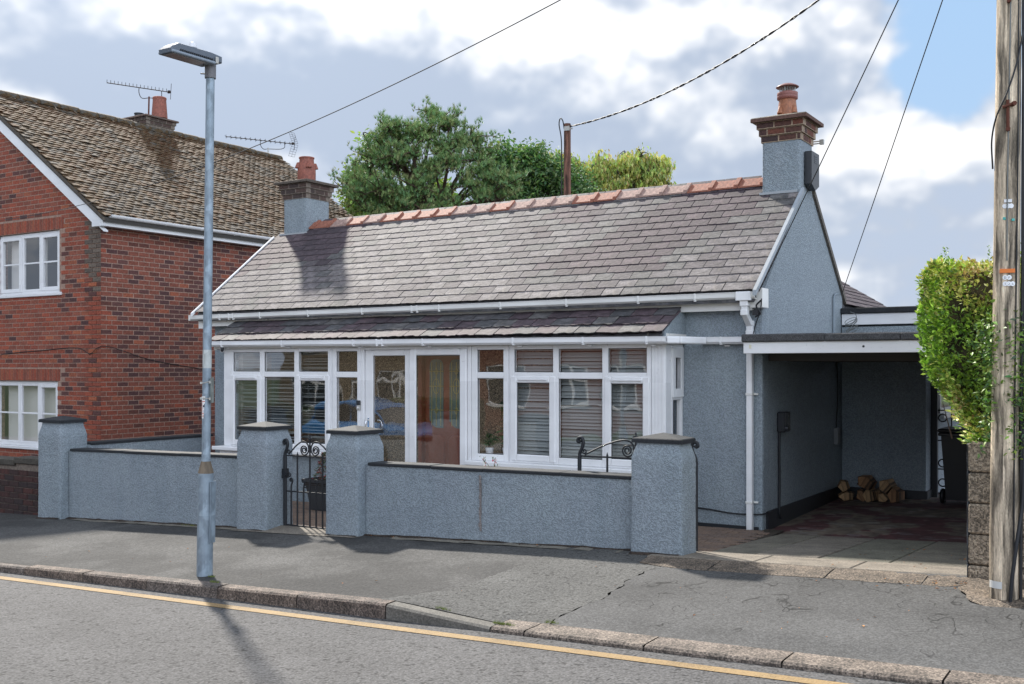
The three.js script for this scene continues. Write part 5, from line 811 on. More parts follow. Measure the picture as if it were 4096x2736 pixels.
// ───────────── brick house next door ─────────────
{
  const H = thing('brick_house', 'two-storey red brick house with mossy tiled gable roof and white windows', 'house');
  const bx = -15.665, fz = -11.53, bh = 0.0827, eave = 4.33, rx = -19.3, m = 0.70, ry = 7.19, base = -0.45, zBack = -19.4;
  const gy = (x) => (x > rx ? 4.45 + m * (-15.4 - x) : 4.45 + m * (-15.4 - (2 * rx - x)));     // roof surface
  const wins = [[-18.75, -16.835, 3.16, 4.34], [-18.85, -16.886, 0.37, 1.625]];
  // mortar bed
  const sh = new THREE.Shape([[bx, base], [bx, gy(bx) - 0.12], [rx, ry - 0.14], [2 * rx - bx, gy(bx) - 0.12], [2 * rx - bx, base]].map((p) => new THREE.Vector2(...p)));
  for (const [a, b, c, d] of wins) sh.holes.push(new THREE.Path([[a, c], [b, c], [b, d], [a, d]].map((p) => new THREE.Vector2(...p))));
  const fg = new THREE.ExtrudeGeometry(sh, { depth: 0.22, bevelEnabled: false }); fg.translate(0, 0, fz - 0.2205); const front = mesh('front_wall', uvm(fg), M.mortar, H);
  const side = mesh('side_wall', box(bx - 0.22, base, zBack, bx - 0.0005, eave + 0.05, fz - 0.222), M.mortar, H);
  mesh('rear_walls', [box(2 * rx - bx, base, zBack, 2 * rx - bx + 0.2, eave, fz - 0.3), box(2 * rx - bx + 0.2, base, zBack, bx - 0.24, eave, zBack + 0.2), box(2 * rx - bx + 0.3, 2.2, zBack + 0.3, bx - 0.3, 2.3, fz - 0.35)], M.room, H);
  const mk = (a) => a.map((c) => mat(c, { map: T.brick, bumpMap: T.brickBump, bumpScale: 0.003 }));
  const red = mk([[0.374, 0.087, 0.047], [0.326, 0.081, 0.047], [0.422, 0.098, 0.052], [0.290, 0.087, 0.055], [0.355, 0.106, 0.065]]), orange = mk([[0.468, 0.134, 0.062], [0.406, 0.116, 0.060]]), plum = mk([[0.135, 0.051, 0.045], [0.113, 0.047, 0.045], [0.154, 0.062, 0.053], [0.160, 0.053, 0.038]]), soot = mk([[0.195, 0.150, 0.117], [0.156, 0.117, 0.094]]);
  const bgeo = {}, gb = (l, k, t = 0.0685) => { const key = `${l}|${k}|${t}`; return bgeo[key] || (bgeo[key] = uvm(cbox(-l / 2, -t / 2, -0.03, l / 2, t / 2, 0.004, 0.0025), k * 0.11, k * 0.07)); };
  const fItems = [], sItems = [], rows = Math.ceil((6.9 - base) / bh);
  for (let r = 0; r < rows; r++) {
    const y = base + (r + 0.5) * bh, sootTop = ss(2.6, 4.2, y) > hash(r, 3, 62) * 1.2;
    for (let i = 0; i < 24; i++) {               // front: stretcher bond, read from the corner
      const l = i === 0 && r % 2 ? 0.099 : 0.2105, x1 = bx - 0.004 - (i === 0 ? 0 : (r % 2 ? 0.1125 + (i - 1) * 0.225 : i * 0.225)), x = x1 - l / 2; if (x < -20.6) break;
      if (y + 0.03 > gy(x1) - 0.13) continue;
      if (wins.some(([a, b, c, d]) => x > a - 0.06 && x < b + 0.06 && y > c - 0.0 && y < d + 0.0)) continue;
      if (wins.some(([a, b, c, d]) => x > a - 0.1 && x < b + 0.1 && y > d && y < d + 0.225)) continue;
      const pier = i <= 1 && x > bx - 0.36 ? 0.012 : 0, h = hash(r, i, 61), n = fbm3(x * 1.1, y * 0.9, 2, 2) - 0.5;
      const mt = pier && y > 3.1 && hash(r, i, 69) < ss(3.0, 3.9, y) ? soot[(r + i) % 2] : h > 0.93 ? orange[(r + i) % 2] : h + n * 0.8 < 0.06 ? plum[(r * 3 + i) % 4] : red[Math.floor(hash(r, i, 63) * 5)];
      fItems.push({ geo: gb(l, (r * 7 + i) % 4), mat: mt, m: mtx(x, y, fz + pier + (hash(r, i, 64) - 0.5) * 0.003), pri: -dist(x, y, fz) });
    }
    if (y > eave + 0.02) continue;
    for (let i = 0; i < 34; i++) {               // side wall: more plum bricks, its shade put into their colour
      const l = i === 0 && !(r % 2) ? 0.099 : 0.2105, z1 = fz + 0.004 + (0) - (i === 0 ? 0 : (!(r % 2) ? 0.1125 + (i - 1) * 0.225 : i * 0.225)), z = z1 - l / 2; if (z < -17.9) break;
      const h = hash(r, i, 65), n = fbm3(z * 0.9, y * 0.8, 7, 2) - 0.5;
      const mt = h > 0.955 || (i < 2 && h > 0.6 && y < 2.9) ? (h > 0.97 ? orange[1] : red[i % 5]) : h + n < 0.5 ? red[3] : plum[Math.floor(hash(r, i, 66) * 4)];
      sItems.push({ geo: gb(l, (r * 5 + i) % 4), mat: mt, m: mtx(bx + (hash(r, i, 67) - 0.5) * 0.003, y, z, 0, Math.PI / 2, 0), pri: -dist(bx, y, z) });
    }
  }
  for (const [a, b, c, d] of wins) for (let x = a - 0.05, k = 0; x < b + 0.1; x += 0.079, k++) { if (x < -20) continue; fItems.push({ geo: gb(0.212, k % 4, 0.067), mat: hash(k, 5, 68) > 0.8 ? orange[1] : red[k % 5], m: mtx(x, d + 0.113, fz + 0.001, 0, 0, Math.PI / 2), pri: -dist(x, d, fz) }); }
  pieces(front, 'brick', fItems, 300); pieces(side, 'brick', sItems, 300);
  // windows
  const win = (x0, x1, y0, y1, cuts, label) => {
    const z = fz - 0.05, w = mesh('window', [...ring(x0, x1, y0 + 0.06, y1, 0.06, 0.06, z - 0.06, z, 0.006), cbox(x0 - 0.06, y0, z - 0.08, x1 + 0.08, y0 + 0.058, z + 0.09, 0.008)], M.white, H);
    for (let i = 0; i < cuts.length; i++) { const [a, b, open] = cuts[i], g = open ? 0.05 : 0.025; mesh('sash', [...ring(a, b, y0 + 0.1, y1 - 0.045, g + 0.03, g + 0.02, z - 0.05, z + (open ? 0.018 : 0.004), 0.008), cbox(a + g + 0.03, (y0 + y1) / 2 + 0.02, z - 0.03, b - g - 0.03, (y0 + y1) / 2 + 0.05, z - 0.005, 0.004)], M.white, w); mesh('pane', quadGeo([[[a + g, y0 + 0.11, z - 0.02], [b - g, y0 + 0.11, z - 0.02], [b - g, y1 - 0.06, z - 0.02], [a + g, y1 - 0.06, z - 0.02]]]), M.glassFlat, w); }
    mesh('curtain', (() => { const q = []; for (let k = 0; k < 60; k++) { const a = x0 + 0.08 + (x1 - x0 - 0.16) * k / 60, b = x0 + 0.08 + (x1 - x0 - 0.16) * (k + 1) / 60, za = z - 0.2 + 0.02 * (k % 2), zb = z - 0.2 + 0.02 * ((k + 1) % 2); if (y0 > 2 && k > 14 && k < 30) continue; if (y0 > 2 && k > 38) continue; q.push([[a, y0 + 0.06, za], [b, y0 + 0.06, zb], [b, y1, zb], [a, y1, za]]); } return quadGeo(q); })(), mat([0.55, 0.53, 0.5]), w);
  };
  win(-18.75, -16.838, 3.16, 4.335, [[-18.7, -18.03, 1], [-18.03, -17.45, 0], [-17.45, -16.87, 1]]);
  win(-18.85, -16.89, 0.37, 1.62, [[-18.8, -18.1, 0], [-18.1, -17.5, 0], [-17.5, -16.92, 1]]);
  // barge boards, fascia, gutter
  mesh('bargeboard', [poly([[bx + 0.216, gy(bx + 0.216) - 0.05], [rx, ry - 0.05], [2 * rx - bx - 0.216, gy(bx + 0.216) - 0.05], [2 * rx - bx - 0.216, 4.2], [rx, ry - 0.33], [bx - 0.085, 4.37], [bx - 0.085, 4.292], [bx + 0.216, 4.292]], fz + 0.1, fz + 0.126), cbox(bx - 0.09, 4.29, fz + 0.005, bx + 0.217, 4.45, fz + 0.099, 0.004)], M.white, H);
  mesh('verge_soffit', [poly([[bx + 0.2, gy(bx + 0.2) - 0.3], [rx, ry - 0.31], [rx, ry - 0.29], [bx + 0.2, gy(bx + 0.2) - 0.28]], fz + 0.01, fz + 0.1)], M.white, H);
  mesh('fascia', [cbox(bx + 0.19, 4.29, zBack, bx + 0.215, 4.46, fz + 0.124, 0.003), box(bx, 4.3, zBack, bx + 0.19, 4.315, fz + 0.1)], M.white, H);
  const gsh = new THREE.Shape(); gsh.moveTo(0, 0.05); gsh.absarc(0.055, 0.05, 0.055, Math.PI, 2 * Math.PI, false); gsh.lineTo(0.106, 0.05); gsh.absarc(0.055, 0.05, 0.048, 2 * Math.PI, Math.PI, true); gsh.closePath();
  const gg = new THREE.ExtrudeGeometry(gsh, { depth: 7.9, bevelEnabled: false, curveSegments: 10 }); gg.translate(bx + 0.217, 4.43, zBack); const gut = mesh('gutter', uvm(gg), M.white, H); mesh('gutter_end', new THREE.CircleGeometry(0.056, 18, Math.PI, Math.PI).translate(bx + 0.272, 4.48, zBack + 7.9), M.white, gut);
  for (let k = 0; k < 9; k++) { const g = bar([bx + 0.272, 4.48, fz - 0.3 - k * 0.82], [bx + 0.272, 4.48, fz - 0.33 - k * 0.82], 0.061, 14), p = g.attributes.position; for (let i = 0; i < p.count; i++) p.setY(i, Math.min(p.getY(i), 4.481)); mesh('gutter_bracket', g, M.white, gut); }
  // plain tiles
  const tp = Math.atan(m), tm = [[0.185, 0.163, 0.14], [0.165, 0.145, 0.124], [0.215, 0.192, 0.167], [0.14, 0.117, 0.095], [0.2, 0.13, 0.065]].map((c) => mat(c, { map: T.tile, roughness: 0.9 }));
  const roof = mesh('roof', [poly([[bx + 0.27, gy(bx + 0.27) - 0.02], [rx, ry - 0.025], [2 * rx - bx - 0.27, gy(bx + 0.27) - 0.02], [2 * rx - bx - 0.27, gy(bx + 0.27) - 0.09], [rx, ry - 0.1], [bx + 0.27, gy(bx + 0.27) - 0.09]], zBack - 0.15, fz + 0.16)], mat([0.05, 0.045, 0.04]), H);
  const slope = part('tile_slope', H); slope.position.set(bx + 0.29, gy(bx + 0.29), (zBack + fz) / 2); slope.rotation.y = Math.PI / 2;
  const tg = [0, 1, 2, 3, 4, 5].map((k) => { const q = [], n = 3, w = 0.162, len = 0.22, t = 0.017; const P = (i, e, o) => { const u = i / n - 0.5; return [u * w, 0.006 * (1 - 4 * u * u) + o + (hash(k, i, 72) - 0.5) * 0.003, -e * len + (e ? 0 : (hash(k, i, 73) - 0.5) * 0.014)]; }; for (let i = 0; i < n; i++) { q.push([P(i, 0, t), P(i + 1, 0, t), P(i + 1, 1, t), P(i, 1, t)], [P(i, 0, 0), P(i + 1, 0, 0), P(i + 1, 0, t), P(i, 0, t)]); } q.push([P(0, 1, 0), P(0, 0, 0), P(0, 0, t), P(0, 1, t)], [P(n, 0, 0), P(n, 1, 0), P(n, 1, t), P(n, 0, t)]); return uvm(quadGeo(q), k * 0.31, k * 0.19); });
  const L = (zBack - 0.15) - (fz + 0.17), ti = [], nx = Math.floor(-L / 0.166), nr = Math.floor(Math.hypot(bx + 0.29 - rx, ry - gy(bx + 0.29)) / 0.1);
  for (let r = 0; r < nr; r++) for (let i = 0; i < nx; i++) {
    const x = L / 2 + 0.09 + i * 0.166 + (r % 2) * 0.083, s = r * 0.1; if (x > -L / 2 - 0.04) continue;
    const wz = (zBack + fz) / 2 - x, wy = gy(bx + 0.29) + s * Math.sin(tp), wx = bx + 0.29 - s * Math.cos(tp), n = fbm3(x * 1.3, s * 1.3, 4, 3), mossy = n + 0.28 * (s / 4.5) + 0.03 * (x + 4 < 0 ? 0 : 0) + (hash(r, i, 74) - 0.5) * 0.5 > 0.66;
    ti.push({ geo: tg[Math.floor(hash(r, i, 75) * 6)], mat: mossy ? tm[4] : tm[Math.floor(hash(r, i, 76) * 4)], m: mtx(x + (hash(r, i, 77) - 0.5) * 0.008, s * Math.sin(tp) + 0.018 + hash(r, i, 78) * 0.012, -s * Math.cos(tp) + (hash(r, i, 79) - 0.5) * 0.02, tp - 0.155 + (hash(r, i, 80) - 0.5) * 0.05, 0, (hash(r, i, 81) - 0.5) * 0.06), pri: -dist(wx, wy, wz) });
  }
  pieces(slope, 'roof_tile', ti, 300);
  const rm = mat([0.2, 0.185, 0.16], { map: T.tile }); for (let k = 0; k < 18; k++) { const z = fz + 0.16 - k * 0.45, g = new THREE.CylinderGeometry(0.12, 0.125, 0.44, 12, 1, true, 0, Math.PI); g.rotateZ(Math.PI / 2); g.rotateY(Math.PI / 2); const o = mesh('ridge_tile', uvm(g.toNonIndexed()), rm, roof); o.position.set(rx, ry - 0.045 + (hash(k, 2, 4) - 0.5) * 0.015, z - 0.22); }
  mesh('verge_mortar', poly([[bx + 0.28, gy(bx + 0.28) - 0.02], [rx, ry - 0.02], [rx, ry - 0.07], [bx + 0.28, gy(bx + 0.28) - 0.07]], fz + 0.125, fz + 0.165), mat([0.15, 0.13, 0.11], { map: T.concrete, bumpMap: T.aggregateBump, bumpScale: 0.01 }), roof);
  // stack on the far slope
  const c = mesh('chimney', box(-19.955, 6.2, -16.04, -19.205, 7.42, -15.29), M.mortarDark, H);
  const y = chimneyBricks(c, -19.58, -15.665, 0.36, 0.36, 7.18, 3, darkBricks, M.mortarDark);
  mesh('cap_stone', capGeo(-20.035, -19.125, -16.12, -15.21, y - 0.01, 0.03, 0.1), mat([0.2, 0.14, 0.12], { map: T.concrete }), c);
  mesh('chimney_pot', lathe([[0.175, 0], [0.172, 0.06], [0.145, 0.42], [0.152, 0.425], [0.155, 0.45], [0.145, 0.47], [0.12, 0.47]], -19.3, y + 0.04, -15.72, 24), M.pot, c);
  mesh('pot_stub', lathe([[0.1, 0], [0.1, 0.08], [0.11, 0.085], [0.11, 0.1], [0.08, 0.1]], -19.72, y + 0.06, -15.5, 18), M.black, c);
  mesh('wall_cable', tube([[-18.6, 2.12, fz + 0.012], [-17.5, 2.17, fz + 0.012], [-16.2, 2.2, fz + 0.012], [-15.95, 2.1, fz + 0.02], [bx + 0.01, 2.24, fz + 0.02], [bx + 0.012, 2.0, -12.6], [bx + 0.012, 1.75, -14.5]], 0.007, 50, 4), M.cable, H);
}
// television aerials
function aerial(name, label, A, B, mastTop, mastBot, n, elem, vertical, refl) {
  const t = thing(name, label, 'aerial', 'rooftop television aerials'), rustM = M.rust, V = (k) => A.map((a, i) => lerp(a, B[i], k));
  const mm = refl ? M.steel : M.rust, dark = mat([0.03, 0.022, 0.02], { roughness: 0.8 });
  mesh('boom', bar(A, B, 0.011), refl ? dark : dark, t);
  const dx = B[0] - A[0], dz = B[2] - A[2], L = Math.hypot(dx, dz), px = -dz / L, pz = dx / L;
  for (let i = 0; i < n; i++) { const p = V(i / (n - 1) * 0.93), e = elem; mesh('element', vertical ? bar([p[0], p[1] - e * 0.15, p[2]], [p[0], p[1] + e, p[2]], 0.006, 5) : mergeGeometries([bar([p[0] - px * e, p[1], p[2] - pz * e], [p[0] + px * e, p[1], p[2] + pz * e], 0.006, 5), bar([p[0], p[1] - 0.05, p[2]], [p[0], p[1] + 0.05, p[2]], 0.006, 5)]), dark, t); }
  const k0 = 0.5, k1 = 0.85, P0 = V(k0), P1 = V(k1), lo = Math.min(P0[1], P1[1]) - 0.16;
  mesh('support_loop', tube([P0, [P0[0], P0[1] - 0.12, P0[2]], [lerp(P0[0], P1[0], 0.12), lo - 0.0, lerp(P0[2], P1[2], 0.12)], [mastTop[0], lo, mastTop[2]], [lerp(P0[0], P1[0], 0.88), lo, lerp(P0[2], P1[2], 0.88)], [P1[0], P1[1] - 0.12, P1[2]], P1], 0.009, 40, 5), dark, t);
  mesh('mast', bar(mastBot, [mastTop[0], lo + 0.03, mastTop[2]], 0.018, 8), mm, t);
  mesh('dipole', [box(B[0] - 0.1, B[1] - 0.01, B[2] - 0.02, B[0] - 0.04, B[1] + 0.05, B[2] + 0.02), bar([B[0] - 0.02, B[1] - 0.16, B[2]], [B[0] + 0.01, B[1] + 0.2, B[2]], 0.006)], dark, t);
  if (refl) for (const s of [1, -1]) { const g = []; for (let i = 0; i < 6; i++) { const q = i / 5; g.push(bar([B[0] - s * 0 + 0.02 - q * 0.13, B[1] + s * (0.02 + q * 0.3), B[2] - 0.1], [B[0] + 0.02 - q * 0.13, B[1] + s * (0.02 + q * 0.3), B[2] + 0.12], 0.004, 4)); } for (const z of [-0.1, 0.01, 0.12]) g.push(bar([B[0] + 0.02, B[1] + s * 0.02, B[2] + z], [B[0] - 0.11, B[1] + s * 0.32, B[2] + z], 0.004, 4)); mesh('reflector', g, dark, t); }
}
aerial('television_aerial', 'dark television aerial on a tall rusty mast by the brick house chimney', [-20.645, 8.38, -15.347], [-19.407, 8.16, -16.129], [-19.83, 8.1, -15.86], [-19.85, 7.2, -15.85], 17, 0.07, true, false);
aerial('television_aerial', 'television aerial with grid reflectors behind the lamp column', [-21.4, 8.03, -19.6], [-19.85, 7.83, -20.58], [-20.45, 7.66, -20.2], [-20.45, 5.0, -20.2], 14, 0.12, false, true);

// ───────────── lamp column ─────────────
{
  const t = thing('street_lamp', 'galvanised street lamp column with flat grey lantern and photocell', 'street lamp'); t.position.set(-7.425, pavY(-7.43, -6.55) - 0.005, -6.547); t.rotation.z = -0.0098; t.rotation.x = -0.006;
  mesh('column_base', lathe([[0.071, -0.05], [0.0705, 0.5], [0.07, 0.93]], 0, 0, 0, 28), M.galv, t);
  mesh('shoulder', lathe([[0.07, 0.93], [0.04, 1.045]], 0, 0, 0, 28), M.galvRust, t);
  mesh('column_shaft', lathe([[0.042, 1.03], [0.042, 1.06], [0.0385, 1.062], [0.0385, 4.56]], 0, 0, 0, 24), M.galv, t);
  const door = mesh('access_door', cbox(-0.05, 0.3, -0.004, 0.05, 0.86, 0.004, 0.003), M.galv, t); door.position.set(0.0715 * Math.cos(0.35), 0, -0.0715 * Math.sin(0.35)); door.rotation.y = Math.PI / 2 + 0.35;
  mesh('painted_band', lathe([[0.0392, 1.88], [0.0392, 2.045]], 0, 0, 0, 24), mat([0.66, 0.65, 0.62], { map: T.galv }), t);
  mesh('collar', lathe([[0.048, 4.5], [0.05, 4.505], [0.05, 4.64], [0.044, 4.66], [0.02, 4.66]], 0, 0, 0, 22), M.lampCollar, t);
  mesh('collar_bolt', [0, 1].map((k) => bar([-0.03, 4.54 + k * 0.07, 0.03], [-0.075, 4.545 + k * 0.07, 0.045], 0.007)), M.black, t);
  // lantern reaches out over the road
  const L = part('lantern', t); L.position.set(0, 4.62, 0); L.rotation.x = 0.02; L.scale.set(0.74, 0.74, 0.84);
  const prof = [[-0.07, 0.1], [0.07, 0.115], [0.5, 0.11], [0.56, 0.07], [0.6, 0.03], [0.595, 0.0], [0.2, -0.005], [0.1, 0.03], [-0.07, 0.04]];
  const body = (w, dy, y0) => { const s2 = new THREE.Shape(prof.map(([z, y]) => new THREE.Vector2(z, y))); const g = new THREE.ExtrudeGeometry(s2, { depth: w, bevelEnabled: true, bevelSize: 0.012, bevelThickness: 0.03, bevelSegments: 3 }); g.translate(0, 0, -w / 2); g.rotateY(-Math.PI / 2); return uvm(g); };
  mesh('lantern_body', body(0.16), M.lampGrey, L);
  mesh('cooling_fins', Array.from({ length: 17 }, (_, k) => [box(-0.125, 0.028, 0.06 + k * 0.026, -0.1, 0.05, 0.072 + k * 0.026), box(0.1, 0.028, 0.06 + k * 0.026, 0.125, 0.05, 0.072 + k * 0.026)]).flat(), M.black, L);
  mesh('lower_rim', [cbox(-0.13, -0.012, 0.02, 0.13, 0.022, 0.6, 0.01)], mat([0.24, 0.28, 0.33], { roughness: 0.5 }), L);
  mesh('lens', [cbox(-0.1, -0.02, 0.13, 0.1, -0.011, 0.57, 0.004)], M.lampGlass, L);
  mesh('clip', [cbox(-0.135, 0.0, -0.01, -0.127, 0.08, 0.03, 0.002), cbox(0.127, 0.0, -0.01, 0.135, 0.08, 0.03, 0.002)], M.steel, L);
  mesh('spigot', [lathe([[0.045, 0], [0.045, 0.09]], 0, -0.03, 0, 18), box(-0.012, -0.035, 0.085, 0.012, 0.0, 0.1)], M.lampCollar, L);
  mesh('photocell', lathe([[0, 0.105], [0.02, 0.098], [0.042, 0.085], [0.042, 0.045], [0.05, 0.04], [0.048, 0.03], [0.035, 0.025], [0.035, 0]], 0, 0.115, 0.24, 16), mat([0.7, 0.7, 0.72], { roughness: 0.3 }), L);
  // strapped sign seen from behind, old dog notice sticker
  const s = thing('strapped_sign', 'small grey sign strapped edge-on behind the lamp column', 'sign'); s.position.set(-7.41, 0, -6.56); s.rotation.y = 0.62;
  mesh('sign_plate', cbox(0.048, 1.55, -0.05, 0.052, 1.78, 0.07, 0.001).rotateY(0), mat([0.3, 0.31, 0.28], { roughness: 0.5, map: T.galv }), s); mesh('channel', [cbox(0.03, 1.575, -0.04, 0.048, 1.6, 0.06, 0.002), cbox(0.03, 1.725, -0.04, 0.048, 1.75, 0.06, 0.002)], M.steel, s);
  const strap = (y, a) => { const p = []; for (let i = 0; i < 16; i++) p.push([0.041 * Math.cos(i / 16 * 6.283), y + a * Math.cos(i / 16 * 6.283), 0.041 * Math.sin(i / 16 * 6.283)]); return tube(p, 0.005, 32, 5, true); };
  mesh('strap', [strap(1.735, 0.012), strap(1.59, 0.002), box(-0.06, 1.72, -0.008, -0.038, 1.74, 0.008), box(-0.06, 1.58, -0.008, -0.038, 1.6, 0.008)], M.steel, s);
  const cv = document.createElement('canvas'); cv.width = 128; cv.height = 256; const c2 = cv.getContext('2d'); c2.fillStyle = '#e6e2df'; c2.fillRect(0, 0, 128, 256); c2.strokeStyle = '#c2452f'; c2.lineWidth = 8; c2.strokeRect(14, 60, 96, 140);
  c2.fillStyle = '#1d2230'; c2.beginPath(); c2.moveTo(34, 100); c2.lineTo(60, 104); c2.lineTo(66, 84); c2.lineTo(88, 82); c2.lineTo(92, 92); c2.lineTo(76, 98); c2.lineTo(72, 122); c2.lineTo(74, 148); c2.lineTo(66, 148); c2.lineTo(62, 122); c2.lineTo(42, 124); c2.lineTo(40, 148); c2.lineTo(32, 148); c2.closePath(); c2.fill();
  c2.fillStyle = '#9aa0a8'; for (let k = 0; k < 3; k++) c2.fillRect(34, 160 + k * 11, 56, 5); c2.fillStyle = '#9a9a96'; c2.fillRect(30, 14, 60, 8); c2.fillRect(34, 32, 50, 8); c2.fillStyle = '#b0552f'; c2.font = 'bold 30px sans-serif'; c2.fillText('AEDO', 20, 238);
  const ct = new THREE.CanvasTexture(cv); ct.colorSpace = THREE.SRGBColorSpace;
  const st = new THREE.Mesh(new THREE.CylinderGeometry(0.0396, 0.0396, 0.2, 20, 1, true, 0, 1.6), new THREE.MeshStandardMaterial({ map: ct, roughness: 0.5, side: THREE.DoubleSide })); st.name = 'notice_sticker'; scene.add(st); st.position.set(-7.414, 1.51, -6.556); st.rotation.y = -0.42; st.rotation.z = -0.0098; tag(st, 'torn white and red dog notice sticker on the lamp column', 'sticker');
}
// ───────────── telegraph pole ─────────────
const PT = [-1.0, 6.35, -8.0];
{
  const t = thing('telegraph_pole', 'weathered grey wooden telegraph pole at the right edge with white number discs', 'telegraph pole'); const yb = pavY(-1, -8);
  t.position.set(-1.005, yb, -7.985); t.rotation.z = -0.008;
  const g = new THREE.CylinderGeometry(0.07, 0.095, 6.4, 40, 60, false); g.translate(0, 3.15, 0); const p = g.attributes.position; for (let i = 0; i < p.count; i++) { const x = p.getX(i), y = p.getY(i), z = p.getZ(i), a = Math.atan2(z, x), r = Math.hypot(x, z); const d = 1 + 0.05 * (fbm3(Math.cos(a) * 2.2, y * 0.25, Math.sin(a) * 2.2, 3) - 0.5) * 2 - 0.03 * (vn3(Math.cos(a) * 9 + 9, y * 0.6, Math.sin(a) * 9) < 0.28 ? 1 : 0); if (r > 0.01) p.setXYZ(i, x * d, y, z * d); }
  g.computeVertexNormals(); const gu = g.toNonIndexed(), pu = gu.attributes.position, uv = gu.attributes.uv; for (let i = 0; i < pu.count; i++) uv.setXY(i, uv.getX(i) * 0.66, pu.getY(i)); mesh('pole_shaft', gu, M.oldWood, t);
  const dirC = Math.atan2(0.99, 0.12);    // side of the pole that faces the road and the camera
  const at = (a, y, r = 0.1) => { const k = lerp(0.094, 0.072, y / 6.4) + r; return [k * Math.cos(a), y, k * Math.sin(a)]; };
  const fa = 1.42;                         // angle of the front face (x→z)
  const plate = (w, h, y, da, m, name, extra = 0.004) => { const o = mesh(name, cbox(-w / 2, -h / 2, -0.002, w / 2, h / 2, 0.004, 0.001), m, t); const q = at(fa + da, y, extra); o.position.set(...q); o.rotation.y = Math.PI / 2 - (fa + da); return o; };
  plate(0.095, 0.028, 2.28, -0.02, M.orange, 'orange_plate');
  const disc = (ch, y, da) => { const cv = document.createElement('canvas'); cv.width = cv.height = 64; const c = cv.getContext('2d'); c.fillStyle = '#e9eaec'; c.fillRect(0, 0, 64, 64); c.fillStyle = '#20242a'; c.font = '44px sans-serif'; c.textAlign = 'center'; c.textBaseline = 'middle'; if (ch) c.fillText(ch, 32, 35); const tx = new THREE.CanvasTexture(cv); tx.colorSpace = THREE.SRGBColorSpace; const o = new THREE.Mesh(new THREE.CircleGeometry(0.0165, 22), new THREE.MeshStandardMaterial({ map: tx, roughness: 0.4, side: THREE.DoubleSide })); o.name = 'number_disc'; o.position.set(...at(fa + da, y, 0.005)); o.rotation.y = Math.PI / 2 - (fa + da); t.add(o); };
  disc('D', 2.235, 0.13); disc('P', 2.235, -0.15); disc('1', 2.192, 0.12); disc('2', 2.192, -0.14); disc('6', 2.192, -0.4);
  plate(0.05, 0.022, 2.76, -0.02, M.white, 'white_tag'); for (const k of [0.22, 0, -0.22]) disc('', 2.725, k - 0.03);
  plate(0.018, 0.018, 2.64, 0.22, M.teal, 'teal_tag'); plate(0.02, 0.016, 2.63, -0.4, M.teal, 'teal_tag');
  for (const y of [3.4, 4.28]) { const q = at(fa + 0.05, y, 0.012); mesh('rusty_step', [bar(at(fa + 0.35, y + 0.0, 0.03), at(fa - 0.3, y + 0.02, 0.03), 0.011), bar(at(fa + 0.06, y + 0.05, 0.015), at(fa + 0.02, y - 0.16, 0.012), 0.012), bar(at(fa - 0.3, y + 0.02, 0.0), at(fa - 0.3, y + 0.02, 0.045), 0.016), bar(at(fa + 0.02, y - 0.15, 0), at(fa + 0.02, y - 0.15, 0.03), 0.016)], M.rust, t); }
  const run = (a0, a1, y0, y1, r, m, n = 14, off = 0.006) => { const pts = []; for (let i = 0; i <= n; i++) { const k = i / n; pts.push(at(lerp(a0, a1, k) + 0.04 * Math.sin(k * 9), lerp(y0, y1, k), off + 0.004 * hash(i, Math.round(a0 * 10), 5))); } return tube(pts, r, 60, 5); };
  mesh('pole_cable', [run(fa - 0.1, fa + 0.0, 6.2, 2.35, 0.0045, M.cable)], M.cableGrey, t);
  mesh('pole_cable', [run(fa - 0.75, fa - 0.62, 6.2, 0.3, 0.005, M.cable)], M.cable, t);
  mesh('pole_cable', [run(fa - 1.3, fa - 1.25, 6.2, 0.0, 0.012, M.cable, 14, 0.012), run(fa - 1.5, fa - 1.35, 6.2, 2.1, 0.008, M.cable, 14, 0.03)], M.cable, t);
  mesh('pole_cable', [tube([at(fa - 1.2, 3.95, 0.02), at(fa - 0.5, 3.7, 0.02), at(fa + 0.1, 3.5, 0.02), at(fa + 0.8, 3.35, 0.02), at(fa + 1.4, 3.2, 0.02), at(fa + 1.6, 3.0, 0.01)], 0.006, 40, 5)], M.cable, t);
  mesh('pole_cable', [tube([at(fa - 1.35, 1.25, 0.02), at(fa - 1.1, 0.7, 0.03), at(fa - 0.6, 0.4, 0.035), at(fa - 0.35, 0.15, 0.035), at(fa - 0.3, -0.05, 0.02)], 0.013, 30, 6)], M.cable, t);
  mesh('white_tape', uvm(new THREE.CylinderGeometry(0.1, 0.101, 0.05, 12, 1, true, -1.0, 1.0).translate(0, 0.12, 0)), mat([0.6, 0.6, 0.58]), t);
}
// post behind the cottage
{
  const t = thing('service_post', 'brown wooden service post rising behind the cottage ridge', 'post'), x = -9.3, z = -16.6, yt = 6.28; const g = new THREE.CylinderGeometry(0.062, 0.075, 6.4, 18, 1); g.translate(x, yt - 3.2, z); mesh('post_shaft', uvm(g), M.brownWood, t);
  mesh('service_cable', tube([[x - 0.03, yt - 0.1, z + 0.06], [x - 0.05, yt + 0.05, z + 0.08], [x - 0.13, yt + 0.11, z + 0.03], [x - 0.16, yt + 0.03, z + 0.02], [x - 0.11, yt - 0.25, z + 0.03], [x - 0.095, yt - 0.9, z + 0.04], [x - 0.1, yt - 2.5, z + 0.04]], 0.011, 60, 5), M.cable, t);
  mesh('clamp', [box(x - 0.02, yt - 0.14, z + 0.05, x + 0.08, yt - 0.06, z + 0.085), bar([x + 0.05, yt - 0.1, z + 0.05], [x + 0.12, yt - 0.1, z + 0.02], 0.014)], M.steel, t);
}
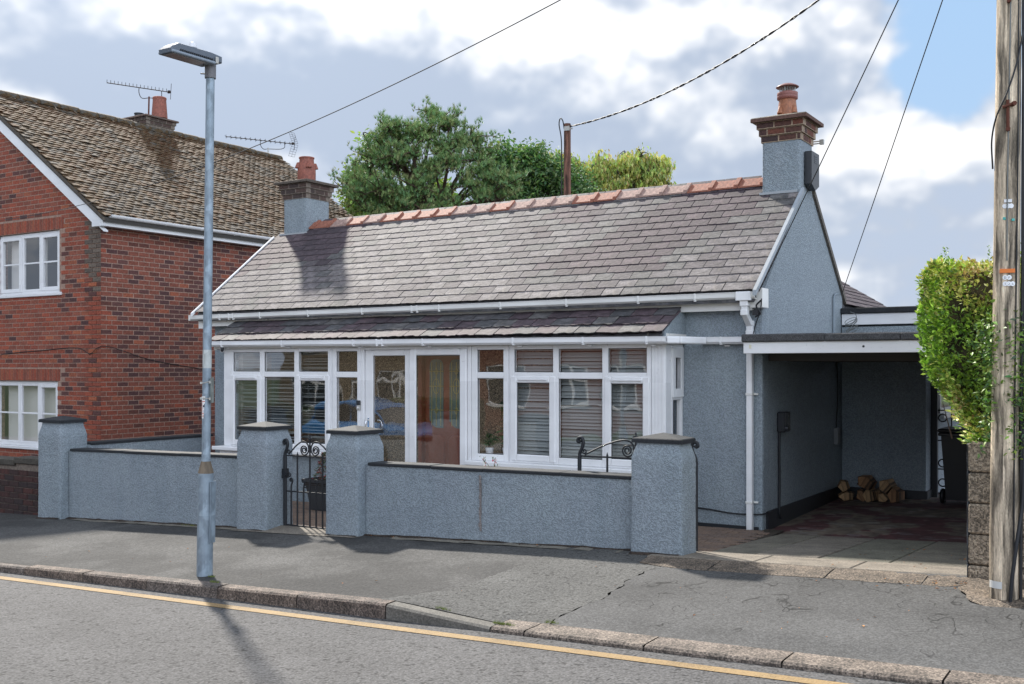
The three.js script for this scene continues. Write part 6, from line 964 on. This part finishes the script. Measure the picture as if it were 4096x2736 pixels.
// overhead wires
const sag = (a, b, s, n = 30) => { const p = []; for (let i = 0; i <= n; i++) { const t = i / n; p.push([lerp(a[0], b[0], t), lerp(a[1], b[1], t) - 4 * s * t * (1 - t), lerp(a[2], b[2], t)]); } return p; };
{
  const A = [-9.22, 6.22, -16.57], B = [-1.43, 7.79, -12.77], n = 60;
  // two cores twisted round each other
  const path = sag(A, B, 0.553, n), mk = (ph) => tube(path.map((p, i) => [p[0], p[1] + 0.011 * Math.cos(i * 2.4 + ph), p[2] + 0.011 * Math.sin(i * 2.4 + ph)]), 0.0095, 360, 4);
  const t = thing('power_cable', 'twisted black power cable rising to the right from the service post', 'cable'); mesh('cable_core', mk(0), M.cable, t); mesh('cable_core', mk(Math.PI), M.cable, t);
  const wire = (a, b, s, r, label, m = M.cable) => tag(mesh('telephone_wire', tube(sag(a, b, s), r, 60, 5), m), label, 'wire', 'telephone wires from the pole');
  wire([PT[0], 6.0, PT[2]], [-3.83, 2.7, -11.1], 0.02, 0.0052, 'telephone wire from the pole down past the alarm box to the eaves');
  wire([PT[0], 5.7, PT[2]], [-3.84, 2.87, -14.5], 0.01, 0.0052, 'telephone wire from the pole to the rear corner of the gable');
  wire([PT[0], 6.2, PT[2]], [-18.4, 4.59, -11.36], 0.61, 0.006, 'long telephone wire crossing the sky to the brick house gable', mat([0.06, 0.06, 0.062]));
  tag(mesh('wire_tangle', [tube([[-3.8, 2.62, -11.1], [-3.82, 2.5, -11.12], [-3.9, 2.35, -11.2], [-3.93, 2.24, -11.2]], 0.006, 20, 5), tube([[-3.8, 2.6, -11.08], [-3.86, 2.54, -11.1], [-3.82, 2.46, -11.12], [-3.88, 2.42, -11.12]], 0.01, 20, 5), box(-3.9, 2.44, -11.13, -3.84, 2.5, -11.09)], M.cable), 'dark wire joint hanging at the right end of the main gutter', 'wire');
  const lp = (o) => { const q = []; for (let i = 0; i < 26; i++) q.push([-3.7 + 0.004 * i + 0.08 * Math.sin(i * 0.9 + o), 2.55 - 0.013 * i + 0.07 * Math.cos(i * 0.75 + o), -14.4 + 0.01 * i]); return tube(q, 0.0045, 90, 4); };
  tag(mesh('wire_tangle', [lp(0), lp(1.6)], M.cableGrey), 'loose loops of wire at the corner of the rear flat roof', 'wire');
  tag(mesh('gable_conduit', [tube([[-3.84, 2.86, -14.3], [-3.84, 2.82, -14.12], [-3.84, 2.6, -14.1], [-3.84, 2.3, -14.1]], 0.014, 20, 6)], M.renderPlain), 'painted conduit at the rear edge of the gable', 'conduit');
}

// ───────────── hedge ─────────────
seed = 4242;
{
  const t = thing('hedge', 'clipped privet hedge on the block wall, bulging over the carport roof edge', 'hedge');
  // outline: rounded, narrower where it meets the wall
  const inset = (y) => 0.34 * ss(1.95, 1.28, y) + 0.1 * ss(2.45, 2.75, y), lft = (y, z) => -1.66 + inset(y) + 0.05 * (z + 9) , topY = 2.66;
  const core = roughBox(-1.62, 1.24, -9.9, 3.2, 2.585, -8.5, 0.09, 0.05, null), p = core.attributes.position; for (let i = 0; i < p.count; i++) { const y = p.getY(i), x = p.getX(i); if (x < -1.0) p.setX(i, Math.max(x, lft(y, p.getZ(i)) + 0.14)); p.setZ(i, p.getZ(i) > -9 ? p.getZ(i) - 0.3 * ss(1.9, 1.25, y) - 0.03 : p.getZ(i)); } core.computeVertexNormals();
  mesh('twigs', core, mat([0.13, 0.1, 0.06], { map: T.bark, bumpMap: T.bark, bumpScale: 0.04 }), t);
  const L = [], put = (x, y, z, nx, ny, nz, brown) => {
    if (vn3(x * 6.5 + 3, y * 6.5, z * 6.5) < 0.27 && rnd() < 0.8) return; const n = fbm3(x * 2.4, y * 2.4, z * 2.4 + 5, 3), h = rnd(), lump = (fbm3(x * 3.3, y * 3.3 + 2, z * 3.3, 3) - 0.5) * 0.3, tone = rr(0.55, 1.25) * (0.8 + 0.7 * vn3(x * 4, y * 4, z * 4 + 9)); x += nx * lump; y += ny * lump; z += nz * lump; const d = [nx * 0.7 + gauss() * 0.75, ny * 0.7 + 0.25 + gauss() * 0.6, nz * 0.7 + gauss() * 0.75];
    const cut = brown + (n - 0.5) * 1.8 + (h - 0.5) * 0.7;
    const c = cut > 0.62 ? pick([[0.30, 0.24, 0.10], [0.22, 0.15, 0.06], [0.34, 0.33, 0.17], [0.16, 0.09, 0.04]]) : cut > 0.3 ? pick([[0.290, 0.300, 0.069], [0.203, 0.240, 0.052], [0.377, 0.360, 0.115]]) : pick([[0.123, 0.204, 0.025], [0.174, 0.276, 0.034], [0.087, 0.144, 0.023], [0.246, 0.348, 0.046], [0.065, 0.120, 0.029]]);
    L.push({ p: [x, y, z], d, s: rr(0.026, 0.062) * (cut > 0.62 ? 0.8 : 1), roll: rr(-1, 1), c: c.map((v) => v * 2.2 * tone) });
  };
  for (let i = 0; i < 20000; i++) { const y = lerp(1.26, topY, rnd()), x = lerp(lft(y, -8.5), 1.6, Math.pow(rnd(), 1.5)), z = -8.36 - 0.3 * ss(1.9, 1.25, y) - Math.abs(gauss()) * 0.08 + 0.05 * (fbm3(x * 4, y * 4, 1, 2) - 0.5) * 2; put(x, y, z, 0, 0.1, 1, 0.18 * ss(2.2, 2.6, y) + 0.2 * ss(-1.2, -1.55, x)); }
  for (let i = 0; i < 8000; i++) { const y = lerp(1.3, topY, rnd()), z = lerp(-8.36, -9.9, rnd()), x = lft(y, z) + Math.abs(gauss()) * 0.07 + 0.04 * (fbm3(z * 4, y * 4, 1, 2) - 0.5) * 2; put(x, y, z, -1, 0.1, 0, 0.42); }
  for (let i = 0; i < 7000; i++) { const x = lerp(-1.56, 1.6, Math.pow(rnd(), 1.3)), z = lerp(-8.36, -9.9, rnd()), y = topY - Math.abs(gauss()) * 0.06 + 0.06 * (fbm3(x * 3, 2, z * 3, 2) - 0.5) * 2; put(x, y, z, 0, 1, 0, 0.4); }
  for (let k = 0; k < 16; k++) { const x = rr(-1.5, 0.8), z = rr(-8.4, -8.9), h = rr(0.06, 0.16); for (let i = 0; i < 16; i++) { const q = i / 16; L.push({ p: [x + gauss() * 0.015, topY + q * h, z + gauss() * 0.015], d: [Math.cos(i * 2.4), 0.8, Math.sin(i * 2.4)], s: rr(0.02, 0.035), c: pick([[0.17, 0.29, 0.04], [0.12, 0.23, 0.03]]) }); } }
  // sprays that have grown round the pole
  for (let k = 0; k < 26; k++) { const y0 = pick([rr(1.95, 2.2), rr(1.3, 1.8), rr(1.5, 2.1)]), side = rnd() < 0.42 ? -1 : 1, x0 = side < 0 ? rr(-1.3, -1.12) : rr(-0.9, -0.6), x1 = side < 0 ? rr(-1.12, -1.0) : rr(-0.98, -0.82); const z0 = -8.3, z1 = rr(-7.88, -7.8); for (let i = 0; i < 20; i++) { const q = i / 19; L.push({ p: [lerp(x0, x1, q) + gauss() * 0.03, y0 + 0.05 * Math.sin(q * 3) + gauss() * 0.035 - 0.05 * q, lerp(z0, z1, Math.sqrt(q)) + gauss() * 0.025], d: [gauss() + (x1 - x0) * 2, rr(-0.6, 0.6), 0.7 + gauss() * 0.5], s: rr(0.03, 0.052), roll: rr(-0.8, 0.8), c: pick([[0.19, 0.32, 0.045], [0.26, 0.41, 0.055], [0.25, 0.42, 0.06], [0.06, 0.15, 0.045]]) }); } }
  for (let i = 0; i < 2200; i++) { const x = rr(-0.88, 0.4), y = rr(1.12, 2.2), z = -8.15 + gauss() * 0.12; L.push({ p: [x, y, z], d: [gauss(), rr(-0.5, 0.7), 0.6 + gauss() * 0.6], s: rr(0.028, 0.05), roll: rr(-1, 1), c: pick([[0.19, 0.32, 0.045], [0.26, 0.41, 0.055], [0.07, 0.15, 0.04], [0.25, 0.42, 0.06]]) }); }
  const G = [[0.19, 0.32, 0.045], [0.26, 0.41, 0.055], [0.1, 0.2, 0.05], [0.3, 0.45, 0.08], [0.08, 0.17, 0.05]];
  for (const [cx, cy, sx, sy, n] of [[-1.1, 2.02, 0.05, 0.13, 260], [-1.08, 1.78, 0.045, 0.12, 150], [-0.93, 1.98, 0.05, 0.2, 240], [-0.9, 1.6, 0.05, 0.2, 260], [-1.13, 1.5, 0.03, 0.12, 80], [-0.86, 1.3, 0.04, 0.1, 120]]) for (let i = 0; i < n; i++) { const x = cx + gauss() * sx * 1.4, y = cy + gauss() * sy * 1.4; L.push({ p: [x, y, -7.86 - 0.25 * Math.abs(gauss()) - 0.9 * Math.max(0, Math.abs(x + 1.0) - 0.08)], d: [gauss(), rr(-0.7, 0.6), 0.6 + gauss() * 0.6], s: rr(0.028, 0.056), roll: rr(-1, 1), c: pick(G).map((v) => v * rr(0.6, 1.1)) }); }
  leaves('hedge_leaves', t, L, leafMat([1, 1, 1], 0.3, 0.55)).userData.kind = 'stuff';
  const twig = []; for (let k = 0; k < 60; k++) { const x = lerp(-1.5, 0.6, rnd()), y = rr(1.3, 2.4), a = [x, y, -8.6], e = [x + gauss() * 0.25, y + rr(0.05, 0.3), -8.36 + gauss() * 0.05]; twig.push(bar(a, e, 0.006, 4, 0.002)); } mesh('shoots', twig, M.bark, t).userData.kind = 'stuff';
}

// ───────────── trees behind the cottage ─────────────
function limb(a, b, r0, r1, bend = 0.15) { const m = [0, 1, 2].map((k) => (a[k] + b[k]) / 2 + (rnd() - 0.5) * bend * 2); const c = new THREE.CatmullRomCurve3([a, m, b].map((p) => new THREE.Vector3(...p))); const g = new THREE.TubeGeometry(c, 8, 1, 6); const p = g.attributes.position; for (let i = 0; i <= 8; i++) { const P = c.getPoint(i / 8), r = lerp(r0, r1, i / 8); for (let j = 0; j <= 6; j++) { const k = i * 7 + j; p.setXYZ(k, P.x + (p.getX(k) - P.x) * r, P.y + (p.getY(k) - P.y) * r, P.z + (p.getZ(k) - P.z) * r); } } g.computeVertexNormals(); return uvm(g); }
const B = (x, y, z, a, b, c) => ({ c: [x, y, z], r: [a, b, c] });
function broadTree(name, label, base, blobs, n, leafS, cols, opt = {}) {
  const t = thing(name, label, 'tree', 'trees behind the cottage'), L = [], W = [], root = [0, 0, 0]; t.position.set(...base); t.rotation.y = 0.5633;
  const mid = blobs[0].c; W.push(limb(root, [root[0] * 0.6 + mid[0] * 0.4, lerp(root[1], mid[1], 0.55), root[2] * 0.6 + mid[2] * 0.4], 0.22, 0.13)); const fork = [root[0] * 0.6 + mid[0] * 0.4, lerp(root[1], mid[1], 0.55), root[2] * 0.6 + mid[2] * 0.4];
  const tot = blobs.reduce((s, b) => s + b.r[0] * b.r[1] * b.r[2], 0);
  for (const b of blobs) {
    W.push(limb(fork, b.c, 0.1, 0.03)); const clumps = []; const nc = Math.max(5, Math.round(70 * b.r[0] * b.r[1] * b.r[2] / tot) + 6);
    for (let k = 0; k < nc; k++) { const d = rdir(), q = Math.pow(rnd(), 0.4); const c = [b.c[0] + d[0] * b.r[0] * q, b.c[1] + d[1] * b.r[1] * q, b.c[2] + d[2] * b.r[2] * q]; clumps.push(c); W.push(limb(b.c, c, 0.025, 0.008, 0.2)); }
    const m = Math.round(n * b.r[0] * b.r[1] * b.r[2] / tot), cs = opt.clump || 0.3;
    for (let i = 0; i < m; i++) { const c = pick(clumps), tone = pick(cols); const g = [gauss(), gauss(), gauss()]; const drop = opt.weep ? -Math.abs(gauss()) * opt.weep : 0; L.push({ p: [c[0] + g[0] * cs, c[1] + g[1] * cs * 0.8 + drop, c[2] + g[2] * cs], d: opt.weep ? [gauss() * 0.5, -1, gauss() * 0.5] : [gauss(), rr(-0.9, 0.5), gauss()], s: leafS * rr(0.6, 1.3), roll: rr(-1, 1), c: tone.map((v) => v * rr(0.75, 1.25)) }); }
  }
  mesh('trunk', W, M.barkGrey, t); const o = leaves('crown', t, L, leafMat([1, 1, 1], opt.tr ?? 0.4, 0.75)); o.userData.kind = 'stuff'; return t;
}
seed = 991;
{ // Scots pine, laid out about the foot of its trunk
  const t = thing('pine_tree', 'tall dark pine with reddish limbs behind the left of the ridge', 'tree', 'trees behind the cottage'), W = [], tufts = [];
  t.position.set(-14.55, 0, -19.20); t.rotation.y = 0.5633;
  const crotch = [0.05, 5.1, 0.2]; W.push(limb([0.55, -0.2, 0], [0.25, 4.2, 0.1], 0.2, 0.15), limb([0.25, 4.2, 0.1], crotch, 0.15, 0.11));
  const heads = [[-0.51, 7.07, 0.00], [0.23, 7.66, -0.30], [0.62, 7.32, 0.40], [-1.11, 6.71, -0.50], [1.10, 7.06, -0.20], [-0.73, 7.19, 0.50], [-0.16, 6.53, 1.00], [0.72, 6.38, 0.90], [-1.35, 5.99, 0.30], [-1.57, 5.82, -0.40], [-0.82, 5.76, 1.00], [0.05, 5.73, 1.20], [1.05, 5.92, 0.70], [1.51, 5.96, 0.50], [1.93, 5.89, 0.90], [-0.30, 6.42, -0.80], [0.42, 7.03, -0.90], [-1.06, 5.34, 0.50], [0.38, 5.27, 1.00], [-0.39, 5.28, 0.90], [0.84, 5.38, 0.60], [1.24, 6.75, -0.70], [-1.35, 6.44, -0.60], [0.17, 6.35, 0.20], [-0.67, 6.25, 0.40], [-0.23, 7.23, -0.20], [0.06, 7.12, 0.30], [-0.87, 6.96, -0.30], [-0.50, 6.46, 0.80], [0.38, 6.14, 1.00], [0.85, 6.89, 0.30], [1.41, 6.25, 0.40], [-1.17, 5.64, 0.70], [-0.55, 5.54, 1.00], [-1.56, 6.08, -0.20], [0.00, 5.09, 1.10], [-0.72, 5.13, 0.80], [1.27, 5.57, 0.80], [1.71, 5.57, 0.80], [-0.16, 5.45, 1.20]];
  const cols = [[0.155, 0.282, 0.087], [0.190, 0.328, 0.097], [0.128, 0.259, 0.097], [0.226, 0.316, 0.097], [0.253, 0.282, 0.105]];
  for (const c of heads) {
    W.push(limb(crotch, c, 0.07, 0.018, 0.3));
    for (let k = 0; k < 20; k++) { const e = [c[0] + gauss() * 0.42, c[1] + gauss() * 0.3 + 0.06, c[2] + gauss() * 0.45]; W.push(limb(c, e, 0.016, 0.007, 0.1)); for (let i = 0; i < 16; i++) { const q = rr(0.25, 1.15); tufts.push({ p: [lerp(c[0], e[0], q) + gauss() * 0.09, lerp(c[1], e[1], q) + gauss() * 0.08 + 0.03, lerp(c[2], e[2], q) + gauss() * 0.09], d: [gauss() * 0.7, 0.9 + gauss() * 0.5, gauss() * 0.7], s: rr(0.08, 0.15), roll: rr(0, 6), c: pick(cols) }); } }
  }
  for (const a of [[-0.77, 7.59, 0.00], [-0.56, 7.46, 0.00], [-0.33, 7.47, 0.00], [0.17, 7.76, 0.00], [0.26, 7.70, 0.00], [0.53, 7.69, 0.00], [0.75, 7.53, 0.00], [0.96, 7.50, 0.00], [1.14, 7.41, 0.00], [-1.04, 7.27, 0.00], [-1.27, 7.07, 0.00], [-1.77, 6.16, 0.00], [-1.71, 6.33, 0.00], [0.37, 7.59, 0.00], [0.63, 7.59, 0.00], [-0.10, 7.41, 0.00], [-0.91, 7.41, 0.00], [1.29, 7.19, 0.00]]) { const b2_ = [a[0] + (a[0] < -1 ? 0.15 : 0.02), a[1] - 0.42, a[2]]; W.push(limb(b2_, a, 0.015, 0.006, 0.05)); for (let i = 0; i < 15; i++) { const q = rnd(); tufts.push({ p: [lerp(a[0], b2_[0], q) + gauss() * 0.03, lerp(a[1], b2_[1], q), lerp(a[2], b2_[2], q) + gauss() * 0.03], d: [gauss() * 0.4, 1, gauss() * 0.4], s: rr(0.09, 0.16), roll: rr(0, 6), c: pick(cols) }); } }
  mesh('trunk', W, M.bark, t);
  const ng = []; for (let i = 0; i < 16; i++) { const a = i * 2.4, sp = 0.25 + 0.5 * ((i * 7) % 5) / 5, y = Math.sin(a) * sp, z = Math.cos(a) * sp, w = 0.035; ng.push([[0.0, y * 0.1 - w * Math.cos(a), z * 0.1 + w * Math.sin(a)], [0.0, y * 0.1 + w * Math.cos(a), z * 0.1 - w * Math.sin(a)], [1 - 0.4 * sp, y, z]]); }
  leaves('crown', t, tufts, leafMat([1, 1, 1], 0.2, 0.6), quadGeo(ng)).userData.kind = 'stuff';
}
broadTree('cherry_tree', 'light green broadleaf tree showing at the left of the pine', [-17.40, 0, -20.95], [B(-0.32, 6.18, 0.00, 0.55, 0.55, 0.6), B(-0.51, 6.95, 0.00, 0.3, 0.4, 0.4), B(0.39, 5.73, 0.00, 0.7, 0.4, 0.5), B(-0.13, 7.59, 0.00, 0.25, 0.4, 0.3), B(1.31, 6.26, -0.50, 1.1, 0.6, 0.6), B(-0.51, 5.79, 0.00, 0.35, 0.4, 0.4)], 6500, 0.14, [[0.260, 0.390, 0.058], [0.195, 0.312, 0.046], [0.364, 0.481, 0.091]], { clump: 0.26 });
broadTree('ash_tree', 'dark green rounded broadleaf tree right of the pine', [-14.55, 0, -23.93], [B(-0.40, 7.07, 0.00, 0.75, 0.6, 0.8), B(0.53, 6.67, 0.00, 0.9, 0.6, 0.8), B(1.38, 6.32, 0.50, 0.55, 0.45, 0.6), B(-0.93, 7.40, 0.00, 0.45, 0.4, 0.5), B(0.20, 7.40, 0.00, 0.45, 0.3, 0.5), B(-0.47, 6.14, 0.00, 1.0, 0.4, 0.6), B(0.73, 7.14, 0.00, 0.5, 0.35, 0.5)], 17000, 0.13, [[0.091, 0.195, 0.052], [0.065, 0.150, 0.046], [0.124, 0.247, 0.058], [0.208, 0.338, 0.065]], { clump: 0.33 });
seed = 31;
broadTree('willow_tree', 'yellow green willow behind the service post', [-13.86, 0, -27.91], [B(0.00, 7.55, 0.00, 0.9, 0.55, 0.8), B(0.89, 7.63, 0.00, 0.55, 0.6, 0.6), B(-1.11, 7.70, 0.00, 0.7, 0.5, 0.7), B(-1.92, 7.92, 0.00, 0.5, 0.35, 0.5), B(-0.22, 6.96, 0.00, 1.2, 0.3, 0.6), B(1.33, 7.26, 0.00, 0.25, 0.4, 0.3), B(-0.59, 8.00, 0.00, 0.3, 0.3, 0.3), B(0.59, 8.11, 0.00, 0.28, 0.3, 0.3), B(1.18, 7.92, 0.00, 0.22, 0.35, 0.3), B(-1.55, 8.18, 0.00, 0.3, 0.28, 0.3), B(0.15, 8.13, -0.30, 0.3, 0.25, 0.3)], 17000, 0.14, [[0.520, 0.559, 0.130], [0.416, 0.468, 0.104], [0.598, 0.611, 0.169], [0.338, 0.390, 0.104]], { clump: 0.2, weep: 0.2, tr: 0.45 });

// ───────────── across the street: what the glass mirrors ─────────────
function houseOpposite(name, label, x0, x1, z, y0, wallM, wins, doors) {
  const t = thing(name, label, 'house', 'houses across the street'), sh = new THREE.Shape([[x0, y0], [x1, y0], [x1, y0 + 5.2], [x0, y0 + 5.2]].map((p) => new THREE.Vector2(...p)));
  for (const [a, b, c, d] of [...wins, ...doors]) sh.holes.push(new THREE.Path([[a, c], [b, c], [b, d], [a, d]].map((p) => new THREE.Vector2(...p))));
  const g = new THREE.ExtrudeGeometry(sh, { depth: 0.25, bevelEnabled: false }); g.translate(0, 0, z); mesh('wall', uvm(g), wallM, t); mesh('wall_box', [box(x0, y0, z + 0.26, x0 + 0.2, y0 + 5.2, z + 7), box(x1 - 0.2, y0, z + 0.26, x1, y0 + 5.2, z + 7), box(x0, y0, z + 7, x1, y0 + 5.2, z + 7.2)], wallM, t); mesh('interior', box(x0 + 0.21, y0, z + 1.8, x1 - 0.21, y0 + 5.1, z + 1.9), M.room, t);
  mesh('roof', sidePoly([[z - 0.3, y0 + 5.15], [z + 3.6, y0 + 8], [z + 7.5, y0 + 5.15]], x0 - 0.2, x1 + 0.2), mat([0.16, 0.13, 0.12], { map: T.tile }), t); mesh('gutter', cbox(x0 - 0.2, y0 + 5.05, z - 0.42, x1 + 0.2, y0 + 5.17, z - 0.3, 0.02), M.white, t);
  for (const [a, b, c, d] of wins) { const m = (a + b) / 2, w = mesh('window', [...ring(a, b, c, d, 0.08, 0.08, z + 0.03, z + 0.1, 0.01), cbox(m - 0.05, c, z + 0.03, m + 0.05, d, z + 0.1, 0.01), cbox(a, d - 0.5, z + 0.032, b, d - 0.42, z + 0.098, 0.01), cbox(a - 0.08, c - 0.06, z - 0.08, b + 0.08, c, z + 0.12, 0.01)], M.white, t); mesh('pane', quadGeo([[[a, c, z + 0.07], [b, c, z + 0.07], [b, d, z + 0.07], [a, d, z + 0.07]]]), M.darkGlass, w); }
  for (const [a, b, c, d] of doors) { const w = mesh('door', cbox(a, c, z + 0.05, b, d, z + 0.12, 0.01), M.white, t); mesh('pane', box(a + 0.2, c + 1.0, z + 0.04, b - 0.2, d - 0.2, z + 0.048), M.darkGlass, w); }
}
const facing = mat([0.24, 0.085, 0.05], { map: T.brick });
houseOpposite('facing_house', 'red brick house with white windows across the street, mirrored in the right bay', -20.5, -12.6, 8.5, -0.75, facing, [[-19.9, -18.3, 0.6, 2.0], [-17.6, -16.2, 0.6, 2.0], [-15.6, -14.2, 0.6, 2.0], [-19.9, -18.3, 3.0, 4.3], [-15.9, -14.2, 3.0, 4.3]], [[-13.9, -12.9, -0.7, 1.95]]);
houseOpposite('facing_house', 'pebbledashed house with white windows across the street, mirrored in the porch door', -30.5, -21.5, 9, -1.1, M.dash, [[-29.5, -27.4, 0.3, 1.7], [-25.4, -23.3, 0.4, 1.8], [-29.5, -27.4, 2.6, 3.9], [-25.4, -23.3, 2.6, 3.9]], [[-26.8, -25.8, -1.1, 1.5]]);
houseOpposite('facing_house', 'red brick house farthest right across the street', -11, -3, 8.5, -0.4, facing, [[-10, -8.4, 0.9, 2.2], [-6, -4.4, 0.9, 2.2], [-10, -8.4, 3.2, 4.5]], [[-7.7, -6.8, -0.3, 2.2]]);
for (const [x0, x1, y0, y1, label] of [[-21.2, -18.0, -0.7, 0.85, 'clipped hedge in front of the facing brick house'], [-34, -23, -1.1, 0.5, 'long hedge in front of the facing pebbledashed house']]) {
  const t = thing('garden_hedge', label, 'hedge', 'hedges across the street'); mesh('twigs', roughBox(x0, y0, 4.6, x1, y1, 5.3, 0.2, 0.05), mat([0.1, 0.085, 0.05]), t); const L = []; for (let i = 0; i < 5000; i++) { const top = rnd() < 0.3; L.push({ p: [rr(x0, x1), top ? y1 + gauss() * 0.04 : rr(y0, y1), top ? rr(4.6, 5.3) : 4.57 - rnd() * 0.06], d: rdir(), s: rr(0.06, 0.11), c: pick([[0.04, 0.1, 0.02], [0.06, 0.14, 0.03], [0.09, 0.17, 0.03]]) }); } leaves('hedge_leaves', t, L, leafMat([1, 1, 1], 0.2)).userData.kind = 'stuff';
}
struct('far_gardens', [sheet(-60, 30, 4, 40, 4, (x, z) => roadY(x, 0.6) + 0.09, null)], M.grassDark);
function car(label, x, z, y, paint, flip) {
  const t = thing('parked_car', label, 'car', 'cars parked across the street'), pm = new THREE.MeshPhysicalMaterial({ color: lin(...paint), roughness: 0.35, metalness: 0.2, clearcoat: 1, clearcoatRoughness: 0.05 });
  const sh = (P) => { const s = new THREE.Shape(); s.moveTo(...P[0]); s.splineThru(P.slice(1).map((p) => new THREE.Vector2(...p))); return s; };
  const ex = (s, w, b) => { const g = new THREE.ExtrudeGeometry(s, { depth: w, bevelEnabled: true, bevelSize: b, bevelThickness: b * 1.6, bevelSegments: 4, curveSegments: 30 }); g.translate(0, 0, -w / 2); return uvm(g); };
  const body = new THREE.Shape(); body.moveTo(-1.95, 0.28); body.lineTo(-2.0, 0.62); body.quadraticCurveTo(-1.95, 0.86, -1.6, 0.9); body.lineTo(0.75, 0.94); body.quadraticCurveTo(1.55, 0.86, 1.85, 0.68); body.lineTo(1.95, 0.3); body.lineTo(1.6, 0.24); body.absarc(1.25, 0.3, 0.34, -0.2, Math.PI, false); body.lineTo(-0.85, 0.24); body.absarc(-1.25, 0.3, 0.34, 0, Math.PI, false); body.closePath();
  mesh('body', ex(body, 1.42, 0.08), pm, t);
  const cab = new THREE.Shape(); cab.moveTo(-1.75, 0.86); cab.lineTo(-1.5, 1.32); cab.quadraticCurveTo(-1.2, 1.45, -0.7, 1.46); cab.quadraticCurveTo(0.05, 1.45, 0.3, 1.32); cab.lineTo(0.95, 0.88); cab.closePath(); mesh('glasshouse', ex(cab, 1.16, 0.06), M.darkGlass, t);
  const rf = new THREE.Shape(); rf.moveTo(-1.52, 1.34); rf.quadraticCurveTo(-1.2, 1.475, -0.7, 1.485); rf.quadraticCurveTo(0.05, 1.475, 0.3, 1.35); rf.lineTo(0.22, 1.33); rf.quadraticCurveTo(0, 1.42, -0.7, 1.43); rf.quadraticCurveTo(-1.2, 1.42, -1.44, 1.33); rf.closePath(); mesh('roof_panel', ex(rf, 1.17, 0.065), pm, t);
  mesh('pillars', [0.66, -0.66].flatMap((zz) => [bar([0.95, 0.92, zz * 1.02], [0.3, 1.36, zz * 0.98], 0.035), bar([-0.4, 0.92, zz * 1.03], [-0.42, 1.42, zz * 0.98], 0.03), bar([-1.7, 0.9, zz], [-1.46, 1.34, zz * 0.96], 0.05)]), pm, t);
  for (const wx of [-1.25, 1.25]) for (const s of [-1, 1]) { const w = mesh('wheel', lathe([[0.2, -0.09], [0.29, -0.1], [0.315, -0.06], [0.315, 0.06], [0.29, 0.1], [0.2, 0.09]], 0, 0, 0, 28).rotateX(Math.PI / 2).translate(wx, 0.315, s * 0.72), M.binPlastic, t); mesh('rim', lathe([[0, 0.05], [0.05, 0.06], [0.19, 0.03], [0.2, -0.08], [0, -0.08]], 0, 0, 0, 20).rotateX(s * Math.PI / 2).translate(wx, 0.315, s * 0.75), M.steel, w); }
  for (const s of [-1, 1]) { mesh('headlight', cbox(1.72, 0.6, s * 0.55 - 0.13, 1.93, 0.74, s * 0.55 + 0.13, 0.04), mat([0.75, 0.75, 0.78], { roughness: 0.1 }), t); mesh('door_mirror', cbox(0.6, 0.93, s * 0.87 - 0.07, 0.7, 1.05, s * 0.87 + 0.07, 0.03), pm, t); mesh('tail_light', cbox(-2.03, 0.68, s * 0.6 - 0.1, -1.9, 0.88, s * 0.6 + 0.1, 0.03), mat([0.35, 0.01, 0.01], { roughness: 0.2 }), t); }
  t.position.set(x, y, z); t.rotation.y = flip ? Math.PI : 0; return t;
}
car('bright blue hatchback parked across the street, mirrored in the left porch glass', -17.2, -0.8, roadY(-17, -0.8) - 0.1, [0.03, 0.22, 0.55], false);

scene.traverse((o) => { if (o.isMesh || o.isInstancedMesh) { o.castShadow = true; o.receiveShadow = true; } });
renderer.render(scene, camera);
